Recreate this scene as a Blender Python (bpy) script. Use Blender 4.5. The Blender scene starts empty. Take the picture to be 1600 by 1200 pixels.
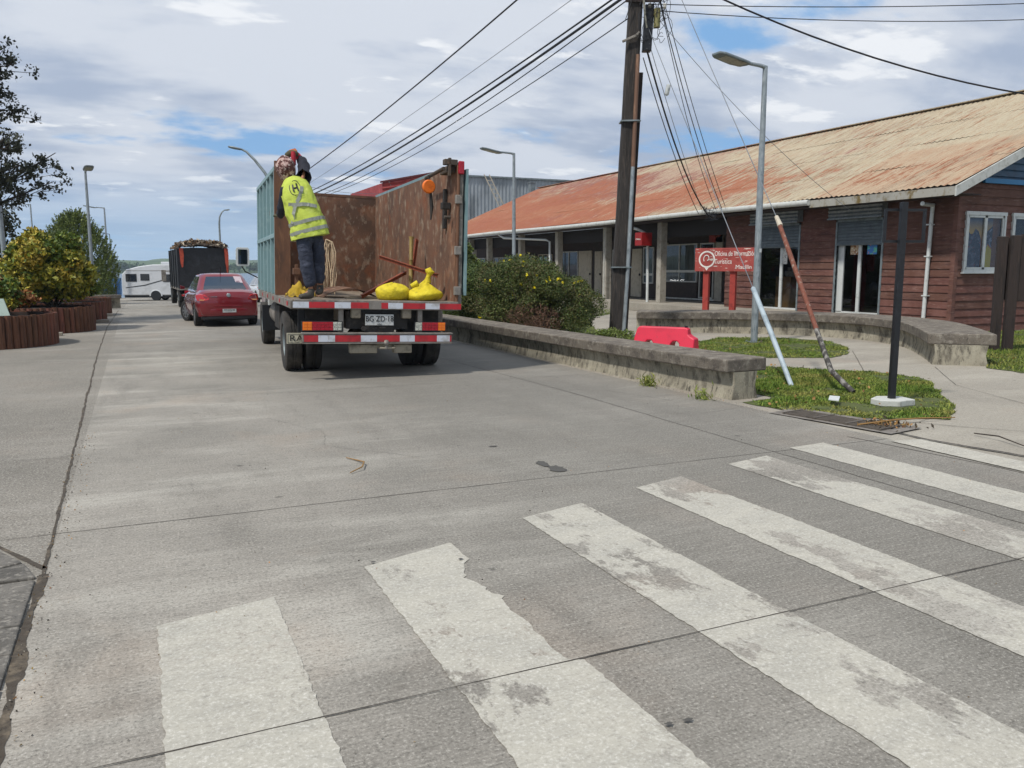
import bpy, math, random
import numpy as np
from mathutils import Vector, Matrix, noise as mnoise
random.seed(7); RNG=np.random.default_rng(7)
sc=bpy.context.scene; COL=sc.collection
R=math.radians
# ---------------- camera maths (a pixel of the 1600x1200 photograph to a point of the place)
FOC=1280.; PIT=math.atan(180/1280.); YAW=math.atan(590*math.cos(PIT)/1280.); HC=1.6
cF=Vector((math.sin(YAW)*math.cos(PIT),math.cos(YAW)*math.cos(PIT),-math.sin(PIT)))
cR=Vector((math.cos(YAW),-math.sin(YAW),0)); cU=cR.cross(cF); cC=Vector((0,0,HC))
def ray(x,y): return cF+cR*((x-800)/FOC)-cU*((y-600)/FOC)
def G(x,y,z=0.): d=ray(x,y); return cC+d*((z-HC)/d.z)
def PX(x,y,X): d=ray(x,y); return cC+d*(X/d.x)
def PY(x,y,Y): d=ray(x,y); return cC+d*(Y/d.y)
def AT(x,y,D): return cC+ray(x,y)*D
# ---------------- materials
def lin(h):
    h=h.lstrip('#'); o=[]
    for i in (0,2,4):
        c=int(h[i:i+2],16)/255.; o.append(c/12.92 if c<=.04045 else ((c+.055)/1.055)**2.4)
    return tuple(o)+(1.,)
class NT:
    def __init__(s,name):
        s.m=bpy.data.materials.new(name); s.m.use_nodes=True; s.n=s.m.node_tree.nodes; s.l=s.m.node_tree.links
        s.b=s.n['Principled BSDF']; s.out=s.n['Material Output']; s.tc=s.n.new('ShaderNodeTexCoord')
    def N(s,t,**k):
        n=s.n.new(t)
        for a,b in k.items(): setattr(n,a,b)
        return n
    def L(s,a,b): s.l.new(a,b)
    def noise(s,scale,stretch=(1,1,1),detail=4,rough=.55,off=0,rot=0,dist=0):
        mp=s.N('ShaderNodeMapping'); mp.inputs['Scale'].default_value=stretch; mp.inputs['Location'].default_value=(off,off*1.3,off*.7)
        mp.inputs['Rotation'].default_value=(0,0,rot) if not isinstance(rot,tuple) else rot
        s.L(s.tc.outputs['Object'],mp.inputs['Vector'])
        n=s.N('ShaderNodeTexNoise'); n.inputs['Scale'].default_value=scale; n.inputs['Detail'].default_value=detail; n.inputs['Roughness'].default_value=rough
        n.inputs['Distortion'].default_value=dist
        s.L(mp.outputs[0],n.inputs['Vector']); return n.outputs['Fac']
    def ramp(s,src,a,b,va=0.,vb=1.):
        m=s.N('ShaderNodeMapRange'); m.inputs[1].default_value=a; m.inputs[2].default_value=b; m.inputs[3].default_value=va; m.inputs[4].default_value=vb
        s.L(src,m.inputs[0]); return m.outputs[0]
    def math(s,op,a,b):
        m=s.N('ShaderNodeMath',operation=op)
        for i,x in enumerate((a,b)):
            if isinstance(x,(int,float)): m.inputs[i].default_value=x
            else: s.L(x,m.inputs[i])
        return m.outputs[0]
    def mix(s,a,b,fac):
        m=s.N('ShaderNodeMix',data_type='RGBA')
        for i,x in ((6,a),(7,b)):
            if isinstance(x,tuple): m.inputs[i].default_value=x
            else: s.L(x,m.inputs[i])
        if isinstance(fac,(int,float)): m.inputs[0].default_value=fac
        else: s.L(fac,m.inputs[0])
        return m.outputs[2]
    def bump(s,h,st=.3,dist=.01):
        b=s.N('ShaderNodeBump'); b.inputs['Strength'].default_value=st; b.inputs['Distance'].default_value=dist
        s.L(h,b.inputs['Height']); s.L(b.outputs[0],s.b.inputs['Normal'])
def mat(name,col,rough=.7,metal=0.,layers=(),bump=None,spec=.5,coat=0.,island=0.):
    """layers: (colour, scale, lo, hi, stretch, strength)"""
    t=NT(name); c=lin(col) if isinstance(col,str) else col
    cur=c
    for i,l in enumerate(layers):
        lc,scl,lo,hi=l[:4]; st=l[4] if len(l)>4 else (1,1,1); k=l[5] if len(l)>5 else 1.
        f=t.ramp(t.noise(scl,st,5,.6,off=i*7.3+1),lo,hi,0,k)
        cur=t.mix(cur,lin(lc),f)
    if island:
        g=t.N('ShaderNodeNewGeometry'); hv=t.N('ShaderNodeHueSaturation')
        f=t.ramp(g.outputs['Random Per Island'],0,1,1-island,1+island); t.L(f,hv.inputs['Value'])
        f2=t.ramp(g.outputs['Random Per Island'],0,1,.5+island*.05,.5-island*.05); t.L(f2,hv.inputs['Hue'])
        if isinstance(cur,tuple): hv.inputs['Color'].default_value=cur
        else: t.L(cur,hv.inputs['Color'])
        cur=hv.outputs[0]
    if isinstance(cur,tuple): t.b.inputs['Base Color'].default_value=cur
    else: t.L(cur,t.b.inputs['Base Color'])
    t.b.inputs['Roughness'].default_value=rough; t.b.inputs['Metallic'].default_value=metal
    t.b.inputs['Specular IOR Level'].default_value=spec; t.b.inputs['Coat Weight'].default_value=coat; t.b.inputs['Coat Roughness'].default_value=.05
    if bump:
        scl,st,di=bump[:3]; t.bump(t.noise(scl,bump[3] if len(bump)>3 else (1,1,1),6,.6,off=3),st,di)
    return t.m
def glassmat(name,tint='0a0d10',alpha=.5,rough=.03):
    t=NT(name); t.n.remove(t.b)
    gl=t.N('ShaderNodeBsdfGlossy'); gl.inputs['Roughness'].default_value=rough; gl.inputs['Color'].default_value=(.9,.95,1,1)
    tr=t.N('ShaderNodeBsdfTransparent'); tr.inputs['Color'].default_value=(alpha,alpha*1.02,alpha*1.02,1)
    fr=t.N('ShaderNodeLayerWeight'); fr.inputs['Blend'].default_value=.5
    fo=t.ramp(t.math('POWER',fr.outputs['Facing'],4.),0,1,.05,.8)
    mx=t.N('ShaderNodeMixShader'); t.L(fo,mx.inputs[0]); t.L(tr.outputs[0],mx.inputs[1]); t.L(gl.outputs[0],mx.inputs[2]); t.L(mx.outputs[0],t.out.inputs[0])
    return t.m
M={}
def concrete(name,base,dark,light,warm,brush=1.,grain=.5,paint=None,wear=None):
    t=NT(name)
    c=t.mix(lin(base),lin(dark),t.ramp(t.noise(.55,(1,1,1),5,.6,1),.42,.68,0,.75))
    c=t.mix(c,lin(light),t.ramp(t.noise(.9,(.5,1.6,1),5,.65,9),.5,.72,0,.8))
    c=t.mix(c,lin(warm),t.ramp(t.noise(.8,(1,1,1),4,.6,23),.56,.72,0,.5))
    # tyre-dark lane band on the right half of the carriageway
    sx=t.N('ShaderNodeSeparateXYZ'); t.L(t.tc.outputs['Object'],sx.inputs[0])
    if name.startswith('road'):
        band=t.math('MULTIPLY',t.ramp(sx.outputs[0],.6,3.2),t.ramp(sx.outputs[0],7.2,5.2))
        band=t.math('MULTIPLY',band,t.ramp(t.noise(.7,(1,.5,1),4,.6,31),.25,.6,.45,.85))
        c=t.mix(c,lin(dark),band)
    if name.startswith('road') or name.startswith('paint'):
        iy=t.math('ADD',t.math('FLOOR',t.math('DIVIDE',t.math('SUBTRACT',sx.outputs[1],.12),5.36),0),t.math('MULTIPLY',t.math('GREATER_THAN',sx.outputs[1],2.8),.37))
        ix=t.math('MULTIPLY',t.math('GREATER_THAN',sx.outputs[0],5.04),.7)
        wnz=t.N('ShaderNodeTexWhiteNoise',noise_dimensions='1D'); t.L(t.math('ADD',iy,ix),wnz.inputs['W'])
        hv=t.N('ShaderNodeHueSaturation'); t.L(t.ramp(wnz.outputs[0],0,1,.9,1.08),hv.inputs['Value']); t.L(c,hv.inputs['Color']); c=hv.outputs[0]
        # oil and tyre grime drawn out along the lane
        c=t.mix(c,lin('66625b'),t.ramp(t.noise(1.3,(1.6,.35,1),6,.7,77),.52,.75,0,.6))
        c=t.mix(c,lin('4a4742'),t.ramp(t.noise(5,(1,.8,1),5,.75,87),.66,.74,0,.5))
    st=t.noise(1.,(3,70,1),5,.7,5)      # broom marks running across the lane
    c=t.mix(c,lin(light),t.ramp(st,.54,.7,0,.4*brush)); c=t.mix(c,lin(dark),t.ramp(st,.46,.32,0,.4*brush))
    gr=t.noise(70,(1,1,1),3,.8,2)
    c=t.mix(c,lin('34322e'),t.ramp(gr,.46,.33,0,.8*grain)); c=t.mix(c,lin('c4c0b6'),t.ramp(gr,.54,.68,0,.7*grain))
    gr2=t.noise(22,(1,1.6,1),3,.7,12)
    c=t.mix(c,lin('55524c'),t.ramp(gr2,.45,.3,0,.6*grain))
    vo=t.N('ShaderNodeTexVoronoi'); vo.inputs['Scale'].default_value=1.6; t.L(t.tc.outputs['Object'],vo.inputs['Vector'])
    c=t.mix(c,lin('3c3a36'),t.ramp(t.math('ADD',vo.outputs['Distance'],t.ramp(t.noise(30,off=4),.3,.7,-.03,.03)),.045,.03,0,.55))
    if paint:
        w=t.noise(wear[0],(1,.5,1),8,.72,wear[2]); m=t.ramp(w,wear[1],wear[1]+.035,0.,1.)
        big=t.ramp(t.noise(.8,(1,1,1),3,.5,wear[2]+5),.30,.62,.0,1.)
        wp=t.math('MULTIPLY',t.ramp(t.noise(26,(1,.6,1),5,.8,53),.5,.6),t.ramp(t.noise(1.1,(1,.5,1),3,.6,63),.45,.65)); m=t.math('MULTIPLY',m,t.math('SUBTRACT',1.,t.math('MULTIPLY',wp,.8)))
        # dirty, scuffed thermoplastic
        pc=t.mix(lin(paint),lin('8f8d86'),t.ramp(t.noise(2.2,(1,2.2,1),7,.75,17),.42,.72,0,.55))
        pc=t.mix(pc,lin('6f6c66'),t.ramp(t.noise(9,(1,3,1),6,.78,27),.55,.7,0,.4))
        pc=t.mix(pc,lin('e0ded6'),t.ramp(gr,.53,.66,0,.4))
        pc=t.mix(pc,lin('77746e'),t.ramp(gr2,.43,.31,0,.3))
        pc=t.mix(pc,lin('6a6760'),t.ramp(gr,.42,.34,0,.3))
        c=t.mix(c,pc,m)
    t.L(c,t.b.inputs['Base Color']); t.b.inputs['Roughness'].default_value=.85; t.b.inputs['Specular IOR Level'].default_value=.25
    h=t.math('ADD',t.math('MULTIPLY',gr,.6),t.math('MULTIPLY',st,.5*brush)); t.bump(h,.1 if paint else .25,.0015)
    return t.m
# ---------------- mesh builder
class MB:
    def __init__(s,xf=None): s.v=[]; s.f=[]; s.m=[]; s.xf=xf; s.sm=[]
    def add(s,vs,fs,m=0):
        b=len(s.v); s.v+= [tuple(s.xf(Vector(p))) if s.xf else tuple(p) for p in vs]
        for f in fs: s.f.append(tuple(i+b for i in f)); s.m.append(m)
        return s
    def hexa(s,p,m=0): return s.add(p,[(0,3,2,1),(4,5,6,7),(0,1,5,4),(1,2,6,5),(2,3,7,6),(3,0,4,7)],m)
    def box(s,x0,x1,y0,y1,z0,z1,m=0):
        return s.hexa([(x0,y0,z0),(x1,y0,z0),(x1,y1,z0),(x0,y1,z0),(x0,y0,z1),(x1,y0,z1),(x1,y1,z1),(x0,y1,z1)],m)
    def obox(s,c,size,rot=None,m=0):
        c=Vector(c); rot=rot or Matrix(); h=[Vector((a*size[0]/2,b*size[1]/2,d*size[2]/2)) for a,b,d in ((-1,-1,-1),(1,-1,-1),(1,1,-1),(-1,1,-1),(-1,-1,1),(1,-1,1),(1,1,1),(-1,1,1))]
        return s.hexa([c+rot.to_3x3()@k for k in h],m)
    def bar(s,a,b,w,h,m=0,up=(0,0,1)):
        a=Vector(a); b=Vector(b); d=(b-a).normalized(); u=Vector(up)
        if abs(d.dot(u))>.98: u=Vector((1,0,0))
        x=d.cross(u).normalized()*w/2; y=x.cross(d).normalized()*h/2
        return s.hexa([a-x-y,a+x-y,b+x-y,b-x-y,a-x+y,a+x+y,b+x+y,b-x+y],m)
    def tube(s,pts,r,n=8,m=0,cap=True):
        pts=[Vector(p) for p in pts]; k=len(pts); rr=r if isinstance(r,(list,tuple)) else [r]*k
        vs=[]; prev=None
        for i,p in enumerate(pts):
            d=(pts[min(i+1,k-1)]-pts[max(i-1,0)])
            d=d.normalized() if d.length>1e-9 else Vector((0,0,1))
            if prev is None: a=d.cross(Vector((0,0,1)) if abs(d.z)<.9 else Vector((1,0,0))).normalized()
            else: a=(prev-d*prev.dot(d)).normalized()
            prev=a; b=d.cross(a)
            for j in range(n):
                t=2*math.pi*j/n; vs.append(p+(a*math.cos(t)+b*math.sin(t))*rr[i])
        fs=[(i*n+j,i*n+(j+1)%n,(i+1)*n+(j+1)%n,(i+1)*n+j) for i in range(k-1) for j in range(n)]
        if cap: fs+=[tuple(range(n))[::-1],tuple((k-1)*n+j for j in range(n))]
        return s.add(vs,fs,m)
    def lathe(s,prof,c=(0,0,0),axis='z',n=24,m=0,cap=False):
        vs=[];k=len(prof); c=Vector(c)
        for r,h in prof:
            for j in range(n):
                t=2*math.pi*j/n; a,b=r*math.cos(t),r*math.sin(t)
                vs.append(c+(Vector((a,b,h)) if axis=='z' else Vector((h,a,b)) if axis=='x' else Vector((b,h,a))))
        fs=[(i*n+j,i*n+(j+1)%n,(i+1)*n+(j+1)%n,(i+1)*n+j) for i in range(k-1) for j in range(n)]
        if cap: fs+=[tuple(range(n))[::-1],tuple((k-1)*n+j for j in range(n))]
        return s.add(vs,fs,m)
    def loft(s,rings,m=0,cap=True,close=True):
        n=len(rings[0]); k=len(rings); vs=[p for r in rings for p in r]
        rng=range(n) if close else range(n-1)
        fs=[(i*n+j,i*n+(j+1)%n,(i+1)*n+(j+1)%n,(i+1)*n+j) for i in range(k-1) for j in rng]
        if cap: fs+=[tuple(range(n))[::-1],tuple((k-1)*n+j for j in range(n))]
        return s.add(vs,fs,m)
    def prism(s,poly,vec,m=0):
        n=len(poly); vec=Vector(vec); vs=[Vector(p) for p in poly]; vs+=[p+vec for p in vs]
        fs=[tuple(range(n))[::-1],tuple(range(n,2*n))]+[(i,(i+1)%n,(i+1)%n+n,i+n) for i in range(n)]
        return s.add(vs,fs,m)
    def build(s,name,mats,parent=None,smooth=None,bevel=0,sub=0,loc=None,rot=None,recalc=True):
        me=bpy.data.meshes.new(name); me.from_pydata(s.v,[],s.f); me.update()
        if not isinstance(mats,(list,tuple)): mats=[mats]
        for x in mats: me.materials.append(x)
        if len(mats)>1: me.polygons.foreach_set('material_index',s.m)
        if recalc:
            import bmesh
            b=bmesh.new(); b.from_mesh(me); bmesh.ops.recalc_face_normals(b,faces=b.faces); b.to_mesh(me); b.free()
        if smooth is not None:
            me.polygons.foreach_set('use_smooth',[True]*len(me.polygons)); me.set_sharp_from_angle(angle=R(smooth))
        o=bpy.data.objects.new(name,me); COL.objects.link(o)
        if parent: o.parent=parent
        if loc: o.location=loc
        if rot: o.rotation_euler=rot
        if bevel:
            bv=o.modifiers.new('bevel','BEVEL'); bv.width=bevel; bv.segments=2; bv.limit_method='ANGLE'; bv.angle_limit=R(40)
        if sub:
            q=o.modifiers.new('sub','SUBSURF'); q.levels=sub; q.render_levels=sub
        return o
def tag(o,label=None,cat=None,group=None,kind=None):
    if label: o['label']=label
    if cat: o['category']=cat
    if group: o['group']=group
    if kind: o['kind']=kind
    return o
def thing(name,loc,label,cat,rz=0.,group=None):
    o=bpy.data.objects.new(name,None); COL.objects.link(o); o.location=loc; o.rotation_euler=(0,0,rz); o.empty_display_size=.2
    return tag(o,label,cat,group)
def struct(name,mb,m,**k): return tag(mb.build(name,m,**k),kind='structure')
def text(name,body,size,m,parent,loc,rot,ext=.002,align='CENTER',sx=1.):
    c=bpy.data.curves.new(name,'FONT'); c.body=body; c.size=size; c.extrude=ext; c.align_x=align; c.align_y='CENTER'
    t=bpy.data.objects.new(name,c); COL.objects.link(t)
    dg=bpy.context.evaluated_depsgraph_get(); me=bpy.data.meshes.new_from_object(t.evaluated_get(dg)); bpy.data.objects.remove(t)
    me.materials.clear(); me.materials.append(m); me.name=name
    o=bpy.data.objects.new(name,me); COL.objects.link(o); o.parent=parent; o.location=loc; o.rotation_euler=rot; o.scale=(sx,1,1); return o
# ---------------- leaf clouds
def leafmesh(name,P,size,m,parent=None,aspect=1.8,up=.0,N=None,seed=1,fold=0.,midx=None):
    """P (n,3) centres; every leaf is one small four-sided face"""
    g=np.random.default_rng(seed); n=len(P); size=np.broadcast_to(size,(n,))*g.uniform(.65,1.35,n)
    d=g.normal(size=(n,3)); d[:,2]+=up
    if N is not None: d+=N*1.0
    d/=np.linalg.norm(d,axis=1,keepdims=True)
    q=g.normal(size=(n,3)); e=np.cross(d,q); e/=np.linalg.norm(e,axis=1,keepdims=True)+1e-9
    a=d*(size*aspect*.5)[:,None]; b=e*(size*.5)[:,None]
    V=np.stack([P-a,P-a*.1+b,P+a,P-a*.1-b],1).reshape(-1,3)
    me=bpy.data.meshes.new(name); me.vertices.add(4*n); me.vertices.foreach_set('co',V.ravel().astype(np.float32))
    me.loops.add(4*n); me.loops.foreach_set('vertex_index',np.arange(4*n,dtype=np.int32))
    me.polygons.add(n); me.polygons.foreach_set('loop_start',np.arange(0,4*n,4,dtype=np.int32)); me.polygons.foreach_set('loop_total',np.full(n,4,dtype=np.int32))
    ms=m if isinstance(m,(list,tuple)) else [m]
    for x in ms: me.materials.append(x)
    if midx is not None: me.polygons.foreach_set('material_index',np.asarray(midx,dtype=np.int32))
    me.update(calc_edges=True); o=bpy.data.objects.new(name,me); COL.objects.link(o)
    if parent: o.parent=parent
    return o
def clumps(cs,n,g,shell=.55,jit=.0):
    """cs: list of (x,y,z,rx,ry,rz). returns points near the shells of the clumps + outward dirs"""
    cs=np.array(cs,float); vol=(cs[:,3]*cs[:,4]*cs[:,5])**(2/3); k=g.choice(len(cs),n,p=vol/vol.sum())
    d=g.normal(size=(n,3)); d/=np.linalg.norm(d,axis=1,keepdims=True)
    r=(shell+(1-shell)*g.random(n)**.6)[:,None]+g.normal(0,.07,size=(n,1))
    P=cs[k,:3]+d*r*cs[k,3:6]+g.normal(0,1,(n,3))*jit
    return P,d,k
# ---------------- shared materials
M['galv']=mat('galvanised steel','8f989c',.5,.35,[('6f777b',6,.45,.7),('a5acae',30,.5,.7,(1,1,.2))],bump=(60,.1,.002))
M['galvd']=mat('weathered galvanised steel','7d878a',.55,.3,[('606869',5,.45,.7)])
M['black']=mat('black painted steel','16181c',.45,0,[('26282c',8,.5,.8)])
M['rubber']=mat('tyre rubber','1b1b1b',.85,0,[('3a3733',5,.5,.8),('292826',40,.5,.7)],bump=(90,.2,.003))
M['rubberd']=mat('dusty tyre rubber','232221',.9,0,[('4e4a44',4,.42,.75),('33302d',30,.5,.7)],bump=(90,.2,.003))
M['cable']=mat('black cable sheath','15171c',.6)
M['cableg']=mat('grey steel wire','7a7e82',.5,.4)
M['rust']=mat('rusted sheet steel','6f5140',.85,.05,[('584438',1.3,.4,.62,(1,1,.8)),('85624c',3.2,.5,.7,(1,1,.8)),('9a8b78',5,.54,.68,(1.6,1.6,.9),.8),('7c4a30',2,.55,.72),('2f2521',14,.6,.74,(1.6,1.6,.5),.8),('93867a',26,.64,.74,(3,3,.35),.8)],bump=(22,.35,.006),spec=.3)
M['rust2']=mat('warm rusted post','6b4a35',.8,.05,[('50392c',4,.45,.65,(1,1,.4)),('8a6446',8,.55,.75,(2,2,.3))],bump=(30,.3,.004))
M['teal']=mat('worn pale blue truck paint','6f8a8d',.5,0,[('86a0a2',3,.5,.75),('50676b',7,.55,.75,(2,2,.4)),('6b4b38',12,.66,.74,(1,1,.5),.8)],bump=(20,.1,.003))
M['teal2']=mat('pale blue rib paint','7c979a',.5,0,[('91a9aa',5,.5,.7),('6a4d3c',10,.64,.74,(1,1,.4),.8)])
M['chassis']=mat('dusty black chassis','2a2826',.8,0,[('4d463e',6,.5,.75),('191817',14,.5,.7)],bump=(40,.2,.004))
M['greysteel']=mat('dusty grey steel','827d76',.65,.2,[('5b554e',6,.45,.7),('9d978d',16,.55,.75)],bump=(40,.15,.003))
M['red']=mat('red reflective tape','b0212a',.5,0,[('8a1d22',7,.45,.7),('6b4540',16,.58,.75,(1,1,.6),.7)])
M['white']=mat('white reflective tape','c2c7cf',.5,0,[('9c9b97',7,.5,.72),('7d766c',16,.6,.76,(1,1,.6),.7)])
M['orangel']=mat('orange lens','e2761a',.25)
M['redl']=mat('red lens','a8162a',.2,0,[('8a0f20',60,.5,.55)])
M['whitel']=mat('clear lens','bfc0b4',.25,0,[('90918a',60,.5,.55)])
M['ylw']=mat('yellow woven plastic sack','c9b51c',.8,0,[('dccb34',6,.5,.75),('a08c18',9,.52,.72)],bump=(13,1.,.03))
M['rope']=mat('pale rope','c2ad90',.9,0,[('9b8466',40,.5,.7)])
M['bamboo']=mat('yellow bamboo','9a854e',.6,0,[('6f5c34',10,.5,.7,(1,1,.3))])
M['angle']=mat('red oxide steel angle','7a3a22',.7,.1,[('532818',12,.5,.7),('97512f',20,.55,.75)])
M['conc_wall']=mat('stained old concrete','918b7b',.9,0,[('aaa492',3,.45,.7),('5f5a50',4,.48,.66,(1.5,1.5,.6)),('2f2c28',7,.57,.68,(2.2,2.2,.5),.8),('3a3731',17,.58,.7,(2,2,.7),.6),('b3ad9c',40,.6,.75)],bump=(45,.55,.012),spec=.2)
M['conc_cap']=mat('dark lichened concrete','736c62',.92,0,[('56504a',4,.42,.66),('8f897e',11,.52,.72),('35312e',18,.58,.74,(1.6,1.6,.6),.85),('b0ab9e',60,.62,.74)],bump=(50,.6,.012),spec=.2)
M['path']=concrete('path concrete','979185','827c72','a9a396','9c8e80',.25,.5)
M['road']=concrete('road concrete','8d887f','6b6861','a8a49a','97897a',1.,.75)
M['apron']=concrete('apron concrete','817c73','6c6860','928d84','84796d',.3,.95)
M['joint']=mat('dirt filled joint','3d3832',.95,0,[('5a544a',30,.5,.7)],bump=(60,.5,.01))
M['kerbd']=mat('dark kerb block','6d6962',.95,0,[('4b4843',4,.42,.68),('8a857c',30,.52,.68),('3a3835',60,.56,.7)],bump=(60,.6,.01))
M['soil']=mat('dirt','453e35',.95,0,[('6e6353',12,.5,.7),('3a3229',30,.5,.7)],bump=(30,.6,.02))
M['grassb']=mat('grass ground','4c5228',.95,0,[('55602a',3,.45,.7),('2c3a16',9,.5,.7),('6a6038',20,.6,.75)],bump=(60,.8,.02))
M['blade']=mat('grass blades','688035',.7,0,[('8a8a4a',1.3,.42,.64),('4a6222',4,.5,.7),('a08d55',9,.60,.7)],island=.45,spec=.2)
M['dryleaf']=mat('dry leaves','9a7a45',.8,0,[('6b4a28',9,.5,.6)],island=.4)
M['twig']=mat('dry twig','8a6a3e',.85)
M['bark']=mat('dark bark','3b332c',.95,0,[('241f1b',12,.5,.7)],bump=(20,.6,.02))
M['wht']=mat('white painted timber','b9bbb6',.6,0,[('95958c',8,.5,.75),('74705f',14,.62,.76,(1,1,.4))])
M['whtp']=mat('white plastic','c4c8c6',.4,0,[('9a9c98',9,.55,.8)])
M['pillar']=mat('grey painted pillar','a09b90',.8,0,[('837d72',5,.45,.7),('b0aca0',18,.55,.75)],bump=(30,.2,.005))
M['siding']=mat('red brown painted clapboard','5d3c31',.85,0,[('6d4c42',2,.42,.68,(1,1,.5)),('4c302a',5,.5,.7,(.4,.4,2)),('83695f',9,.56,.72,(.5,.5,3),.7)],bump=(50,.12,.003,(.3,.3,3)),island=.13)
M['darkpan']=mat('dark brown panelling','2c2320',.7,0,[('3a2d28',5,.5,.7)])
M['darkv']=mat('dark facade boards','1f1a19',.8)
M['shutter']=mat('grey steel roller shutter','565f63',.5,.2,[('485054',5,.45,.7),('6a7376',9,.55,.75,(1,.4,1))])
M['corrg']=mat('grey corrugated iron','7b8183',.5,.35,[('62696b',4,.45,.7),('8e9594',12,.5,.7)])
M['beige']=mat('beige painted door','b5ac9a',.65,0,[('958d7d',6,.5,.75)])
M['glass']=glassmat('window glass',alpha=.62)
M['dark']=mat('dark interior','0b0a0a',.9)
M['inter']=mat('dim interior wall','2a2420',.9)
M['woodc']=mat('plywood counter','7d5d36',.6,0,[('5f4426',5,.5,.7,(1,1,.3))])
M['curtain']=mat('pale curtain','7f8786',.9,0,[('5e6666',14,.45,.65,(1,3,.05))])
M['signred']=mat('red sign paint','8d2a22',.6,0,[('7a241d',6,.5,.7)])
M['signredp']=mat('peeling red sign paint','a2463e',.65,0,[('8a362f',5,.5,.7),('cfc6ba',9,.60,.63,(.35,.35,2.2)),('d6cdc0',4,.66,.69,(.5,.5,4))],bump=(20,.3,.004))
M['lett']=mat('white lettering','e4ded6',.6)
M['letk']=mat('black lettering','111111',.6)
M['plw']=mat('plate white','b8bab8',.5,0,[('92938f',30,.5,.7)])
M['wooddark']=mat('dark weathered timber','2f2622',.9,0,[('1d1816',8,.5,.7,(2,2,.3)),('46392f',20,.58,.75,(3,3,.2))],bump=(30,.5,.01,(2,2,.2)))
M['polew']=mat('creosoted pole timber','34302d',.92,0,[('211e1c',7,.45,.68,(2,2,.25)),('574d46',14,.55,.74,(3,3,.2)),('8b8379',50,.70,.78,(1,1,.5))],bump=(25,.8,.02,(2,2,.2)))
M['condb']=mat('rusty brown conduit','6d5140',.7,.1,[('8c6c55',10,.5,.7,(1,1,.3))])
M['guyr']=mat('rusty guard pipe','744434',.8,.1,[('96897d',9,.56,.66,(2.5,2.5,.3),.8),('56301f',14,.52,.7)])
M['guyd']=mat('dark guard sleeve','3d3a37',.8,0,[('83807a',16,.5,.6,(1,1,.4))])
M['stakes']=mat('red brown half logs','6a4230',.85,0,[('452c20',7,.45,.68,(3,3,.3)),('7a5140',14,.55,.75,(3,3,.25)),('8a7c70',20,.66,.76,(3,3,.3))],bump=(30,.5,.01,(3,3,.2)),island=.25)
M['barrier']=mat('red plastic barrier','cf1c3e',.5,0,[('ab1633',3,.45,.75),('8a3a42',9,.6,.78)])
M['hvis']=mat('high visibility vest','b5c44e',.85,0,[('a0b03e',5,.5,.75),('c4d06c',11,.55,.75)],bump=(9,.6,.03))
M['tapeg']=mat('silver reflective band','8e9288',.4,.1,[('7b7f76',20,.5,.7)])
M['navy']=mat('dark navy sweater','1f212c',.9,0,[('171922',9,.5,.7)],bump=(14,.6,.02))
M['trous']=mat('slate work trousers','343a4a',.9,0,[('262b39',6,.45,.7),('4f5464',7,.55,.72)],bump=(9,1.,.05,(1,1,1.8)))
M['boot']=mat('dusty work boot','45423b',.85,0,[('2c2a26',10,.5,.7)],bump=(30,.3,.005))
M['skin']=mat('skin','9b6a4c',.6)
M['hood']=mat('patterned cap cloth','5a3732',.9,0,[('b79a92',16,.50,.54),('3a2220',19,.58,.61),('cdbfb4',23,.60,.63)],bump=(12,.6,.02))
M['glove']=mat('orange work glove','b3622c',.8,0,[('8a3a1c',20,.5,.6)])
M['gloved']=mat('dark olive work glove','4a4630',.85)
M['cuff']=mat('red glove cuff','a62433',.8)
# ---------------- world
w=bpy.data.worlds.new('World'); sc.world=w; w.use_nodes=True; wn=w.node_tree.nodes; wl=w.node_tree.links; wn.clear()
SUN_EL=R(56); SUN_AZ=R(-112)   # azimuth measured from +Y (the road) clockwise: the sun stands to the left and a little behind
def WN(t,**k):
    n=wn.new(t)
    for a,b in k.items(): setattr(n,a,b)
    return n
sky=WN('ShaderNodeTexSky',sky_type='NISHITA',sun_disc=False,sun_elevation=SUN_EL,sun_rotation=SUN_AZ,air_density=1.0,dust_density=.4,ozone_density=2.)
tc=WN('ShaderNodeTexCoord'); sp=WN('ShaderNodeSeparateXYZ'); wl.new(tc.outputs['Generated'],sp.inputs[0])
def wm(op,a,b=0.):
    m=WN('ShaderNodeMath',operation=op)
    for i,x in enumerate((a,b)):
        if isinstance(x,(int,float)): m.inputs[i].default_value=x
        else: wl.new(x,m.inputs[i])
    return m.outputs[0]
def wr(src,a,b,va=0.,vb=1.):
    m=WN('ShaderNodeMapRange',interpolation_type='SMOOTHSTEP'); m.inputs[1].default_value=a; m.inputs[2].default_value=b; m.inputs[3].default_value=va; m.inputs[4].default_value=vb
    wl.new(src,m.inputs[0]); return m.outputs[0]
def wnoise(v,scale,stretch,off,detail=6,rough=.55,dist=0.):
    mp=WN('ShaderNodeMapping'); mp.inputs['Scale'].default_value=stretch; mp.inputs['Location'].default_value=off; wl.new(v,mp.inputs['Vector'])
    n=WN('ShaderNodeTexNoise'); n.inputs['Scale'].default_value=scale; n.inputs['Detail'].default_value=detail; n.inputs['Roughness'].default_value=rough; n.inputs['Distortion'].default_value=dist
    wl.new(mp.outputs[0],n.inputs['Vector']); return n.outputs['Fac']
def wmix(a,b,f):
    m=WN('ShaderNodeMix',data_type='RGBA')
    for i,x in ((6,a),(7,b)):
        if isinstance(x,tuple): m.inputs[i].default_value=x
        else: wl.new(x,m.inputs[i])
    if isinstance(f,(int,float)): m.inputs[0].default_value=f
    else: wl.new(f,m.inputs[0])
    return m.outputs[2]
zz=wm('MAXIMUM',sp.outputs[2],0.); den=wm('ADD',zz,.13)
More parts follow.
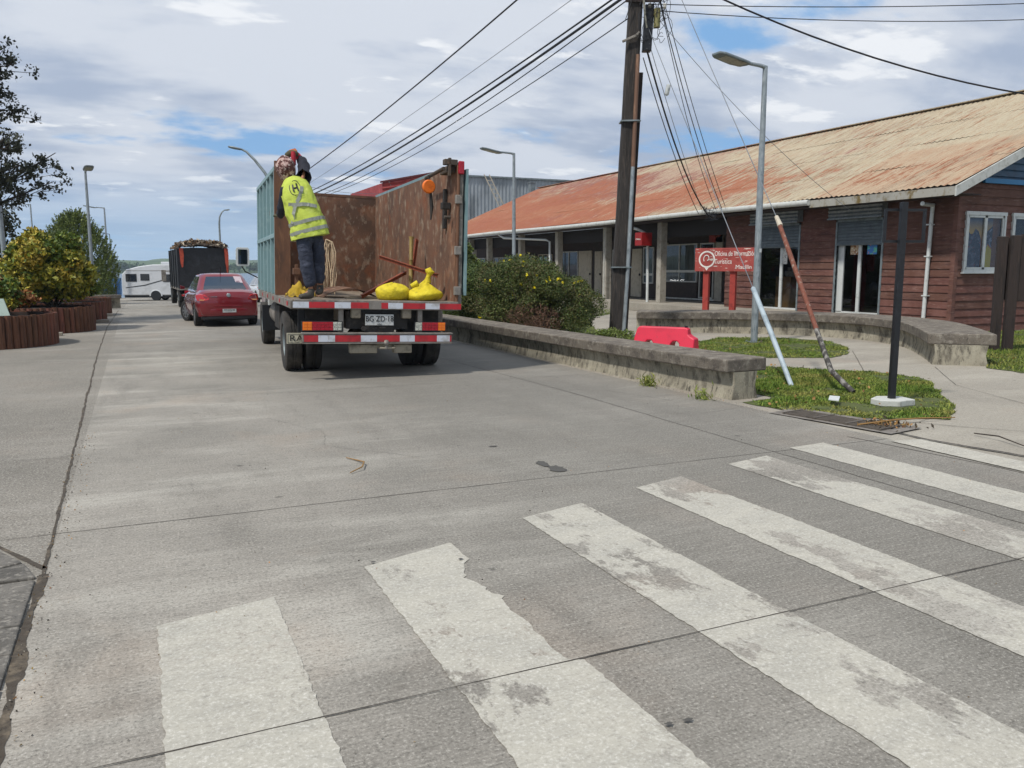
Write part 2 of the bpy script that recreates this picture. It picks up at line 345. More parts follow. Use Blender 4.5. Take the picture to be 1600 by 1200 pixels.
cx=wm('DIVIDE',sp.outputs[0],den); cy=wm('DIVIDE',sp.outputs[1],den); cb=WN('ShaderNodeCombineXYZ'); wl.new(cx,cb.inputs[0]); wl.new(cy,cb.inputs[1])
cv=cb.outputs[0]
S_=10.
def K(r,g,b): return (r*S_,g*S_,b*S_,1)
deck=wnoise(cv,.95,(.9,1.15,1),(2.9,1.6,0),10,.55,.12)
dmask=wr(deck,.375,.455)
shade=wnoise(cv,1.5,(.85,1.3,1),(5.2,3.7,1),9,.54,.1)
ccol=wmix(K(.38,.45,.58),K(.66,.70,.77),wr(shade,.38,.60))
puffn=wnoise(cv,2.6,(.9,1.3,1),(9.1,4.4,2),10,.55,.1); puff=wr(puffn,.57,.66)
ccol=wmix(ccol,K(.86,.88,.91),puff)
lowf=wr(sp.outputs[2],.02,.12)         # the deck thins out towards the horizon
blue=wmix(K(.20,.42,.74),sky.outputs[0],.12)
blue=wmix(K(.38,.58,.80),blue,wr(sp.outputs[2],0.,.12))
mask=wm('MULTIPLY',dmask,wm('ADD',wm('MULTIPLY',lowf,.75),.25))
col=wmix(blue,ccol,mask)
bg=WN('ShaderNodeBackground'); bg.inputs['Strength'].default_value=.1; wl.new(col,bg.inputs[0])
wo=WN('ShaderNodeOutputWorld'); wl.new(bg.outputs[0],wo.inputs[0])
w.cycles.sampling_method='MANUAL'; w.cycles.sample_map_resolution=512
# sun
sl=bpy.data.lights.new('sun','SUN'); sl.energy=3.4; sl.angle=R(4); sl.color=(1,.95,.88); so=bpy.data.objects.new('sun',sl); COL.objects.link(so)
sd=Vector((math.sin(SUN_AZ)*math.cos(SUN_EL),math.cos(SUN_AZ)*math.cos(SUN_EL),math.sin(SUN_EL)))
so.rotation_euler=sd.to_track_quat('Z','Y').to_euler(); so.location=sd*60
# camera
cam=bpy.data.cameras.new('camera'); co=bpy.data.objects.new('camera',cam); COL.objects.link(co); sc.camera=co
cam.lens=36*FOC/1600; cam.sensor_width=36; cam.clip_end=9000; cam.clip_start=.05
co.location=cC; co.rotation_euler=(R(90)-PIT,0,-YAW)
vs=sc.view_settings; vs.view_transform='Standard'; vs.look='None'; vs.exposure=.12; vs.gamma=1
# ---------------- the ground
def gz(y,x=0.):
    for (a,za),(b,zb) in (((-9e3,0),(36,0)),((36,0),(66,-.72)),((66,-.72),(78,-.85)),((78,-.85),(90,-3.2)),((90,-3.2),(9e3,-4))):
        if y<=b: t=(y-a)/(b-a); return za+(zb-za)*t
    return -4
WATER=-2.3
g=MB(); ys=[-600,-60,-10,0,10,20,36,42,48,54,60,66,72,78,84,90,95,120]; xs=[-1500,-300,-60,-20,0,20,60,300,1500]
vv=[(x,y,gz(y)-.006) for y in ys for x in xs]; n_=len(xs)
g.add(vv,[(i*n_+j,i*n_+j+1,(i+1)*n_+j+1,(i+1)*n_+j) for i in range(len(ys)-1) for j in range(n_-1)])
struct('ground',g,M['path'])
def sheet(name,poly,z,m,kind='structure'):
    b=MB(); b.add([(x,y,z+gz(y)) for x,y in poly],[tuple(range(len(poly)))]); o=b.build(name,m,recalc=False)
    if o.data.polygons[0].normal.z<0: o.data.flip_normals()
    return tag(o,kind=kind)
def strip(name,x0,x1,y0,y1,z,m):
    yy=[y0]+[y for y in (36,42,48,54,60,66,72,78) if y0<y<y1]+[y1]; b=MB(); b.add([p for y in yy for p in ((x0,y,gz(y)+z),(x1,y,gz(y)+z))],[(2*i,2*i+1,2*i+3,2*i+2) for i in range(len(yy)-1)])
    return tag(b.build(name,m,recalc=False),kind='structure')
strip('road',-.52,6.42,-40,78,0,M['road'])
strip('pavement',-9,-.52,-40,70,-.002,M['apron'])
# jagged dirt joints between the slabs
def crack(b,pts,w0,w1,seed,z=.002,step=.05,wob=.006):
    g_=random.Random(seed); L_=[];P_=[Vector((p[0],p[1],0)) for p in pts]
    for a,c in zip(P_[:-1],P_[1:]):
        k=max(2,int((c-a).length/step)); L_+= [a.lerp(c,i/k) for i in range(k)]
    L_.append(P_[-1]); vs=[];off=0
    for i,p in enumerate(L_):
        d=(L_[min(i+1,len(L_)-1)]-L_[max(0,i-1)]).normalized(); n=Vector((-d.y,d.x,0)); off=wob*(1.2*mnoise.noise((p.x*2.1,p.y*2.1,seed))+.7*mnoise.noise((p.x*7,p.y*7,seed+5))+.4*mnoise.noise((p.x*25,p.y*25,seed)))
        wd=(w0+(w1-w0)*(.5+.6*mnoise.noise((p.x*3,p.y*3,seed+9))+.35*mnoise.noise((p.x*13,p.y*13,seed+2))))*(1+.8*max(0,mnoise.noise((p.x*1.3+seed,p.y*1.3,seed)))); wd=max(w0*.5,wd); q=p+n*off
        for s in (-1,1): vs.append((q.x+n.x*wd*s/2,q.y+n.y*wd*s/2,z+gz(q.y)))
    b.add(vs,[(2*i,2*i+1,2*i+3,2*i+2) for i in range(len(L_)-1)])
b=MB()
crack(b,[(-2.2,2.78),(-.7,2.78)],.004,.01,1) if False else None; crack(b,[(-2.5,5.55),(6.42,5.47)],.003,.008,2,wob=.004)
crack(b,[(-2.5,10.9),(6.42,10.84)],.003,.006,5); crack(b,[(-2.5,16.2),(6.42,16.2)],.004,.008,6); crack(b,[(-2.5,21.56),(6.42,21.56)],.006,.01,7); crack(b,[(-2.5,26.92),(6.42,26.92)],.008,.014,8)
crack(b,[(5.02,-3),(5.04,5.4),(5.1,9.2),(4.95,14),(4.9,34)],.005,.012,3,wob=.01)
crack(b,[(6.25,-3),(6.3,4.3),(6.15,5.7)],.006,.02,4)
crack(b,[(5.05,9.6),(5.6,9.3),(5.8,8.6),(5.9,8.2)],.003,.006,9)
struct('road_joint',b,M['joint'],recalc=False)
b=MB(); crack(b,[(-.53,-3),(-.5,2.6)],.015,.035,11,wob=.008,step=.03); crack(b,[(-.5,2.6),(-.51,3.2),(-.54,4.2),(-.53,4.8)],.012,.06,12,wob=.012,step=.03); crack(b,[(-.53,4.8),(-.55,6)],.008,.022,13,step=.03); crack(b,[(-.55,6),(-.62,10.5),(-.72,16.6),(-.78,25),(-.66,35.3)],.01,.028,14,wob=.012,step=.06)
crack(b,[(-.53,4.9),(-.62,5.05),(-1.0,5.75),(-1.6,6.3)],.012,.03,15)
struct('road_edge_joint',b,M['soil'],recalc=False)
# left kerb: small dark blocks, pale pavement behind
b=MB(); y=-2.
while y<4.7:
    x0=-.68-.0*y; b.box(-.78,-.56,y,y+.298,-.1,.012+.006*random.random()); y+=.305
b.hexa([(-.78,4.74,-.1),(-.56,4.74,-.1),(-.64,5.0,-.1),(-.86,4.9,-.1),(-.78,4.74,.015),(-.56,4.74,.015),(-.64,5.0,.014),(-.86,4.9,.015)])
b.hexa([(-.87,4.92,-.1),(-.65,5.02,-.1),(-.82,5.34,-.1),(-1.04,5.24,-.1),(-.87,4.92,.015),(-.65,5.02,.014),(-.82,5.34,.014),(-1.04,5.24,.015)])
struct('kerb',b,M['kerbd'],bevel=.008)
sheet('pavement_slab',[(-.82,-5),(-.80,4.55),(-.88,4.85),(-1.06,5.18),(-1.4,5.5),(-6,5.5),(-6,-5)],.012,M['path'])
# crosswalk stripes
pm=[concrete('paint stripe %d'%i,'8d887f','6b6861','a8a49a','97897a',.8,.7,'aca89c',wv) for i,wv in enumerate([(1.7,.34,3,.0),(1.9,.40,14,.0),(2.2,.45,25,.0),(2.1,.465,36,.0)])]
ST=[(0,.53,3.86,3.98,0,'broad white crosswalk stripe nearest the left edge of the road'),(1.04,1.6,4.2,4.38,1,'white crosswalk stripe with a bite worn out of its right edge'),(2.19,2.71,4.64,4.78,2,'long white crosswalk stripe crossed by the slab joint, third from the left'),(3.27,3.77,4.96,5.1,3,'white crosswalk stripe with large worn grey patches, fourth from the left'),(4.37,4.87,5.27,5.38,3,'scuffed white crosswalk stripe beside the long slab joint'),(5.28,5.72,5.54,5.58,0,'clean white crosswalk stripe on the pale gutter slab'),(6.33,6.66,5.36,5.3,1,'narrow white crosswalk stripe beside the far kerb')]
for i,(x0,x1,ya,yb,mi,lb) in enumerate(ST):
    g_=random.Random(i+40); L_=[];Rr=[]
    bite=lambda y:0.
    for k in range(171):
        t=k/170; L_.append((x0+g_.uniform(-1,1)*.004+.007*mnoise.noise((i,t*14,0))+.007*mnoise.noise((i,t*75,0)),ya-t*4.6)); 
        xr=x1+g_.uniform(-1,1)*.004+.012*mnoise.noise((i+9,t*10,3))+.007*mnoise.noise((i+9,t*75,3)); y=yb-t*4.7
        if i==1:
            if 3.5<y<4.06: xr-=.17*max(0,math.sin(math.pi*(4.06-y)/.56))**.6*(.7+.35*mnoise.noise((y*5,0,0))+.12*mnoise.noise((y*31,0,0)))
            elif 2.8<y<=3.55: xr-=.07+.03*mnoise.noise((y*7,1,0))
        Rr.append((xr,y))
    b=MB(); vs_=[]
    for a,c in zip(L_,Rr): vs_+=[(a[0],a[1],.004),(c[0],c[1],.004)]
    if i==6: vs_=[(x,y,z+.004) for x,y,z in vs_]
    b.add(vs_,[(2*k,2*k+1,2*k+3,2*k+2) for k in range(170)])
    o=struct('crosswalk_stripe',b,pm[mi],recalc=False); o['label']=lb
b=MB(); crack(b,[(-.52,2.78),(6.42,2.82)],.003,.009,21,z=.0055,wob=.003); struct('crosswalk_joint',b,M['joint'],recalc=False)
# small stains and litter on the road
def blob(b,c,rx,ry,seed,z=.005,n=18):
    b.add([(c[0]+math.cos(t)*rx*(.7+.6*random.Random(seed*50+i).random()),c[1]+math.sin(t)*ry*(.7+.6*random.Random(seed*91+i).random()),z) for i,t in enumerate([2*math.pi*k/n for k in range(n)])],[tuple(range(n))])
b=MB(); q=G(858,730); blob(b,(q.x,q.y+.12),.05,.09,1); blob(b,(q.x+.03,q.y-.08),.07,.1,2); q=G(770,698); blob(b,q,.04,.02,3)
for (px,py) in ((1075,1129),(583,881),(720,876),(1345,920),(1045,1135)): q=G(px,py); blob(b,q,.012+.01*random.random(),.01,int(px),.012)
struct('road_stain',b,mat('dark damp stain','4c4a46',.9),recalc=False)
# ---------------- lawns
def inpoly(x,y,P):
    r=np.zeros(len(x),bool); j=len(P)-1
    for i in range(len(P)):
        xi,yi=P[i];xj,yj=P[j]; c=((yi>y)!=(yj>y))&(x<(xj-xi)*(y-yi)/(yj-yi+1e-12)+xi); r^=c; j=i
    return r
def rpoly(P,n,g_):
    a=np.array(P); lo=a.min(0);hi=a.max(0); o=np.empty((0,2))
    while len(o)<n:
        q=g_.uniform(lo,hi,(n*2,2)); o=np.vstack([o,q[inpoly(q[:,0],q[:,1],P)]])
    return o[:n]
def smoothpoly(P,k=1,wob=.03,seed=1):
    g_=random.Random(seed); o=[]
    for i in range(len(P)):
        a=Vector(P[i]+(0,)) if len(P[i])==2 else Vector(P[i]); c=P[(i+1)%len(P)]; c=Vector(c+(0,)) if len(c)==2 else Vector(c)
        n=max(1,int((c-a).length/.12))
        for j in range(n):
            q=a.lerp(c,j/n); o.append((q.x+g_.uniform(-wob,wob),q.y+g_.uniform(-wob,wob)))
    return o
def lawn(P,dens,h,seed,label,leafn=0):
    Q=smoothpoly(P,wob=.035,seed=seed); gb=sheet('lawn_soil',Q,.001,M['grassb'])
    g_=np.random.default_rng(seed); a=np.array(P); area=abs(sum(a[i][0]*a[(i+1)%len(a)][1]-a[(i+1)%len(a)][0]*a[i][1] for i in range(len(a))))/2
    n=int(area*dens); p=rpoly(Q,n,g_); hh=h*g_.uniform(.4,1.3,n)*(0.6+.7*g_.random(n)); t=g_.uniform(0,2*math.pi,n); ln=g_.normal(0,.45,(n,2))*hh[:,None]; wv=.0045+.002*g_.random(n)
    nz=np.array([mnoise.noise((a_*1.1,c_*1.1,seed)) +.6*mnoise.noise((a_*4,c_*4,seed)) for a_,c_ in p]); ok=(nz>-.42+.25*g_.random(n)); hh=hh*np.clip(.75+nz*.9,.35,1.5)*ok+1e-4
    B=np.c_[p,np.full(n,.0)]; dx=np.c_[np.cos(t)*wv,np.sin(t)*wv,np.zeros(n)]
    mid=B+np.c_[ln*.35,hh*.6]; tip=B+np.c_[ln,hh]
    V=np.stack([B-dx,B+dx,mid+dx*.8,tip,mid-dx*.8],1).reshape(-1,3)
    me=bpy.data.meshes.new('grass'); me.vertices.add(5*n); me.vertices.foreach_set('co',V.ravel().astype(np.float32)); me.loops.add(5*n); me.loops.foreach_set('vertex_index',np.arange(5*n,dtype=np.int32))
    me.polygons.add(n); me.polygons.foreach_set('loop_start',np.arange(0,5*n,5,dtype=np.int32)); me.polygons.foreach_set('loop_total',np.full(n,5,dtype=np.int32)); me.materials.append(M['blade']); me.update(calc_edges=True)
    o=bpy.data.objects.new('grass',me); COL.objects.link(o); tag(o,label,'grass',kind='stuff')
    if leafn:
        q=rpoly(Q,leafn,g_); leafmesh('fallen_leaf',np.c_[q,np.full(leafn,.04)],.03,M['dryleaf'],aspect=1.5,seed=seed); 
        tag(bpy.context.scene.objects[-1] if False else COL.objects[-1],'scattered dry leaves lying on '+label.split(',')[0],'fallen leaves',kind='stuff')
def gp(px,py): q=G(px,py); return (q.x,q.y)
lawn([(6.62,7.75),(6.62,7.2),(6.85,6.62),(7.2,6.25),(7.85,5.93),(8.7,6.5),(10.5,8.35),(10.45,9.2),(9.45,10.4),(8.2,11.6),(7.2,12.2),(7.2,7.85)],3800,.034,51,'short green grass in the corner bed under the leaning guy wires',90)
lawn([gp(1092,533),gp(1120,528),gp(1200,527),gp(1290,532),gp(1325,543),gp(1328,552),gp(1300,559),gp(1200,559),gp(1120,553),gp(1090,547)],1700,.034,52,'short green grass in the lens shaped bed around the street lamp',20)
lawn([gp(1528,524),(18.3,14.1),(22,14.0),(26,13.9),(26,9),(17.5,8.9),gp(1600,583),gp(1545,575),gp(1531,560)],1000,.045,53,'short green grass beside the gable wall of the brown building',30)
lawn([(7.2,15.6),(9.4,15.6),(10.6,18),(13.4,23.4),(16.9,26.6),(17.3,48),(7.2,48)],160,.08,54,'rough grass in the long bed under the flowering bushes')
# ---------------- concrete bench walls
def benchwall(pts,wb,wt,h,slab,name,label,closed=False,over=.05,seed=0,h2=None):
    t=thing(name,(0,0,0),label,'bench wall')
    P=[Vector((p[0],p[1],0)) for p in pts]; Q=[]
    for i in range(len(P)-1):   # catmull-rom
        p0=P[max(i-1,0)];p1=P[i];p2=P[i+1];p3=P[min(i+2,len(P)-1)]
        for k in range(8):
            u=k/8; Q.append(.5*((2*p1)+(p2-p0)*u+(2*p0-5*p1+4*p2-p3)*u*u+(3*p1-p0-3*p2+p3)*u**3))
    Q.append(P[-1]); ra=[];rb=[]
    for i,p in enumerate(Q):
        d=(Q[min(i+1,len(Q)-1)]-Q[max(i-1,0)]).normalized(); n=Vector((-d.y,d.x,0)); hh=h+(((h2 or h)-h)*i/len(Q))
        w=lambda k: .012*mnoise.noise((i*.7,k,seed))
        s0=hh-slab
        ra.append([p+n*(0.0+w(1))-Vector((0,0,.03)),p+n*(.05+w(2))+Vector((0,0,s0*.55)),p+n*(.02+w(3))+Vector((0,0,s0)),p+n*(wb-.02)+Vector((0,0,s0)),p+n*(wb-.05)+Vector((0,0,s0*.5)),p+n*wb-Vector((0,0,.03))])
        rb.append([p+n*(-over+w(4)*.4)+Vector((0,0,s0)),p+n*(-over-.01+w(5)*.4)+Vector((0,0,hh)),p+n*(wt-over)+Vector((0,0,hh+.01)),p+n*(wt-over+.01)+Vector((0,0,s0))])
    b=MB(); b.loft(ra); b.build('wall_base',M['conc_wall'],t,smooth=40)
    b=MB(); b.loft(rb); b.build('slab_top',M['conc_cap'],t,bevel=.018)
    return t
# near wall runs along the road; path listed so the left normal points away from the road
nw=[(6.56,26.0),(6.55,20),(6.54,14),(6.56,10),(6.6,7.95)]
benchwall(nw,.42,.62,.44,.16,'concrete_bench_wall','long straight concrete bench wall with dark slab top along the road kerb',over=.08,seed=3,h2=.5)
cw=[(11.6,17.75),(12.3,17.25),(13.2,16.75),(14.05,16.0),(14.75,15.0),(15.0,13.7),(14.5,12.2),(13.4,10.85),(12.2,9.6)]
benchwall(cw,.85,1.02,.52,.18,'concrete_bench_wall','curved concrete bench wall in front of the brown building doors',over=.08,seed=8)
# litter and drain by the corner bed
t=thing('storm_drain',(0,0,0),'long rusty storm drain grate in the gutter before the corner grass bed','drain')
def dr(u,v,z): # u along, v across
    a=Vector((6.44,6.88,0)); e=Vector((.17,-.985,0)).normalized(); n=Vector((.985,.17,0)); q=a+e*u+n*v; return (q.x,q.y,z)
b=MB(); b.add([dr(0,0,.006),dr(1.15,0,.006),dr(1.15,.34,.006),dr(0,.34,.006)],[(0,1,2,3)]); b.build('pit',M['dark'],t,recalc=False)
b=MB()
for k in range(9): b.bar(dr(0,.02+.3*k/8,.018),dr(1.15,.02+.3*k/8,.018),.014,.014)
for u in (0,.38,.4,.76,.78,1.15): b.bar(dr(u,0,.02),dr(u,.34,.02),.02,.02)
b.build('grate',mat('rusty grate','5d564e',.8,.2,[('3f3a35',20,.5,.7)]),t)
b=MB(); blob(b,(6.75,6.75),.22,.5,5,.004,26); b.add([dr(-.15,-.06,.009),dr(1.3,-.06,.009),dr(1.3,.5,.009),dr(-.15,.5,.009)],[(0,1,2,3)]); struct('drain_apron',b,mat('stained gutter concrete','77716a',.9,0,[('5b554e',8,.45,.7),('908a80',30,.55,.7)],bump=(50,.5,.01)),recalc=False)
# low broken kerb between the gutter and the paved corner
b=MB(); crack(b,[(6.75,5.9),(6.72,5.3),(6.9,4.3),(7.1,3)],.02,.05,31,z=.006,wob=.02); crack(b,[(7.15,6.35),(7.6,5.6),(8.6,4.4)],.005,.012,32); crack(b,[(6.9,6.0),(7.4,5.95),(8.2,6.2)],.004,.01,33); crack(b,[gp(1332,548),gp(1350,580)],.005,.01,35)
crack(b,[(11.9,9.3),(10.3,7.7),(9,5)],.004,.008,36)
struct('path_joint',b,M['joint'],recalc=False)
def twig(pts,r,label,m='twig'):
    b=MB(); b.tube(pts,r,5); return tag(b.build('twig',M[m],smooth=60),label,'twig')
def g3(px,py,z=.012): q=G(px,py); return (q.x,q.y,z)
twig([g3(541,717),g3(558,721),g3(569,727,.03),g3(566,735,.03),g3(547,741)],[.004,.006,.007,.006,.004],'curled dry twig lying in the middle of the road')
twig([g3(1340,668,.03),g3(1400,663,.05),g3(1440,659,.04),g3(1492,655,.02)],[.012,.01,.008,.005],'long thin dry twig lying at the tip of the corner grass bed')
twig([g3(1522,680,.02),g3(1560,688,.04),g3(1600,700,.02)],[.006,.007,.005],'dark bent twig lying on the paved corner at the right edge','bark')
b=MB(); b.add([g3(1296,628,.07),g3(1312,630,.075),g3(1310,635,.06),g3(1294,633,.06)],[(0,1,2,3)]); o=b.build('paper_scrap',M['whtp'],recalc=False); sol=o.modifiers.new('t','SOLIDIFY'); sol.thickness=.01; tag(o,'small white scrap of litter in the corner grass bed','litter')
# debris heap at the kerb end
g_=np.random.default_rng(5); q=np.c_[g_.normal(6.95,.12,260),g_.normal(5.95,.12,260),g_.uniform(.01,.035,260)]; tag(leafmesh('leaf_litter',q,.02,[M['dryleaf'],M['soil']],aspect=2.5,seed=4,midx=g_.integers(0,2,260)),'small heap of dry leaves and dirt at the end of the storm drain','leaf litter',kind='stuff')
for i,(px,py,lb) in enumerate([(1008,603,'small weed tuft at the foot of the long bench wall'),(1093,624,'smaller weed tuft with dry leaves at the near end of the bench wall foot')]):
    c=G(px,py); n=260 if i==0 else 120; g_=np.random.default_rng(i); P=np.c_[g_.normal(c.x+.04,.05,n),g_.normal(c.y,.07,n),np.abs(g_.normal(.05,.05,n))]; tag(leafmesh('weed',P,.012,M['blade'],aspect=7,up=1.2,seed=i),lb,'weed')
# ---------------- brown building with the rusty roof
FX=18.6; EAV=3.5; XE=17.7; YN=14.2; YF=52.; XR=25.8; ZR=7.05; YG=13.62
bd=thing('brown_building',(FX,YN,0),'long red brown timber building with a rusty corrugated roof and covered porch','building')
bd_off=Vector((FX,YN,0))
def BX(v): return Vector(v)-bd_off
def bm(): return MB(BX)
def clapX(b,y0,y1,z0,z1,X=FX,pitch=.2,sgn=-1,th=.032):
    z=math.floor(z0/pitch)*pitch
    while z<z1:
        a=max(z,z0); c=min(z+pitch,z1)
        if c-a>.01:
            o0=th*(1-(a-z)/pitch*.75); o1=th*(1-(c-z)/pitch*.75)
            b.hexa([(X+.03,y0,a),(X+sgn*o0,y0,a),(X+sgn*o0,y1,a),(X+.03,y1,a),(X+.03,y0,c),(X+sgn*o1,y0,c),(X+sgn*o1,y1,c),(X+.03,y1,c)])
        z+=pitch
def clapY(b,x0,x1,z0,z1,Y,pitch=.2,th=.032,top=None):
    z=math.floor(z0/pitch)*pitch
    while z<z1:
        a=max(z,z0); c=min(z+pitch,z1)
        if c-a>.01:
            xa0,xa1,xc0,xc1=x0,x1,x0,x1
            if top: xa0,xa1=top(a,x0,x1); xc0,xc1=top(c,x0,x1)
            o0=th*(1-(a-z)/pitch*.75); o1=th*(1-(c-z)/pitch*.75)
            b.hexa([(xa0,Y+.03,a),(xa1,Y+.03,a),(xa1,Y-o0,a),(xa0,Y-o0,a),(xc0,Y+.03,c),(xc1,Y+.03,c),(xc1,Y-o1,c),(xc0,Y-o1,c)])
        z+=pitch
YP=22.95 # porch begins
D1=(16.42,18.0); D2=(19.52,21.35)
b=bm()
clapX(b,YN+.08,D1[0],.05,3.5); clapX(b,D1[1],D2[0],.05,3.5); clapX(b,D2[1],YP,.05,3.5); clapX(b,D1[0],D1[1],2.93,3.5); clapX(b,D2[0],D2[1],2.93,3.5)
b.build('side_wall',M['siding'],bd)
W1=(18.93,20.28,1.58,2.93); W2=(20.68,22.1,1.58,2.93); XB=33.0
rz=lambda x: EAV+.06+(x-XE)*(ZR-EAV)/(XR-XE)
def gtop(z,x0,x1):
    k=(XR-XE)/(ZR-EAV); lo=max(x0,XE+(z-EAV+.12)*k); hi=min(x1,2*XR-lo); return lo,hi
b=bm(); 
clapY(b,FX+.08,XB,-.02,W1[2],YN); clapY(b,FX+.08,W1[0],W1[2],W1[3],YN); clapY(b,W1[1],W2[0],W1[2],W1[3],YN); clapY(b,W2[1],XB,W1[2],W1[3],YN); clapY(b,FX+.08,XB,W1[3],3.72,YN,top=lambda z,a,c:gtop(z,a,c) if z>3.5 else (a,c))
b.build('gable_wall',M['siding'],bd)
b=bm(); b.box(FX-.035,FX+.09,YN-.035,YN+.09,0,3.5); b.build('corner_board',M['siding'],bd)
# blue boards of the gable
b=bm(); clapY(b,FX+.08,XB,3.78,6.9,YN-.02,pitch=.17,th=.06,top=gtop); b.box(19.35,2*XR-19.35,YN-.12,YN-.05,3.72,3.84,1); b.build('gable_cladding',[mat('deep blue cladding','1f4763',.5,0,[('173750',5,.5,.7)]),mat('blue trim','2b75a5',.5)],bd)
# solid core and floor behind so that no light leaks
b=bm(); b.box(FX+.03,XB-.02,YN+.03,YN+.1,3.0,3.5,0); b.box(22.9,23.0,YN+.1,YP,0,3.5); b.box(FX+.04,23,YP-.1,YP,0,3.5); b.box(20.9,XB,YP,YF,0,3.3); b.box(XB-.1,XB,YN,YF,0,3.5); b.box(FX+.03,22.9,YN+.1,YP-.1,3.4,3.48); b.build('inner_wall',M['inter'],bd)
b=bm(); b.box(17.55,20.8,YN+.45,YF,.0,.3); b.box(FX+.04,22.9,YN+.1,YP,.0,.33,0); b.build('platform',M['path'],bd,bevel=.01)
# roof: corrugated sheets in four overlapping courses per slope
NW=int((YF-YG)/.18); b=bm(); roofm=NT('rusty corrugated roof')
t=roofm
c=t.mix(lin('9d937f'),lin('8f8069'),t.ramp(t.noise(1.4,(.5,2,1),5,.6,3),.45,.65))
sx=t.N('ShaderNodeSeparateXYZ'); t.L(t.tc.outputs['Object'],sx.inputs[0])
f1=t.noise(.22,(1.,.45,1),4,.55,11,rot=(0,0,.5)); f1=t.math('ADD',f1,t.ramp(sx.outputs[1],0,26,-.17,.12)); f1=t.math('ADD',f1,t.ramp(sx.outputs[0],1,7,.07,-.12)); f1=t.math('ADD',f1,t.ramp(t.noise(1.3,(.35,3.2,1),5,.7,6),.3,.7,-.10,.10))
c=t.mix(c,lin('9b6e55'),t.ramp(f1,.46,.62,0,.7))
f2=t.noise(.33,(1.1,.35,1),4,.6,41,rot=(0,0,.6)); f2=t.math('ADD',f2,t.ramp(sx.outputs[1],2,20,-.2,.03)); f2=t.math('ADD',f2,t.ramp(t.noise(1.6,(.3,3.5,1),5,.7,16),.3,.7,-.08,.08))
c=t.mix(c,lin('80524c'),t.ramp(f2,.50,.56,0,.9))
# rusty lower sheet at the near corner
nr=t.math('MULTIPLY',t.ramp(sx.outputs[1],4.1,3.9),t.ramp(sx.outputs[0],2.6,2.4)); nr=t.math('MULTIPLY',nr,t.ramp(t.noise(1.3,(.35,2.5,1),5,.7,61),.35,.55,.35,.9))
c=t.mix(c,lin('8f5c42'),nr)
st=t.noise(3.6,(.13,3.8,1),8,.8,7); c=t.mix(c,lin('7d5240'),t.ramp(st,.54,.66,0,.75)); c=t.mix(c,lin('b9ab92'),t.ramp(st,.46,.34,0,.75)); sk=t.math('ADD',t.noise(1.,(1.1,9,1),8,.75,81,rot=(0,0,.12)),t.math('MULTIPLY',t.math('SUBTRACT',f1,.5),1.3)); c=t.mix(c,lin('935840'),t.ramp(sk,.53,.59,0,.8)); sk3=t.noise(1.,(.8,7,1),8,.78,121,rot=(0,0,.14)); c=t.mix(c,lin('86563c'),t.ramp(sk3,.525,.575,0,.75)); sk2=t.math('ADD',t.noise(1.,(1.4,12,1),8,.75,91,rot=(0,0,.12)),t.math('MULTIPLY',t.math('SUBTRACT',.5,f1),.8)); c=t.mix(c,lin('b3a88f'),t.ramp(sk2,.55,.6,0,.5)); st2=t.noise(9,(.12,3.,1),6,.8,71); c=t.mix(c,lin('a89a86'),t.ramp(st2,.55,.68,0,.5)); c=t.mix(c,lin('6f4636'),t.ramp(st2,.44,.34,0,.5))
sp_=t.noise(14,(.5,2,1),4,.7,27); c=t.mix(c,lin('6d3825'),t.ramp(sp_,.60,.72,0,.6))
t.L(c,t.b.inputs['Base Color']); t.b.inputs['Roughness'].default_value=.85; t.b.inputs['Specular IOR Level'].default_value=.2; t.bump(t.noise(20,(1,1,1),5,.7),.15,.005)
M['roof']=t.m
for side in (0,1):
    for cidx in range(4):
        x0=XE+(XR-XE)*cidx/4-(.12 if cidx else 0); x1=XE+(XR-XE)*(cidx+1)/4
        vs_=[];ny=NW*4
        for xx in (x0,(x0+x1)/2,x1):
            for j in range(ny+1):
                y=YG+(YF-YG)*j/ny; z=rz(xx)+.016*math.sin(j*math.pi/2)+.012*(3-cidx if False else 0)-.014*0+(.010*(1-(xx-x0)/(x1-x0)))+.02*mnoise.noise((xx*.6,y*.5,cidx))
                vs_.append((xx if side==0 else 2*XR-xx,y,z))
        m_=ny+1; b.add(vs_,[(r*m_+j,r*m_+j+1,(r+1)*m_+j+1,(r+1)*m_+j) for r in range(2) for j in range(ny)])
rf=b.build('roof',M['roof'],bd,smooth=80,recalc=False)
b=bm()
for s in (0,1):
    k=lambda x: x if s==0 else 2*XR-x
    b.hexa([(k(XE),YG+.02,rz(XE)-.1),(k(XR),YG+.02,rz(XR)-.1),(k(XR),YF,rz(XR)-.1),(k(XE),YF,rz(XE)-.1),(k(XE),YG+.02,rz(XE)-.03),(k(XR),YG+.02,rz(XR)-.03),(k(XR),YF,rz(XR)-.03),(k(XE),YF,rz(XE)-.03)])
b.build('roof_boarding',M['darkpan'],bd)
b=bm(); b.bar((XR,YG-.02,ZR+.09),(XR,YF,ZR+.09),.35,.03); b.build('ridge_cap',M['roof'],bd)
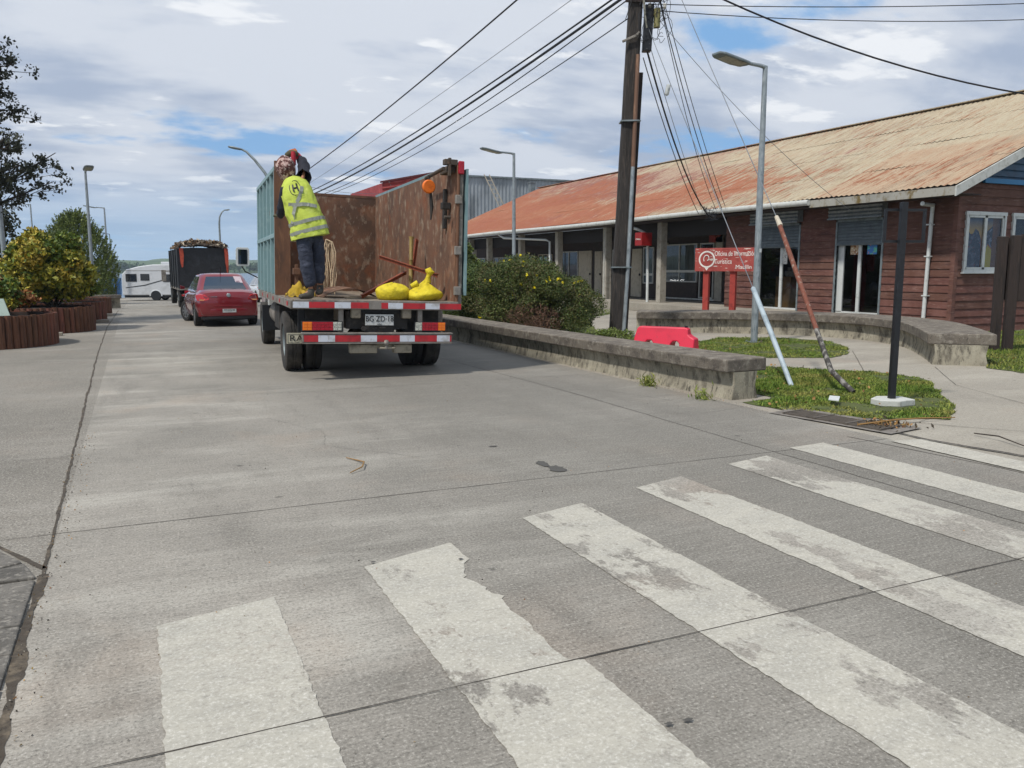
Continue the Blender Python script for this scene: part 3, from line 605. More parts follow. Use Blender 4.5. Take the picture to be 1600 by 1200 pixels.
# barge boards, fascia, soffit, gutter
b=bm()
for s in (0,1):
    k=lambda x: x if s==0 else 2*XR-x
    b.hexa([(k(XE-.04),YG-.06,rz(XE)-.26),(k(XR),YG-.06,rz(XR)-.24),(k(XR),YG-.015,rz(XR)-.24),(k(XE-.04),YG-.015,rz(XE)-.26),(k(XE-.04),YG-.06,rz(XE)-.03),(k(XR),YG-.06,rz(XR)-.02),(k(XR),YG-.015,rz(XR)-.02),(k(XE-.04),YG-.015,rz(XE)-.03)])
b.build('barge_board',M['wht'],bd)
b=bm(); b.box(XE-.02,XE+.01,YG-.015,18.25,3.33,3.53); b.build('fascia',mat('stained fascia board','9c9a91',.75,0,[('6b5a30',3,.52,.66,(1,1.4,1)),('5d5230',9,.58,.74,(1,1,.5),.8),('b5b3aa',14,.6,.8)],bump=(20,.3,.005)),bd)
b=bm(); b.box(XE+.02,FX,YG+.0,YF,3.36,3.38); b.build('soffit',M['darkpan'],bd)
b=bm(); gv=[];nn=60
for i in range(nn+1):
    y=18.2+(YF-18.2)*i/nn; dz=.02*math.sin((y-18.2)*.35)-.05*math.exp(-((y-27)/7)**2)*.0
    gv.append([(XE-.02-.13*math.sin(a)*0-.07+.07*math.cos(a),y,3.47+dz+.085*math.sin(a)) for a in [math.pi*(.0+k/10*2) for k in range(10)]])
b.loft(gv); b.build('gutter',M['wht'],bd,smooth=60)
def pipe(pts,name='downpipe',r=.05,m=None):
    b=bm(); b.tube(pts,r,10); return b.build(name,m or M['whtp'],bd,smooth=50)
pipe([(XE+.1,14.28+.3,3.2),(XE+.3,14.75,3.2),(FX-.12,14.82,3.2),(FX-.1,14.85,3.15),(FX-.1,14.9,.3)])
for z in (.9,1.9,2.7):
    b=bm(); b.box(FX-.16,FX-.03,14.81,14.96,z,z+.03); b.build('pipe_clip',M['whtp'],bd)
# roller shutters, door frames, glass doors
for (ya,yb),nm in ((D1,1),(D2,2)):
    d=bm(); 
    b=bm(); b.box(FX-.04,FX+.05,ya-.06,ya,.3,3.0); b.box(FX-.04,FX+.05,yb,yb+.06,.3,3.0); b.box(FX-.04,FX+.05,ya-.06,yb+.06,2.93,3.0); dfr=b.build('door_frame',M['galvd'],bd)
    b=bm(); z=2.32
    while z<2.93: b.hexa([(FX+.02,ya,z),(FX-.03,ya,z),(FX-.03,yb,z),(FX+.02,yb,z),(FX+.02,ya,z+.085),(FX-.01,ya,z+.085),(FX-.01,yb,z+.085),(FX+.02,yb,z+.085)]); z+=.09
    b.box(FX-.05,FX+.03,ya,yb,2.26,2.32); b.build('roller_shutter',M['shutter'],dfr)
    b=bm(); y=ya-.12; n=0; vs_=[]
    for k in range(9):
        z=3.02+.42*k/8; xo=FX-.28-.0*k+.03*(k%2); vs_+= [(xo,ya-.15,z),(xo,yb+.15,z)]
    b.add(vs_,[(2*k,2*k+1,2*k+3,2*k+2) for k in range(8)]); b.hexa([(FX-.25,ya-.15,3.02),(FX-.05,ya-.15,3.02),(FX-.05,yb+.15,3.02),(FX-.25,yb+.15,3.02),(FX-.25,ya-.15,3.42),(FX-.05,ya-.15,3.42),(FX-.05,yb+.15,3.42),(FX-.25,yb+.15,3.42)]); b.box(FX-.3,FX-.25,ya-.16,yb+.16,2.99,3.03)
    b.build('shutter_housing',M['corrg'],bd)
    b=bm(); fw=.07 if nm==1 else .05
    mid=(ya+yb)/2+(.02 if nm==1 else -.1)
    w_=.2 if nm==1 else .05
    b.box(FX+.06,FX+.11,yb-w_,yb,.36,2.26); b.box(FX+.06,FX+.11,ya,ya+.04,.36,2.26); b.box(FX+.055,FX+.11,mid-.05,mid+.05,.36,2.26); b.box(FX+.06,FX+.11,ya,yb,.33,.38); b.box(FX+.06,FX+.11,ya,yb,2.26,2.31)
    f=b.build('glass_door',M['whtp'],bd)
    b=bm(); b.add([(FX+.085,ya+.04,.38),(FX+.085,yb-w_,.38),(FX+.085,yb-w_,2.26),(FX+.085,ya+.04,2.26)],[(0,1,2,3)]); b.build('pane',M['glass'],f,recalc=False)
pm1=mat('food notice paper','b9a384',.6,0,[('8a5a34',9,.48,.56),('d9d2c4',14,.58,.62)]); pm2=mat('blue notice paper','3c74b8',.6,0,[('5ab7a0',4,.5,.55,(1,1,3)),('d07a3c',7,.6,.63)])
def paper(label,y,z,wy,h,m): b=MB(); b.box(-.004,.004,-wy/2,wy/2,0,h); o=b.build('notice',m,loc=(FX+.078,y,z)); tag(o,label,'notice'); return o
paper('square notice with brown food pictures on the left pane of the right shop door',17.42,2.0,.32,.4,pm1)
paper('blue and green notice on the right pane of the right shop door',16.82,2.0,.33,.35,pm2)
paper('small white notice on the glass of the left hand shop door',20.2,1.75,.22,.5,mat('white paper','c9c9c4',.6,0,[('777777',20,.55,.6)]))
# counter, fridge and things seen dimly inside the shops
b=MB(); b.box(19.3,19.9,20.55,21.25,.34,1.35); tag(b.build('shop_counter',M['woodc'],bevel=.01),'plain plywood counter just inside the left hand shop door','counter')
b=MB(); b.box(-.25,.25,-.2,.2,0,.18); b.box(-.2,.1,-.15,.15,.18,.3); tag(b.build('cash_register',M['greysteel'],loc=(19.6,20.7,1.352),bevel=.02),'small grey machine standing on the plywood counter','machine')
b=MB(); b.box(19.6,20.2,16.6,17.1,.34,.4); b.box(19.65,20.15,16.65,17.05,1.05,1.09)
for x in (19.68,20.12):
    for y in (16.68,17.02): b.box(x-.02,x+.02,y-.02,y+.02,.34,1.05)
b.box(19.7,20.0,16.7,17.0,1.09,1.3); tag(b.build('display_table',mat('pale table','77736c',.6)),'dim table with a box on it inside the right hand shop','table')
# gable windows with picture banners behind them
def gwin(x0,x1,z0,z1,lbl):
    b=bm(); Y=YN-.05
    for a in ((x0-.09,x1+.09,z1,z1+.09),(x0-.07,x1+.07,z0-.07,z0),(x0-.07,x0,z0,z1),(x1,x1+.07,z0,z1)): b.box(a[0],a[1],Y-.02,Y+.06,a[2],a[3])
    b.box(x0-.11,x1+.11,Y-.05,Y+.03,z0-.1,z0-.07)
    m_=(x0+x1)/2
    for a in ((x0,x0+.06,z0,z1),(x1-.05,x1,z0,z1),(m_-.05,m_+.05,z0,z1),(x0,x1,z0,z0+.06),(x0,x1,z1-.06,z1)): b.box(a[0]+.001,a[1]-.001,Y+.0,Y+.045,a[2]+.001,a[3]-.001)
    f=b.build('window_frame',M['whtp'],bd,bevel=.004)
    b=bm(); b.add([(x0+.03,Y+.03,z0+.03),(x1-.03,Y+.03,z0+.03),(x1-.03,Y+.03,z1-.03),(x0+.03,Y+.03,z1-.03)],[(0,1,2,3)]); b.build('pane',M['glass'],f,recalc=False)
gwin(*W1,''); gwin(*W2,'')
t=thing('picture_banner',(W1[0],YN+.02,W1[2]),'landscape picture with orange sky and dark mountain behind the left gable window','banner')
def flat(pts,m,y,parent,name): b=MB(); b.prism([(p[0],y,p[1]) for p in pts],(0,.004,0)); return b.build(name,m,parent)
sk=NT('banner sky'); sz=sk.N('ShaderNodeSeparateXYZ'); sk.L(sk.tc.outputs['Object'],sz.inputs[0]); cr=sk.N('ShaderNodeValToRGB'); sk.L(sk.ramp(sz.outputs[2],.6,1.35),cr.inputs[0]); e=cr.color_ramp.elements; e[0].position=.1; e[0].color=lin('d07a2c'); e[1].position=.85; e[1].color=lin('56627a'); n2=e.new(.4); n2.color=lin('e0b44e'); sk.L(cr.outputs[0],sk.b.inputs['Base Color'])
flat([(0,0),(1.02,0),(1.02,1.35),(0,1.35)],sk.m,0,t,'sky_field')
flat([(0,0),(.62,0),(.6,.75),(.5,.95),(.38,1.02),(.3,.9),(.2,.88),(.08,1.0),(0,1.1)],mat('banner dark blue','2b3350',.6,0,[('5d6680',7,.5,.58),('8a2f3c',16,.62,.66)]),-.01,t,'mountain')
flat([(.62,0),(1.02,0),(1.02,.5),(.85,.62),(.75,.35)],mat('banner yellow','cbb81e',.6),-.01,t,'yellow_field')
flat([(.62,.25),(.75,.4),(.86,.66),(1.0,.55),(1.02,1.1),(.8,.95),(.66,.8)],mat('banner dark','23293f',.6,0,[('7d87a0',9,.55,.6)]),-.015,t,'dark_field')
b=MB(); b.box(0,.3,0,.03,0,1.35); tag(b.build('brown_board',mat('brown cupboard','7a4a22',.6,0,[('5c3416',5,.5,.7)]),loc=(W1[0]+1.04,YN+.05,W1[2])),'narrow brown board standing at the right side of the left gable window','board')
b=MB(); b.box(0,.9,0,.3,0,.85); tag(b.build('cupboard',mat('orange brown cupboard','8f4f1e',.6,0,[('6a3812',5,.5,.7)]),loc=(W2[0],YN+.05,W2[2]-.03)),'orange brown cupboard behind the right gable window','cupboard')
# porch: pillars
py_=[PX(px,440,FX).y for px in (1033,948,873,815,765,737)]+[50.2]
for y in py_:
    b=bm(); b.box(FX-.14,FX+.14,y-.14,y+.14,.3,3.36); b.build('pillar',M['pillar'],bd,bevel=.01)
# porch back wall: dark, with panels
XW=20.8
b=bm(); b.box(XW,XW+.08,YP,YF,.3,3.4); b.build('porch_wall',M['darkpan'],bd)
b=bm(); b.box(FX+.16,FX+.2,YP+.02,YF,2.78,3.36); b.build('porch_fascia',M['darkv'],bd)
def yw(px): return PX(px,440,XW).y
def panel(px0,px1,z0,z1,kind,name='window'):
    y0,y1=sorted((yw(px0),yw(px1))); fr=.05
    if kind=='door':
        b=bm(); b.box(XW-.05,XW,y0,y1,z0,z1); d=b.build('door',M['beige'],bd,bevel=.01)
        b=bm()
        for a,c in ((z0+.15,z0+.95),(z0+1.05,z1-.15)): b.box(XW-.065,XW-.052,y0+.12,y1-.12,a,c)
        b.build('door_panel',M['beige'],d,bevel=.008); b=bm(); b.box(XW-.12,XW-.055,y0+.06,y0+.1,z0+.95,z0+1.05); b.build('handle',M['black'],d); return
    b=bm(); 
    for a in ((y0,y1,z0,z0+fr),(y0,y1,z1-fr,z1),(y0,y0+fr,z0+fr,z1-fr),(y1-fr,y1,z0+fr,z1-fr)): b.box(XW-.07,XW-.01,*a)
    for k in range(1,kind[0]): yy=y0+(y1-y0)*k/kind[0]; b.box(XW-.068,XW-.012,yy-fr/2,yy+fr/2,z0+fr,z1-fr)
    if kind[1]: zz_=kind[1]; b.box(XW-.069,XW-.011,y0+fr,y1-fr,zz_-.05,zz_+.05)
    f=b.build('window_frame' if name=='window' else name,M[kind[3]] if len(kind)>3 else M['wht'],bd)
    b=bm(); b.add([(XW-.03,y0+fr,z0+fr),(XW-.03,y1-fr,z0+fr),(XW-.03,y1-fr,z1-fr),(XW-.03,y0+fr,z1-fr)],[(0,1,2,3)]); b.build('pane',M['glass'],f,recalc=False)
    if kind[2]:
        m_=kind[2]; b=bm(); vs_=[]; n=int((y1-y0)/.03)
        for k in range(n+1): y=y0+.02+(y1-y0-.04)*k/n; x=XW-.015+.008*math.sin(k*1.7)-.0; vs_+=[(x-.006,y,z0+fr),(x-.006,y,z1-fr)]
        b.add(vs_,[(2*k,2*k+2,2*k+3,2*k+1) for k in range(n)]); b.build('curtain',M[m_],f,recalc=False)
panel(1036,1090,1.05,2.62,(2,1.5,'curtain')); 
b=bm(); b.box(XW-.03,XW-.002,yw(1090),yw(1036),.42,1.03); b.box(XW-.04,XW-.002,yw(1127),yw(1036),.34,.4,1); b.build('lower_panel',[M['darkpan'],M['wht']],bd)
panel(1094,1116,.42,2.62,(1,0,None),'poster_case')
panel(1006,1022,.95,2.55,(1,1.35,'curtain')); panel(987,1003,.34,2.5,'door')
panel(876,904,.34,2.5,(2,0,None)); panel(905,925,.34,2.5,'door'); panel(930,941,.34,2.45,'door'); panel(958,983,.9,2.5,(2,0,None))
panel(820,838,.8,2.35,(3,0,None,'beige')); panel(842,864,.5,2.4,(3,0,None,'beige')); panel(773,795,.9,2.3,(3,1.2,None)); panel(796,806,.6,2.3,'door'); panel(742,760,.9,2.3,(2,0,None))
b=bm(); b.box(XW-.08,XW-.055,yw(806),yw(796),.8,2.2); b.build('blue_board',mat('blue board','2f6f9c',.6),bd)
b=bm(); b.box(XW-.06,XW-.005,yw(1129),yw(1118),.34,3.3); b.box(XW-.06,XW-.005,yw(1044)-.0,yw(1036)+.0,2.62,2.7); b.build('grey_trim',M['pillar'],bd)
# things on the porch
t=thing('poster',(XW-.05,yw(1105),.5),'teal shape over orange shape on a black poster in the white framed case','poster')
b=MB(); b.box(-.004,.004,-.3,.3,0,2.05); b.build('backing',M['dark'],t)
b=MB(); b.prism([(0,-.12,1.2),(0,.16,1.2),(0,.12,1.75),(0,.02,1.98),(0,-.08,1.75)],(-.008,0,0)); b.build('teal_shape',mat('teal print','1f7a78',.6),t)
b=MB(); b.prism([(0,-.22,.1),(0,-.02,.1),(0,.0,.5),(0,-.22,.5)],(-.008,0,0)); b.prism([(0,-.2,.9),(0,0.05,.85),(0,-.1,1.1)],(-.008,0,0)); b.build('orange_shape',mat('orange print','c46a1c',.6),t)
b=MB(); b.box(-.24,.24,-.24,.24,0,.5); t=tag(b.build('hanging_sign_box',mat('deep red sign box','8d1414',.5,0,[('7a1010',6,.5,.7)]),loc=(17.95,27.1,2.48),bevel=.02),'deep red sign box hung under the porch eave beside the white pipe','sign')
text('lettering','Clínica',.09,M['lett'],t,(-.245,0,.25),(R(90),0,R(-90)),sx=1.4)
b=bm(); b.tube([(XE+.02,28.6,3.38),(XE+.25,27.5,3.12),(FX-.28,27.35,2.95),(FX-.28,27.3,.3)],.055,8); b.build('downpipe',M['whtp'],bd,smooth=50)
b=bm(); yq=PX(867,400,FX).y; b.tube([(XE+.02,yq+4.8,3.4),(XE+.1,yq+4.3,3.2),(FX-.3,yq+.4,3.0),(FX-.28,yq,2.9),(FX-.28,yq,.3)],.055,8); b.build('downpipe',M['whtp'],bd,smooth=50)
pipe([(FX-.3,30.6,3.3),(FX-.3,30.6,.3)],'conduit',.018,M['wht'])
t=thing('wall_sign',(XW-.04,yw(1118),2.62),'dark red square sign board high on the porch wall right of the curtained window','sign'); b=MB(); b.box(-.02,.02,-.42,.42,0,.62); b.build('board',M['signred'],t)
b=MB(); b.tube([(-.025,.0+math.cos(a)*.13,.33+math.sin(a)*.13) for a in [k*math.pi/6 for k in range(2,13)]],.018,5); b.tube([(-.025,-.2+math.cos(a)*.1,.33+math.sin(a)*.1) for a in [k*math.pi/6 for k in range(0,13)]],.018,5); b.build('emblem',mat('faded emblem','b5645a',.6),t)
t=thing('wall_unit',(FX-.2,PX(742,385,FX).y,2.35),'small pale box mounted under the far end of the porch eave','box'); b=MB(); b.box(-.12,.12,-.5,.5,0,.36); b.build('casing',M['pillar'],t,bevel=.02); b=MB(); b.box(-.13,-.121,-.4,.4,.06,.3); b.build('grille',M['greysteel'],t)
# ---------------- wheel helper: tyre and rim as parts (axis along local x)
def wheel(parent,c,r,w,rimr,rim='galvd',spokes=0,yaw=0.,name='wheel',dusty=False,out=-1):
    h=bpy.data.objects.new(name,None); COL.objects.link(h); h.parent=parent; h.location=c; h.rotation_euler=(0,0,yaw); h.empty_display_size=.1
    b=MB(); pr=[(rimr,-w*.42),(rimr+.02,-w*.5),(r*.93,-w*.5),(r*.985,-w*.44),(r,-w*.36),(r,-w*.12),(r-.012,-w*.11),(r-.012,-w*.07),(r,-w*.06),(r,w*.06),(r-.012,w*.07),(r-.012,w*.11),(r,w*.12),(r,w*.36),(r*.985,w*.44),(r*.93,w*.5),(rimr+.02,w*.5),(rimr,w*.42)]
    b.lathe(pr,axis='x',n=40); b.build('tyre',M['rubberd' if dusty else 'rubber'],h,smooth=35)
    b=MB()
    if spokes:
        b.lathe([(rimr,w*.42),(rimr,-w*.42),(rimr-.02,-w*.42),(rimr-.03,w*.3),(.0,w*.3)],axis='x',n=32)
        for k in range(spokes):
            a=2*math.pi*k/spokes; ca,sa=math.cos(a),math.sin(a); x=out*w*.36
            b.bar((x,ca*.03,sa*.03),(x,ca*(rimr-.01),sa*(rimr-.01)),.05,.03,up=(1,0,0))
        b.lathe([(.06,out*w*.3),(.06,out*w*.42),(0,out*w*.43)],axis='x',n=14)
    else:
        b.lathe([(rimr,w*.42),(rimr-.015,w*.42),(rimr-.03,w*.15),(rimr*.6,w*.05),(rimr*.45,w*.3),(0,w*.32)],axis='x',n=28); b.lathe([(rimr,-w*.42),(rimr-.015,-w*.42),(rimr-.03,-w*.15),(rimr*.6,-w*.05),(rimr*.45,-w*.3),(0,-w*.32)],axis='x',n=28)
    b.build('rim',M[rim],h,smooth=40); return h
# ---------------- the cargo truck
TX,TY,TYAW=3.22,11.73,-R(3.5)
tk=thing('cargo_truck',(TX,TY,0),'flatbed cargo truck with a tall open rusty steel box and pale blue ribbed side','truck',rz=TYAW)
RL=math.tan(R(1.65))
def TR(v): return Vector((v[0]+RL*(v[2]-1.14),v[1],v[2]-RL*v[0]))
def T_(): return MB(TR)
def TW(x,y,z): # truck local (rolled) to world
    return Matrix.Translation((TX,TY,0))@Matrix.Rotation(TYAW,4,'Z')@TR(Vector((x,y,z)))
HB=1.225; FZ=1.14; WT=3.15; BL=6.0; LW0=2.15
b=T_(); b.box(-HB,HB,0,BL,FZ-.05,FZ); b.box(-.6,-.48,.25,BL,FZ-.3,FZ-.05,0); b.build('bed_floor',mat('worn bed planks','7d7060',.85,0,[('5c4f42',4,.45,.7,(3,.3,1)),('978b79',9,.55,.75,(3,.4,1)),('40382f',12,.6,.75)],bump=(20,.4,.01)),tk)
b=T_()
b.box(-HB-.03,-HB+.02,0,BL,FZ-.13,FZ-.01); b.box(HB-.02,HB+.03,0,BL,FZ-.13,FZ-.01); b.box(-HB+.02,HB-.02,-.03,.02,FZ-.13,FZ-.0)
b.box(-HB,HB,.3,.38,FZ-.15,FZ-.05); 
for k in range(1,8): b.box(-HB+.05,HB-.05,k*.75,k*.75+.08,FZ-.15,FZ-.05)
b.build('bed_frame',M['greysteel'],tk,bevel=.006)
# reflective strip on the tail
def tape(x0,x1,z0,z1,y,n0,segs,name,parent):
    x=x0; rb=T_(); wb=T_(); i=n0
    for s in segs:
        e=min(x+s,x1); (rb if i%2==0 else wb).box(x,e,y-.004,y,z0,z1); x=e; i+=1
    o=bpy.data.objects.new(name,None); COL.objects.link(o); o.parent=parent
    for k,(bb,m_,nm) in enumerate(((rb,'red','red_tape'),(wb,'white','white_tape'))):
        # each strip of tape a part
        nv=len(bb.v)//8
        for j in range(nv):
            q=MB(); q.v=bb.v[j*8:(j+1)*8]; q.f=bb.f[:6]; q.m=[0]*6; q.build(nm,M[m_],o)
tape(-HB,-.155,FZ-.115,FZ-.03,-.031,1,[.22,.36,.23,.35,.09],'tail_strip',tk)
tape(.03,HB+.02,FZ-.115,FZ-.03,-.031,0,[.10,.22,.34,.22,.5],'tail_strip',tk)
for i in range(5):
    q=T_(); y=.35+i*1.15; q.box(-HB-.036,-HB-.031,y,y+.12,FZ-.1,FZ-.04); q.build('side_reflector',M['red'],tk)
# walls
b=T_(); b.box(HB-.06,HB-.02,.06,BL,FZ,WT); b.build('right_wall',M['rust'],tk)
b=T_(); 
for k in range(8): y=.3+k*.78; b.box(HB-.02,HB+.04,y,y+.06,FZ,WT)
b.box(HB-.021,HB+.05,.06,BL,FZ+.95,FZ+1.01); b.box(HB-.05,HB+.05,.06,BL,WT,WT+.05); b.build('right_wall_frame',M['teal'],tk)
b=T_(); b.box(-HB+.03,HB-.06,BL-.05,BL-.01,FZ,WT-.03); b.build('front_wall',M['rust'],tk)
b=T_(); b.box(-HB+.03,HB-.03,BL-.055,BL+.03,WT-.03,WT+.02)
for k in range(5): x=-HB+.1+k*.55; b.box(x,x+.06,BL-.009,BL+.04,FZ,WT-.03)
b.build('front_wall_frame',M['rust2'],tk)
b=T_(); b.box(-HB+.02,-HB+.05,LW0,BL,FZ+.0,WT-.02); b.build('left_wall',M['teal'],tk)
for y in (2.15,2.85,3.6,4.4,5.2,5.92):
    b=T_(); b.box(-HB-.05,-HB+.02,y,y+.07,FZ,WT+.0); b.build('rib',M['teal2'],tk,bevel=.006)
b=T_(); b.box(-HB-.055,-HB+.02,LW0,BL,FZ+.93,FZ+1.0); b.box(-HB-.055,-HB+.05,LW0,BL,WT-.02,WT+.05); b.build('side_rail',M['teal2'],tk,bevel=.006)
b=T_(); b.box(-HB-.05,-HB+.20,LW0-.06,LW0-.002,FZ,WT-.02); b.build('rear_stub_board',M['rust2'],tk,bevel=.004)
b=T_(); b.box(-HB-.04,-HB+.04,LW0-.02,LW0+.04,WT-.05,WT+.14); b.build('corner_stake',M['rust2'],tk)
b=T_(); b.box(-HB+.22,-HB+.27,LW0-.5,LW0-.44,FZ,FZ+.5); b.box(-HB+.19,-HB+.3,LW0-.53,LW0-.41,FZ+.34,FZ+.44); b.build('hinge_post',M['rust2'],tk,bevel=.006)
# rear right post with hinges and lamp
b=T_(); b.box(HB-.02,HB+.035,-.0,.06,FZ-.02,WT+.03); b.build('rear_post',M['greysteel'],tk,bevel=.008)
b=T_(); b.tube([(HB-.045,.0,FZ),(HB-.045,.0,WT+.0)],.026,8); b.build('hinge_rod',M['rust2'],tk,smooth=50)
for z in (FZ+.1,FZ+.7,FZ+1.45):
    b=T_(); b.box(HB-.09,HB+.01,-.04,.03,z,z+.13); b.build('hinge',M['greysteel'],tk,bevel=.01)
b=T_(); b.box(HB+.06,HB+.09,-.06,.35,FZ+.1,WT-.05); b.build('folded_gate_edge',M['teal'],tk)
b=T_(); b.box(HB-.06,HB+.03,-.05,.0,WT-.13,WT+.06); b.build('marker_lamp',M['redl'],tk,bevel=.015)
b=T_(); b.box(HB-.19,HB-.065,.1,.5,WT-.1,WT+.0); b.box(HB-.26,HB-.06,.0,.12,WT+.0,WT+.08); b.box(HB-.2,HB-.16,.0,.06,WT-.16,WT+.1); b.tube([(HB-.25,.1,WT-.05),(HB-.25,1.1,WT-.09)],.03,8); b.tube([(HB-.2,.2,WT-.75),(HB-.1,.2,WT-.75)],.03,6); b.build('gate_latch',mat('dark rusty fittings','4b433b',.8,.2,[('6d5540',12,.5,.7)]),tk,bevel=.006)
b=T_(); b.box(HB-.2,HB-.07,.3,.42,WT-.62,WT-.52); b.box(HB-.12,HB-.07,.5,.58,WT-.9,WT-.3); b.build('latch_bracket',M['chassis'],tk,bevel=.006)
# chassis, axles, bumper
b=T_(); b.box(-.45,-.36,.1,8.2,.72,.98); b.box(.36,.45,.1,8.2,.72,.98); b.box(-.36,.36,.1,.2,.74,.96); b.box(-.36,.36,2.8,2.9,.74,.96); b.box(-1.0,-.36,.35,.42,.8,1.05); b.box(.45,1.0,.35,.42,.8,1.05); b.build('chassis_rail',M['chassis'],tk)
b=MB(); b.tube([(-1.0,1.5,.48),(1.0,1.5,.48)],.08,10); b.lathe([(.0,-.2),(.2,-.12),(.24,0),(.2,.12),(0,.2)],(0,1.5,.48),'y',16); b.build('axle',M['chassis'],tk,smooth=50)
for x in (-.48,.4):
    b=MB()
    for k in range(5): b.box(x-.035+.06*0,x+.045,.85+k*.08,2.2-k*.08,.56+k*.025,.58+k*.025)
    b.build('leaf_spring',M['chassis'],tk)
for a_,c_ in ((-1.1,-.5),(.5,1.02)):
    b=T_(); b.box(a_,c_,.45,.5,.56,1.0); b.build('mud_guard',M['black'],tk)
b=T_(); b.box(-.42,.42,.12,.16,.72,1.0); b.build('rear_panel',M['black'],tk)
for x in (-.55,.62):
    b=T_(); b.box(x-.03,x+.04,.02,.1,.6,1.02); b.build('bumper_bracket',M['greysteel'],tk,bevel=.004)
for x in (-.33,.42):
    b=T_(); b.box(x-.07,x+.07,.0,.12,.88,1.03); b.build('pad_block',mat('pale worn rubber block','8b8272',.9,0,[('6a6255',10,.5,.7)],bump=(30,.4,.01)),tk,bevel=.02)
b=T_(); b.box(-1.1,1.1,-.06,.05,.53,.66); b.box(-1.11,1.11,-.075,.05,.655,.675); b.box(-1.11,1.11,-.075,.05,.515,.53); bp=b.build('bumper',M['greysteel'],tk,bevel=.006)
tape(-1.08,1.09,.545,.64,-.063,0,[.2,.235,.37,.235,.34,.225,.34,.2,.4],'bumper_tape',tk)
b=T_(); b.box(-1.3,-1.0,.06,.09,.51,.66); so_=b.build('side_sign',mat('cream sign plate','b9b39c',.6),tk)
b=T_(); 
for a in ((-1.29,-1.0,.645,.65),(-1.29,-1.0,.52,.525),(-1.29,-1.285,.525,.645)): b.box(a[0],a[1],.054,.058,a[2],a[3])
b.build('sign_border',M['letk'],so_)
def ttext(s,size,m,x,y,z,parent,sx=1.):
    p=TR(Vector((x,y,z))); return text('lettering',s,size,m,parent,p,(R(90),R(1.65),0),sx=sx)
ttext('RA',.125,M['letk'],-1.17,.052,.583,so_,1.25)
for side,x0 in ((-1,-1.09),(1,.55)):
    L_=.55 if side<0 else .46; h=bpy.data.objects.new('tail_light',None); COL.objects.link(h); h.parent=tk
    segs=[('orangel',.24),('redl',.54),('whitel',.22)]; segs=segs if side<0 else segs[::-1]; x=x0
    b=T_(); b.box(x0-.015,x0+L_+.015,.0,.05,.695,.835); b.build('lamp_housing',M['black'],h)
    for m_,fr in segs:
        wd=fr*L_; nm={'orangel':'orange_lens','redl':'red_lens','whitel':'clear_lens'}[m_]; b=T_(); n=2 if fr<.3 else 5
        b.box(x,x+wd,-.004,.0,.705,.825)
        for i in range(n):
            for j in range(3): b.box(x+.008+i*(wd-.01)/n,x+(i+1)*(wd-.01)/n,-.012,-.0041,.71+j*.039,.742+j*.039)
        b.build(nm,M[m_],h); x+=wd
b=T_(); b.box(-.2,.22,-.0,.004,.78,.94); pl=b.build('license_plate',M['plw'],tk,bevel=.002)
ttext('BG·ZD·18',.115,M['letk'],.01,-.004,.872,pl,.86); ttext('CHILE',.025,M['letk'],.01,-.004,.798,pl)
b=T_(); b.box(-.2,.22,.03,.05,.62,.9); b.tube([(-.22,.02,.73),(-.22,-.01,.73)],.035,10); b.box(.01,.1,-.01,.0,.735,.76); b.build('plate_bracket',M['chassis'],tk)
b=T_(); b.box(-.42,-.02,.0,.12,.37,.5); b.box(.22,.5,.0,.12,.37,.5); b.box(-.42,.5,.03,.14,.44,.52,0); b.bar((.0,-.05,.45),(.24,-.05,.45),.03,.03); b.build('tow_bar',mat('pale worn steel','99917f',.7,.2,[('6f675a',9,.5,.7)]),tk,bevel=.012)
b=T_(); b.tube([(.1,-.06,.44),(.1,-.06,.5)],.02,8); b.lathe([(0,-.045),(.03,-.035),(.045,0),(.03,.035),(0,.045)],(.1,-.06,.53),'z',14); b.build('tow_ball',M['greysteel'],tk,smooth=60)
for s in (-1,1):
    wheel(tk,(s*1.11,1.5,.47),.47,.25,.26,dusty=True,out=s); wheel(tk,(s*.81,1.5,.47),.47,.25,.26,out=s)
    wheel(tk,(s*1.07,6.55,.45),.45,.24,.25,dusty=True,out=s)
b=T_(); b.box(-1.12,-.55,3.1,4.0,.5,.92); b.build('tool_box',M['chassis'],tk,bevel=.02)
b=T_(); b.lathe([(0,4.3),(.24,4.32),(.26,4.36),(.26,5.2),(.24,5.24),(0,5.25)],(-.86,0,.72),'y',20); b.build('fuel_tank',M['greysteel'],tk,smooth=50)
b=T_(); b.box(.55,1.1,3.1,4.6,.5,.92); b.build('battery_box',M['chassis'],tk,bevel=.02)
b=T_(); b.lathe([(0,-.1),(.12,-.1),(.13,.0),(.12,.18),(0,.18)],(1.1,.9,.86),'z',12); b.build('air_canister',M['greysteel'],tk,smooth=50)
for a_ in (-1.25,.85):
    b=T_(); b.box(a_,a_+.4,5.2,5.24,.35,.85); b.build('mud_flap',M['black'],tk)
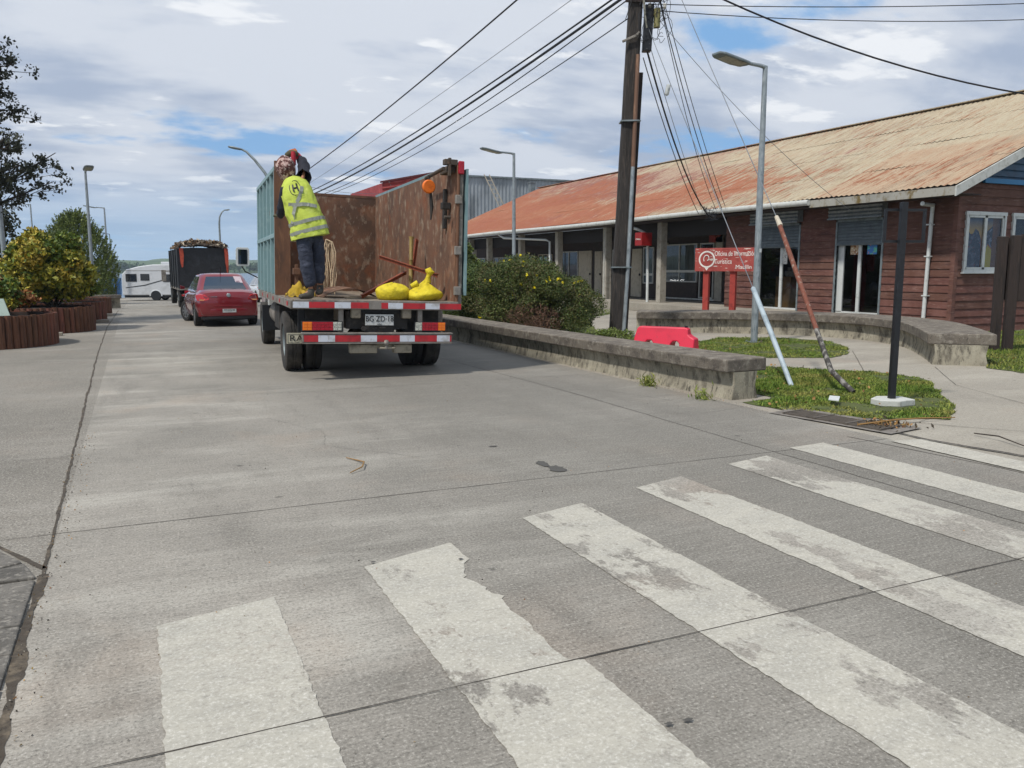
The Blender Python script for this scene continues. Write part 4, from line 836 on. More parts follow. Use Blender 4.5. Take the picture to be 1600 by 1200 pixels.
# cab
cab=T_(); pf=[(6.15,.55),(6.15,2.15),(6.3,2.38),(7.5,2.38),(7.85,1.65),(7.95,1.1),(7.95,.5),(7.2,.5),(7.1,.85),(6.9,1.0),(6.5,1.0),(6.2,.8)]
cab.prism([(-1.06,y,z) for y,z in pf],(2.12,0,0)); cb=cab.build('cab',mat('white cab paint','b7bab8',.35,0,[('8d8d87',4,.55,.75)],coat=.5),tk,bevel=.04)
b=T_(); 
b.prism([(-1.0,7.535,2.3),(1.0,7.535,2.3),(1.0,7.84,1.68),(-1.0,7.84,1.68)],(0,.012,.004)); b.build('windscreen',mat('dark cab glass','101418',.08,0,coat=1.),cb)
for s in (-1,1):
    b=T_(); b.prism([(s*1.062,6.55,1.6),(s*1.062,6.55,2.2),(s*1.062,7.4,2.2),(s*1.062,7.68,1.6)],(s*.006,0,0)); b.build('side_window',M['black'],cb)
b=T_(); b.prism([(-.8,6.14,1.6),(.8,6.14,1.6),(.8,6.14,2.1),(-.8,6.14,2.1)],(0,-.006,0)); b.build('rear_window',M['black'],cb)
b=T_(); b.box(-1.08,1.08,7.9,8.05,.4,.62); b.build('front_bumper',M['greysteel'],tk,bevel=.02)
for s in (-1,1):
    b=T_(); b.box(s*.85-.14,s*.85+.14,7.95,7.99,.75,.92); b.build('headlight',M['whitel'],tk,bevel=.02)
    b=T_(); b.tube([(s*1.06,7.3,1.35),(s*1.2,7.35,1.38),(s*1.45,7.35,1.5),(s*1.52,7.35,1.62)],.015,6); b.build('mirror_arm',M['black'],tk,smooth=50)
    b=T_(); c_=Vector((s*1.5,7.35,1.82)); b.loft([[c_+Vector((sx*rx*.14,dy,sz*rx*.2)) for sx,sz in ((-.8,-1),(.8,-1),(1,-.8),(1,.8),(.8,1),(-.8,1),(-1,.8),(-1,-.8))] for dy,rx in ((-.03,1.),(-.0,1.02),(.08,.85),(.12,.4))]); mo=b.build('mirror',M['whtp'],tk,smooth=50)
    b=T_(); b.box(c_.x-.095,c_.x+.095,7.31,7.319,1.66,1.98); b.build('mirror_glass',mat('mirror glass','3a4048',.03,.9),mo)
# ---------------- loads in the bed (things of their own)
def bag(name,c,sc_,label,neck=None,seed=0,fl=.0):
    t=thing(name,c,label,'sack'); b=MB(); rings=[]; nr=16; n=28
    for i in range(nr+1):
        u=i/nr; z=u; r=math.sin(math.pi*min(1,.12+u*.88)**.9)**.55 if u<1 else .0
        r=(1-abs(2*u-.75)**2.4*.42) if u<.9 else .35*(1-u)/.1
        r=max(r,.02); ring=[]
        for j in range(n):
            a=2*math.pi*j/n; q=r*(1+.10*mnoise.noise((math.cos(a)*1.7+seed,math.sin(a)*1.7,u*2))+.035*math.sin(a*9+4*mnoise.noise((u*4,seed,0)))*u)
            if neck: w_=min(1,max(0,(u-.22)/.7)); w_=w_*w_*(3-2*w_); q*=(1-.84*w_)*(1+.09*w_*(1.3-w_)*2*math.sin(a*6+2*mnoise.noise((a,u*2,1)))+.05*math.sin(a*11+u*2)*u)
            ring.append((math.cos(a)*q*sc_[0],math.sin(a)*q*sc_[1],u*sc_[2]*(1+.2*mnoise.noise((math.cos(a)*1.6,math.sin(a)*1.6,seed+5))) + (neck[0] if False else 0)))
        rings.append([Vector((p[0]+(neck[0]*u if neck else 0)+.03*mnoise.noise((p[0]*8,p[1]*8,p[2]*9+seed)),p[1]+.02*mnoise.noise((p[1]*8,p[2]*8,seed)),max(0,p[2]+.035*u*mnoise.noise((p[0]*9+seed,p[1]*9,p[2]*4))))) for p in ring])
    b.loft(rings); b.build('sack_body',M['ylw'],t,smooth=70,sub=1)
    if neck:
        tp=Vector((neck[0],0,sc_[2]*.9)); b=MB(); b.tube([tp+Vector((0,0,-.03)),tp+Vector((.015,0,.05)),tp+Vector((.03,0,.09)),tp+Vector((.05,.0,.12)),tp+Vector((.03,.01,.16)),tp+Vector((.06,.0,.19))],[.06,.035,.04,.07,.06,.015],12); b.build('tied_neck',M['ylw'],t,smooth=70)
    else:
        b=MB(); b.tube([(.25,-.1,sc_[2]*.8),(.33,-.12,sc_[2]*.95),(.38,-.1,sc_[2]*.8)],[.03,.05,.02],8); b.build('sack_corner',M['ylw'],t,smooth=70)
    return t
bag('yellow_sack',TW(.31,.42,FZ),(.27,.25,.26),'bulging yellow sack lying on the truck tail, left of the tied sack',seed=2)
bag('yellow_sack',TW(.76,.36,FZ),(.32,.27,.34),'yellow sack with a tied upright neck on the truck tail by the right wall',neck=(.07,),seed=9)
def beam(a,c,label,w=.055):
    a=TW(*a);c=TW(*c); b=MB(); d=(c-a).normalized(); u=d.cross(Vector((0,1,.2))).normalized()
    b.bar(a,c,w,.008,up=u.cross(d)); b.bar(a+u*w/2,c+u*w/2,.008,w,up=u.cross(d)); return tag(b.build('steel_angle_bar',M['angle']),label,'steel bar',group='red oxide angle bars thrown in the truck bed')
beam((.34,1.6,FZ+.66),(1.02,.5,FZ+.38),'red oxide angle bar sloping down to the right above the yellow sacks')
beam((-.12,.7,FZ+.03),(.72,1.3,FZ+.42),'red oxide angle bar rising from the bed floor to the crossing')
beam((.75,1.2,FZ+.02),(1.0,1.7,FZ+.98),'upright red oxide angle bar leaning on the right wall')
b=MB(); a=TW(.78,1.25,FZ); c=TW(.80,1.3,FZ+1.0); b.tube([a,a.lerp(c,.3),a.lerp(c,.31),a.lerp(c,.32),a.lerp(c,.62),a.lerp(c,.63),a.lerp(c,.64),a.lerp(c,.95),c],[.035,.033,.04,.033,.031,.037,.03,.032,.045],10); tag(b.build('wooden_post',M['bamboo'],smooth=50),'yellowish wooden post standing upright in the bed behind the angle bars','post')
t=thing('hanging_reflector',TW(HB-.33,.62,WT-.27),'round orange disc hanging from the top corner of the rusty right wall','reflector')
b=MB(); b.lathe([(0,-.03),(.09,-.03),(.105,-.01),(.105,.015),(.09,.03),(0,.035)],(0,0,0),'y',24); b.build('disc',mat('orange disc','e0701c',.5,0,[('c05a12',9,.5,.7)]),t,smooth=40)
b=MB(); b.tube([(0,0,.09),(.0,0,.17)],.015,6); b.tube([(.03,.01,-.09),(.05,.02,-.3),(.03,.02,-.5)],[.02,.03,.012],6); b.build('strap',M['chassis'],t,smooth=50)
# coil of pale rope hanging on the front side of the opening
t=thing('rope_coil',TW(-.65,3.0,FZ),'long hank of pale rope hanging in the truck bed right of the worker','rope'); b=MB(); g_=random.Random(3)
o_=TW(-.65,3.0,FZ); 
def rp(px,py,D): return AT(px,py,D)-o_
for k in range(9):
    x0=508+g_.uniform(-3,4); x1=512+g_.uniform(-6,7); pts=[rp(510+g_.uniform(-1,1),374,13.6+k*.008)]
    pts+=[rp(x0+g_.uniform(-2,2),374+ (458-374)*u+g_.uniform(-2,2),13.6+k*.01) for u in (.12,.3,.5,.7,.9)]
    x1+=6; pts+=[rp(x1+g_.uniform(-3,3),462-g_.uniform(0,12),13.6+k*.01)]; pts+=[rp(x1+g_.uniform(-3,3)-2*u,374+(458-374)*(1-u)*.95,13.61+k*.01) for u in (.3,.5,.75,.95)]; pts.append(pts[0])
    b.tube(pts,.0085,5)
b.build('strands',M['rope'],t,smooth=60)
b=MB(); b.tube([TW(-.65,3.0,FZ+.92)-o_+Vector((-.5,.2,.02)),TW(-.65,3.0,FZ+.9)-o_],.01,5); b.build('hanging_cord',M['rope'],t,smooth=60)
# yellow cloth and scrap behind the legs
t=thing('yellow_cloth',TW(-.98,1.1,FZ),'crumpled yellow cloth behind the worker legs on the truck bed','cloth'); b=MB(); n=14; vs_=[]
for i in range(n+1):
    for j in range(n+1):
        u=i/n-.5; v=j/n-.5; r=math.hypot(u,v); vs_.append((u*.42,v*.36,max(.004,.2*math.exp(-((u+.1)**2+v*v)*9)+.12*mnoise.noise((u*6,v*6,2))+.05*mnoise.noise((u*15,v*15,2)))))
b.add(vs_,[(i*(n+1)+j,i*(n+1)+j+1,(i+1)*(n+1)+j+1,(i+1)*(n+1)+j) for i in range(n) for j in range(n)]); o=b.build('folds',mat('dull yellow cloth','a98a1c',.8,0,[('6d5a18',6,.5,.65)],bump=(9,.7,.03)),t,smooth=60); o.modifiers.new('t','SOLIDIFY').thickness=.006
t=thing('scrap_sheet',TW(-.25,1.3,FZ),'bent dark sheet of scrap lying on the truck bed floor','scrap'); b=MB(); vs_=[]
for i in range(9):
    u=i/8; z=.02+.13*math.sin(math.pi*u)**.8; vs_+=[(-.45+.85*u,-.35,z),(-.5+.95*u,.5,z+.02)]
b.add(vs_,[(2*i,2*i+1,2*i+3,2*i+2) for i in range(8)]); o=b.build('sheet',M['rust'],t,smooth=60); o.modifiers.new('t','SOLIDIFY').thickness=.01
for i,(x,y,ln,a,lb) in enumerate([(-.1,.85,.5,.1,'pale plank lying across the bed floor in front of the scrap sheet'),(.05,1.1,.55,-.2,'pale plank lying askew on the bed floor behind the left yellow sack')]):
    b=MB(); b.box(-ln/2,ln/2,-.05,.05,0,.03); o=b.build('plank',mat('pale plank %d'%i,'9c8a72',.85,0,[('6d5d4a',8,.5,.7,(.3,3,1))]),bevel=.004); o.location=TW(x,y,FZ); o.rotation_euler=(0,R(1.6),a); tag(o,lb,'plank',group='loose planks in the truck bed')
# ---------------- the worker
def skin_mesh(name,V,E,Rad,m,parent,root=0,sub=2):
    me=bpy.data.meshes.new(name); me.from_pydata([tuple(v) for v in V],E,[]); me.update(); o=bpy.data.objects.new(name,me); COL.objects.link(o)
    sk_=o.modifiers.new('skin','SKIN'); sk_.use_smooth_shade=True
    if not me.skin_vertices:
        pass
    sv=me.skin_vertices[0].data if me.skin_vertices else None
    if sv is None:
        import bmesh; bb=bmesh.new(); bb.from_mesh(me); bb.verts.layers.skin.verify(); bb.to_mesh(me); bb.free(); sv=me.skin_vertices[0].data
    for i,r in enumerate(Rad): sv[i].radius=r if isinstance(r,tuple) else (r,r); sv[i].use_root=(i==root)
    s2=o.modifiers.new('sub','SUBSURF'); s2.levels=sub; s2.render_levels=sub
    dg=bpy.context.evaluated_depsgraph_get(); nm=bpy.data.meshes.new_from_object(o.evaluated_get(dg)); bpy.data.objects.remove(o)
    nm.materials.clear(); nm.materials.append(m); nm.polygons.foreach_set('use_smooth',[True]*len(nm.polygons)); 
    if name in ('trousers','sweater'):
        nv=[(v.co.copy(),v.normal.copy()) for v in nm.vertices]
        for v,(c_,n_) in zip(nm.vertices,nv): v.co=c_+n_*(.020*mnoise.noise((c_.x*7,c_.y*7,c_.z*13))+.010*mnoise.noise((c_.x*18,c_.y*18,c_.z*30)))
    q=bpy.data.objects.new(name,nm); COL.objects.link(q); q.parent=parent; return q
PO=AT(486,466,11.75); 
man=thing('person',PO,'worker in yellow safety vest and patterned cap reaching up at the truck box corner','person')
def J(px,py,D=11.75): return AT(px,py,D)-PO
jp=dict(pel=J(483,364,11.72),sp=J(476,338,11.68),ch=J(463,303,11.66),nk=J(452,281,11.68),hd=J(447,266,11.68),
 hl=J(474,370,11.7),kl=J(480,414,11.72),al=J(486,454,11.80),tl=J(474,463,11.72),
 hr=J(493,368,11.85),kr=J(497,409,11.9),ar=J(500,448,12.0),tr=J(498,459,11.88),
 sl=J(443,299,11.6),el=J(442,329,11.72),wl_=J(437,338,12.0),hl_=J(433,336,12.1),
 sr=J(475,272,11.7),er=J(474,255,11.9),wr_=J(464,243,11.95),hr_=J(460,239,11.98))
k_=list(jp); V=[jp[k] for k in k_]; ix={k:i for i,k in enumerate(k_)}
E_=[('pel','sp'),('sp','ch'),('ch','nk'),('nk','hd'),('pel','hl'),('hl','kl'),('kl','al'),('al','tl'),('pel','hr'),('hr','kr'),('kr','ar'),('ar','tr'),('ch','sl'),('sl','el'),('el','wl_'),('wl_','hl_'),('ch','sr'),('sr','er'),('er','wr_'),('wr_','hr_')]
rad=dict(pel=(.12,.1),sp=(.12,.09),ch=(.13,.09),nk=.05,hd=.08,hl=.08,kl=.055,al=.04,tl=.03,hr=.08,kr=.055,ar=.04,tr=.03,sl=.04,el=.03,wl_=.025,hl_=.025,sr=.02,er=.02,wr_=.025,hr_=.025)
skin_mesh('body',V,[(ix[a],ix[b_]) for a,b_ in E_],[rad[k]*.92 if not isinstance(rad[k],tuple) else tuple(x*.92 for x in rad[k]) for k in k_],M['skin'],man,0,1)
# head with cap
def ell(b,c,r,ax=None,n=16,m=0):
    rings=[]; c=Vector(c); rot=ax or Matrix.Identity(3)
    for i in range(1,n):
        a=math.pi*i/n; rings.append([c+rot@Vector((math.cos(t)*math.sin(a)*r[0],math.sin(t)*math.sin(a)*r[1],-math.cos(a)*r[2])) for t in [2*math.pi*j/20 for j in range(20)]])
    b.loft(rings,m)
hrot=Matrix.Rotation(R(-14),3,'Y')@Matrix.Rotation(R(12),3,'X')
b=MB(); ell(b,jp['hd']+Vector((0,.02,.03)),(.085,.1,.125),hrot); ell(b,jp['hd']+Vector((.0,.125,.0)),(.014,.02,.025),hrot)
for s in (-1,1): ell(b,jp['hd']+Vector((s*.086,.03,.005)),(.014,.025,.035),hrot)
b.build('head',M['skin'],man,smooth=80)
b=MB()
rings=[]
for i in range(11):
    a=i/10; z=-.15+.33*a; r=[.1,.112,.122,.13,.137,.139,.136,.125,.106,.075,.02][i]
    rings.append([jp['hd']+Vector((0,.015,.03))+hrot@Vector((math.cos(t)*r*(1+.05*mnoise.noise((math.cos(t)*2,math.sin(t)*2,a*4))),math.sin(t)*r*1.12,z)) for t in [2*math.pi*j/24 for j in range(24)]])
b.loft(rings); b.build('cap',M['hood'],man,smooth=80)
b=MB(); b.loft([[jp['hd']+Vector((0,.015,.03))+hrot@Vector((x*(1.0),.11+yy,.03+zz)) for x,yy,zz in ((-.1,0,0),(-.06,.08,-.01),(0,.1,-.015),(.06,.08,-.01),(.1,0,0))],[jp['hd']+Vector((0,.015,.03))+hrot@Vector((x,.11+yy,.04+zz)) for x,yy,zz in ((-.1,0,0),(-.06,.08,-.01),(0,.1,-.015),(.06,.08,-.01),(.1,0,0))]]); b.build('cap_peak',M['hood'],man,smooth=60)
# sleeves
skin_mesh('sweater',[jp['ch']+Vector((0,0,.0)),jp['sl'],jp['sl'].lerp(jp['el'],.5),jp['el'],jp['wl_'],jp['sr'],jp['er'],jp['er'].lerp(jp['wr_'],.9),jp['nk'],jp['sp']],[(0,1),(1,2),(2,3),(3,4),(0,5),(5,6),(6,7),(0,8),(0,9)],[.13,.085,.085,.075,.05,.085,.085,.055,.062,.13],M['navy'],man)
# trousers
skin_mesh('trousers',[jp['pel']+Vector((0,0,.03)),jp['hl']+Vector((0,0,-.02)),jp['hl'].lerp(jp['kl'],.5),jp['kl'],jp['kl'].lerp(jp['al'],.5)+Vector((0,.02,0)),jp['kl'].lerp(jp['al'],.93),jp['hr']+Vector((0,0,-.02)),jp['hr'].lerp(jp['kr'],.5),jp['kr'],jp['kr'].lerp(jp['ar'],.5)+Vector((0,.02,0)),jp['kr'].lerp(jp['ar'],.95),jp['sp'].lerp(jp['pel'],.4)],
 [(0,1),(1,2),(2,3),(3,4),(4,5),(0,6),(6,7),(7,8),(8,9),(9,10),(0,11)],[(.17,.14),.13,.122,.107,.1,.085,.125,.118,.105,.095,.08,(.15,.12)],M['trous'],man)
for a_,t_ in (('al','tl'),('ar','tr')):
    A_=jp[a_];B_=jp[t_]; d=(B_-A_); d.z=0; d=d.normalized(); zf=(-.0 if a_=='al' else .0)
    base=A_.z-.12
    skin_mesh('boot',[A_+Vector((0,0,.04)),Vector((A_.x,A_.y,base+.045)),Vector((A_.x,A_.y,base+.045))+d*.10,Vector((A_.x,A_.y,base+.035))+d*.2,Vector((A_.x,A_.y,base+.045))-d*.05],[(0,1),(1,2),(2,3),(1,4)],[.055,.055,(.05,.045),(.045,.035),.045],M['boot'],man)
# gloves with fingers
def hand(w0,h0,curl,m,side=1):
    d=(h0-w0).normalized(); sidev=d.cross(Vector((0,-1,.2))).normalized()*side; up=sidev.cross(d)
    V=[w0,h0];Ei=[(0,1)];Rr=[.032,(.045,.026)]
    for k in range(4):
        o0=h0+d*.03+sidev*(k-1.5)*.023; L_=[.075,.085,.08,.06][k]
        i=len(V); V+= [o0,o0+(d*.6+curl*.4).normalized()*L_*.5,o0+(d*.6+curl*.4).normalized()*L_*.5+(d*.1+curl*.9).normalized()*L_*.5]; Ei+=[(1,i),(i,i+1),(i+1,i+2)]; Rr+=[.013,.012,.0105]
    i=len(V); o0=h0-sidev*.045-d*.01; V+=[o0,o0+(d*.6-sidev*.5+curl*.3).normalized()*.05]; Ei+=[(1,i),(i,i+1)]; Rr+=[.014,.012]
    return skin_mesh('glove',V,Ei,Rr,m,man,0,1)
hand(jp['wr_'],jp['hr_']+Vector((-.0,0,.02)),Vector((-.3,.8,-.5)),M['glove'])
hand(jp['wl_'],jp['hl_'],Vector((.2,.6,-.5)),M['gloved'],-1)
b=MB(); b.tube([jp['er'].lerp(jp['wr_'],.5),jp['wr_'],jp['wr_'].lerp(jp['hr_'],.5)],[.05,.05,.045],12); b.build('glove_cuff',M['cuff'],man,smooth=60)
# other glove held in the raised hand
t=thing('held_glove',AT(457,240,11.85),'dark olive glove and red cloth held in the raised hand of the worker','glove'); b=MB(); ell(b,(0,0,0),(.09,.05,.05)); ell(b,(-.06,0,-.02),(.05,.04,.04)); b.build('cloth',M['gloved'],t,smooth=80); b=MB(); b.tube([(.0,-.05,.02),(.0,-.06,-.07),(.01,-.05,-.17)],[.03,.036,.025],10); b.build('red_cloth',M['cuff'],t,smooth=70)
# vest: lofted shell around the torso
vt=[ # v, centre px, py, halfwidth, halfdepth
 (0.0,J(485,371,11.73),.27,.19),(.12,J(484,362,11.72),.265,.185),(.3,J(479,346,11.70),.25,.18),(.5,J(472,327,11.68),.235,.17),(.68,J(466,309,11.66),.225,.16),(.8,J(462,297,11.66),.215,.15),(.9,J(459,286,11.66),.175,.125),(.97,J(456,279,11.67),.11,.09),(1.0,J(455,277,11.68),.07,.07)]
def vest(u,v,off=0.):
    """u angle: 0 = back centre (towards camera), positive to the right"""
    for i in range(len(vt)-1):
        if v<=vt[i+1][0]: break
    a,c=vt[i],vt[i+1]; t=min(1,max(0,(v-a[0])/(c[0]-a[0]))); t_s=t
    ce=a[1].lerp(c[1],t); hw=a[2]+(c[2]-a[2])*t; hd=a[3]+(c[3]-a[3])*t
    ax=(vt[min(i+2,len(vt)-1)][1]-vt[max(i-1,0)][1]).normalized() if i<6 else (vt[6][1]-vt[2][1]).normalized()
    bk=(cC-(PO+ce)); bk.z=0; bk=Matrix.Rotation(R(-6),3,'Z')@bk.normalized(); rt=ax.cross(bk).normalized(); rt=-rt if rt.dot(cR)<0 else rt; bk=bk-ax*bk.dot(ax)*.6; bk.normalize()
    # shoulders tilt: left shoulder lower
    if v>.7: rt=(rt+Vector((0,0,.62*(v-.7)/.3))).normalized() if False else rt
    e=.78; cu,su=math.cos(u),math.sin(u)
    x=math.copysign(abs(su)**e,su); y=math.copysign(abs(cu)**e,cu)
    wr_=.018*mnoise.noise((u*2.2,v*5,0))+.016*mnoise.noise((u*5,v*9,4))+.008*mnoise.noise((u*11,v*16,8))
    return ce+rt*x*(hw+wr_+off)+bk*y*(hd+wr_+off)
b=MB(); b.loft([[vest(2*math.pi*j/48,i/30) for j in range(48)] for i in range(31)]); vo_=b.build('safety_vest',M['hvis'],man,smooth=70,recalc=True)
def ribbon(path,w,off,m,name,parent,closed=False):
    """path: (u,v) list on the vest"""
    b=MB(); P3=[vest(u,v,off) for u,v in path]; n=len(P3); vs_=[]
    for i,(u,v) in enumerate(path):
        nrm=(vest(u,v,.05)-vest(u,v,0)).normalized(); d=(P3[(i+1)%n if closed else min(i+1,n-1)]-P3[(i-1)%n if closed else max(i-1,0)]).normalized(); s=nrm.cross(d).normalized()*w/2
        vs_+= [P3[i]-s,P3[i]+s]
    fs=[(2*i,2*i+1,2*((i+1)%n)+1,2*((i+1)%n)) for i in range(n if closed else n-1)]
    b.add(vs_,fs); return b.build(name,m,parent,recalc=False)
def pth(a,c,n=14): return [(a[0]+(c[0]-a[0])*i/n,a[1]+(c[1]-a[1])*i/n) for i in range(n+1)]
ribbon([(2*math.pi*i/48,.13+.0*i) for i in range(48)],.05,.007,M['tapeg'],'reflective_band',vo_,True)
ribbon([(2*math.pi*i/48,.29) for i in range(48)],.05,.007,M['tapeg'],'reflective_band',vo_,True)
ribbon(pth((-.75,.30),(.42,.80)),.05,.010,M['tapeg'],'reflective_band',vo_)
ribbon(pth((-.55,.60),(.95,.46)),.05,.013,M['tapeg'],'reflective_band',vo_)
def emb(cx,cy,sc_,pts): return [(cx+x*sc_*1.0,cy+y*sc_*.42) for x,y in pts]
EC=(.05,.80); 
ribbon(emb(EC[0],EC[1],.26,[(math.cos(a),math.sin(a)) for a in [2*math.pi*k/20 for k in range(20)]]),.009,.009,M['letk'],'emblem_ring',vo_,True)
for seg in (((-.32,-.5),(-.32,.5)),((.32,-.5),(.32,.5)),((-.32,0),(.32,0))): ribbon(emb(EC[0],EC[1],.26,[tuple(np.array(seg[0])+(np.array(seg[1])-np.array(seg[0]))*k/4) for k in range(5)]),.022,.009,M['letk'],'emblem_letter',vo_)
gt=mat('faint grey print','6f8a30',.7)
for k,(a,c,v) in enumerate(((-.05,.42,.67),(-.02,.36,.645))): ribbon([(a+(c-a)*i/16,v+.008*math.sin(i*2.3)+.02*i/16) for i in range(17)],.006,.009,gt,'printed_line',vo_)
# ---------------- vegetation
M['lf_ylw']=mat('yellow green leaves','8f8a26',.6,0,[('a88e30',1.3,.45,.65),('66761f',2.1,.5,.7)],island=.4)
M['lf_grn']=mat('green leaves','4c6118',.6,0,[('66751f',1.6,.45,.7)],island=.4)
M['lf_red']=mat('rusty orange leaves','92602a',.6,0,[('5d3a12',2,.45,.7)],island=.35)
M['lf_con']=mat('dull green conifer leaves','5c692c',.65,0,[('757f3c',1.5,.45,.7)],island=.3)
M['lf_dark']=mat('dark needle sprays','2a3020',.7,0,[('47482f',2,.5,.7)],island=.4)
M['lf_b1']=mat('shrub leaves','3f521a',.7,0,[('526026',1.2,.45,.68),('2d3f13',2.6,.5,.7)],island=.4)
M['lf_b2']=mat('olive shrub leaves','505424',.7,0,[('5b4e30',1.4,.45,.68),('3d481a',2.6,.5,.7)],island=.4)
M['lf_dead']=mat('brown dead twigs','5a4232',.9,0,[('6b5040',5,.5,.7)],island=.3)
M['flow']=mat('yellow petals','e0cf20',.5)
def branches(b,base,tips,r0,g_,m=0,seg=4):
    for tp in tips:
        a=Vector(base); c=Vector(tp); pts=[]
        for i in range(seg+1):
            u=i/seg; p=a.lerp(c,u); p+=Vector((g_.uniform(-1,1),g_.uniform(-1,1),g_.uniform(-1,1)))*(.06*(c-a).length if 0<i<seg else 0); pts.append(p)
        b.tube(pts,[r0*(1-.75*i/seg) for i in range(seg+1)],6,m)
def bush(name,loc,cl,n,size,mats,label,seed,cat='bush',flowers=0,dead=None,aspect=2.,group=None,shell=.5,mw=None,tmat='bark',part='foliage'):
    t=thing(name,loc,label,cat,group=group); g_=np.random.default_rng(seed); r_=random.Random(seed)
    # small random sub-clumps on every big clump give an uneven outline
    sub=[]
    for c in cl:
        for k in range(c[6] if len(c)>6 else 16):
            d=g_.normal(size=3); d/=np.linalg.norm(d); d[2]=d[2] if d[2]>-.5 else -d[2]; q=.72+.33*g_.random(); s=g_.uniform(.24,.42)
            sub.append((c[0]+d[0]*c[3]*q,c[1]+d[1]*c[4]*q,c[2]+d[2]*c[5]*q,c[3]*s,c[4]*s,c[5]*s))
        sub.append((c[0],c[1],c[2],c[3]*.8,c[4]*.8,c[5]*.8))
    P,d,k=clumps(sub,n,g_,shell,.012); keep=P[:,2]>.03; P,d,k=P[keep],d[keep],k[keep]
    if mw is None: mw=[1.]*len(mats)
    cm=g_.choice(len(mats),len(sub),p=np.array(mw)/sum(mw)); mi=cm[k]; fl=g_.random(len(mi))<.25; mi=np.where(fl,g_.choice(len(mats),len(mi),p=np.array(mw)/sum(mw)),mi)
    if dead is not None:
        dm=((P[:,0]-dead[0])/dead[3])**2+((P[:,1]-dead[1])/dead[4])**2+((P[:,2]-dead[2])/dead[5])**2+.25*g_.normal(size=len(P))<1
        P,d,mi=P[~dm|(g_.random(len(P))<.12)],d[~dm|False] if False else d[:0],None if False else mi[~dm|(np.zeros(len(dm),bool))] if False else mi
        # keep arrays aligned: rebuild simply
        pass
    leafmesh(part,P,size,mats,t,aspect=aspect,seed=seed,midx=mi[:len(P)])
    b=MB(); branches(b,(0,0,0),[(c[0]+r_.uniform(-.2,.2),c[1]+r_.uniform(-.2,.2),c[2]+c[5]*.5) for c in cl for _ in range(5)],.035,r_); b.build('stem',M[tmat],t,smooth=60)
    if dead is not None:
        n2=1700; q=g_.normal(size=(n2,3)); q/=np.linalg.norm(q,axis=1,keepdims=True); q*=g_.random((n2,1))**.4; DP=np.array(dead[:3])+q*np.array(dead[3:6])
        leafmesh('dead_twigs',DP,.012,M['lf_dead'],t,aspect=11,seed=seed+1)
        b=MB(); branches(b,(dead[0]+.4,dead[1],0),[(dead[0]+r_.uniform(-1,1)*dead[3],dead[1]+r_.uniform(-1,1)*dead[4],dead[2]+r_.uniform(-.6,1)*dead[5]) for _ in range(40)],.012,r_); b.build('dead_branches',mat('bare grey brown branches','6b5748',.9),t,smooth=60)
    if flowers:
        top=P[np.argsort(P[:,2]+.5*g_.random(len(P))-.25*P[:,0])][-int(len(P)*.5):]; F=top[g_.choice(len(top),flowers)]; F=F+g_.normal(0,.02,F.shape)+np.array([-.02,-.02,.03])
        F=np.repeat(F,5,0)+g_.normal(0,.018,(flowers*5,3)); leafmesh('blossom',F,.05,M['flow'],t,aspect=1.,seed=seed)
    return t
# the flowering shrubs behind the wall
bush('flowering_shrub',(8.5,16.9,0),[(.35,.1,.68,.82,.9,.8,26),(-.15,1.1,.8,1.0,1.0,.85,24)],90000,.020,[M['lf_b2'],M['lf_b1']],'olive green shrub with yellow flowers and a dead brown patch, next to the utility pole',61,'shrub',flowers=60,dead=(-.35,-.15,.42,.62,.85,.42),mw=[2,1],aspect=2.4)
bush('flowering_shrub',(8.9,19.4,0),[(.0,.0,.8,1.15,1.3,.95,28),(-.4,1.6,.75,1.0,1.2,.9,22)],85000,.023,[M['lf_b1'],M['lf_b2']],'dense green shrub with few yellow flowers in the middle of the walled bed',62,'shrub',flowers=45,mw=[3,1],aspect=2.2)
bush('flowering_shrub',(8.9,22.8,0),[(.0,.0,.8,1.2,1.6,.95,28),(.2,2.6,.8,1.2,1.4,.95,22)],60000,.028,[M['lf_b1'],M['lf_b2']],'green shrub with scattered yellow flowers beside the truck box',63,'shrub',flowers=45,mw=[2,1],aspect=2.2)
bush('broadleaf_shrub',(11.2,30.5,0),[(0,0,1.5,1.0,1.0,1.1,20),(-.3,.2,.8,.9,.9,.8,12)],9000,.085,[M['lf_grn'],M['lf_con']],'loose broad leaved shrub rising behind the flowering shrubs near the far end of the porch',64,'shrub',aspect=1.8)
# weeds at wall foot left of the pole
bush('low_shrub',(9.2,14.9,0),[(0,0,.12,.45,.5,.22,8)],4200,.02,[M['lf_grn'],M['lf_con']],'low green weeds in the shade left of the utility pole foot',65,'plant')
# planters of upright half logs
def planter(cx,cy,r,h,label,seed,a0=0,a1=360):
    t=thing('log_planter',(cx,cy,0),label,'planter',group='round log planters along the left pavement'); g_=random.Random(seed); n=int(2*math.pi*r/.135)
    b=MB()
    for k in range(n):
        a=2*math.pi*k/n; c,s=math.cos(a),math.sin(a); w=2*math.pi*r/n*.48; hh=h+g_.uniform(-.012,.012); pr=[]
        for j in range(7):
            t_=math.pi*j/6-math.pi/2; pr.append((math.sin(t_)*w, math.cos(t_)*w*.85))
        poly=[( (r+q)*c-p*s, (r+q)*s+p*c, 0) for p,q in pr]
        b.prism(poly,(g_.uniform(-.01,.01),g_.uniform(-.01,.01),hh))
    b.build('log_ring',M['stakes'],t)
    b=MB(); b.lathe([(r-.03,0),(r-.03,h-.03),(r+.0,h-.03),(r+.0,0)],n=48); b.build('inner_ring',M['darkpan'],t)
    b=MB(); b.lathe([(r-.02,h-.1),(r*.5,h-.05),(0,h-.03)],n=32); b.build('soil',M['soil'],t,smooth=60)
    return t
planter(-3.02,20.35,1.38,.66,'nearest round planter of red brown half logs, with a small grey panel on its rim',1)
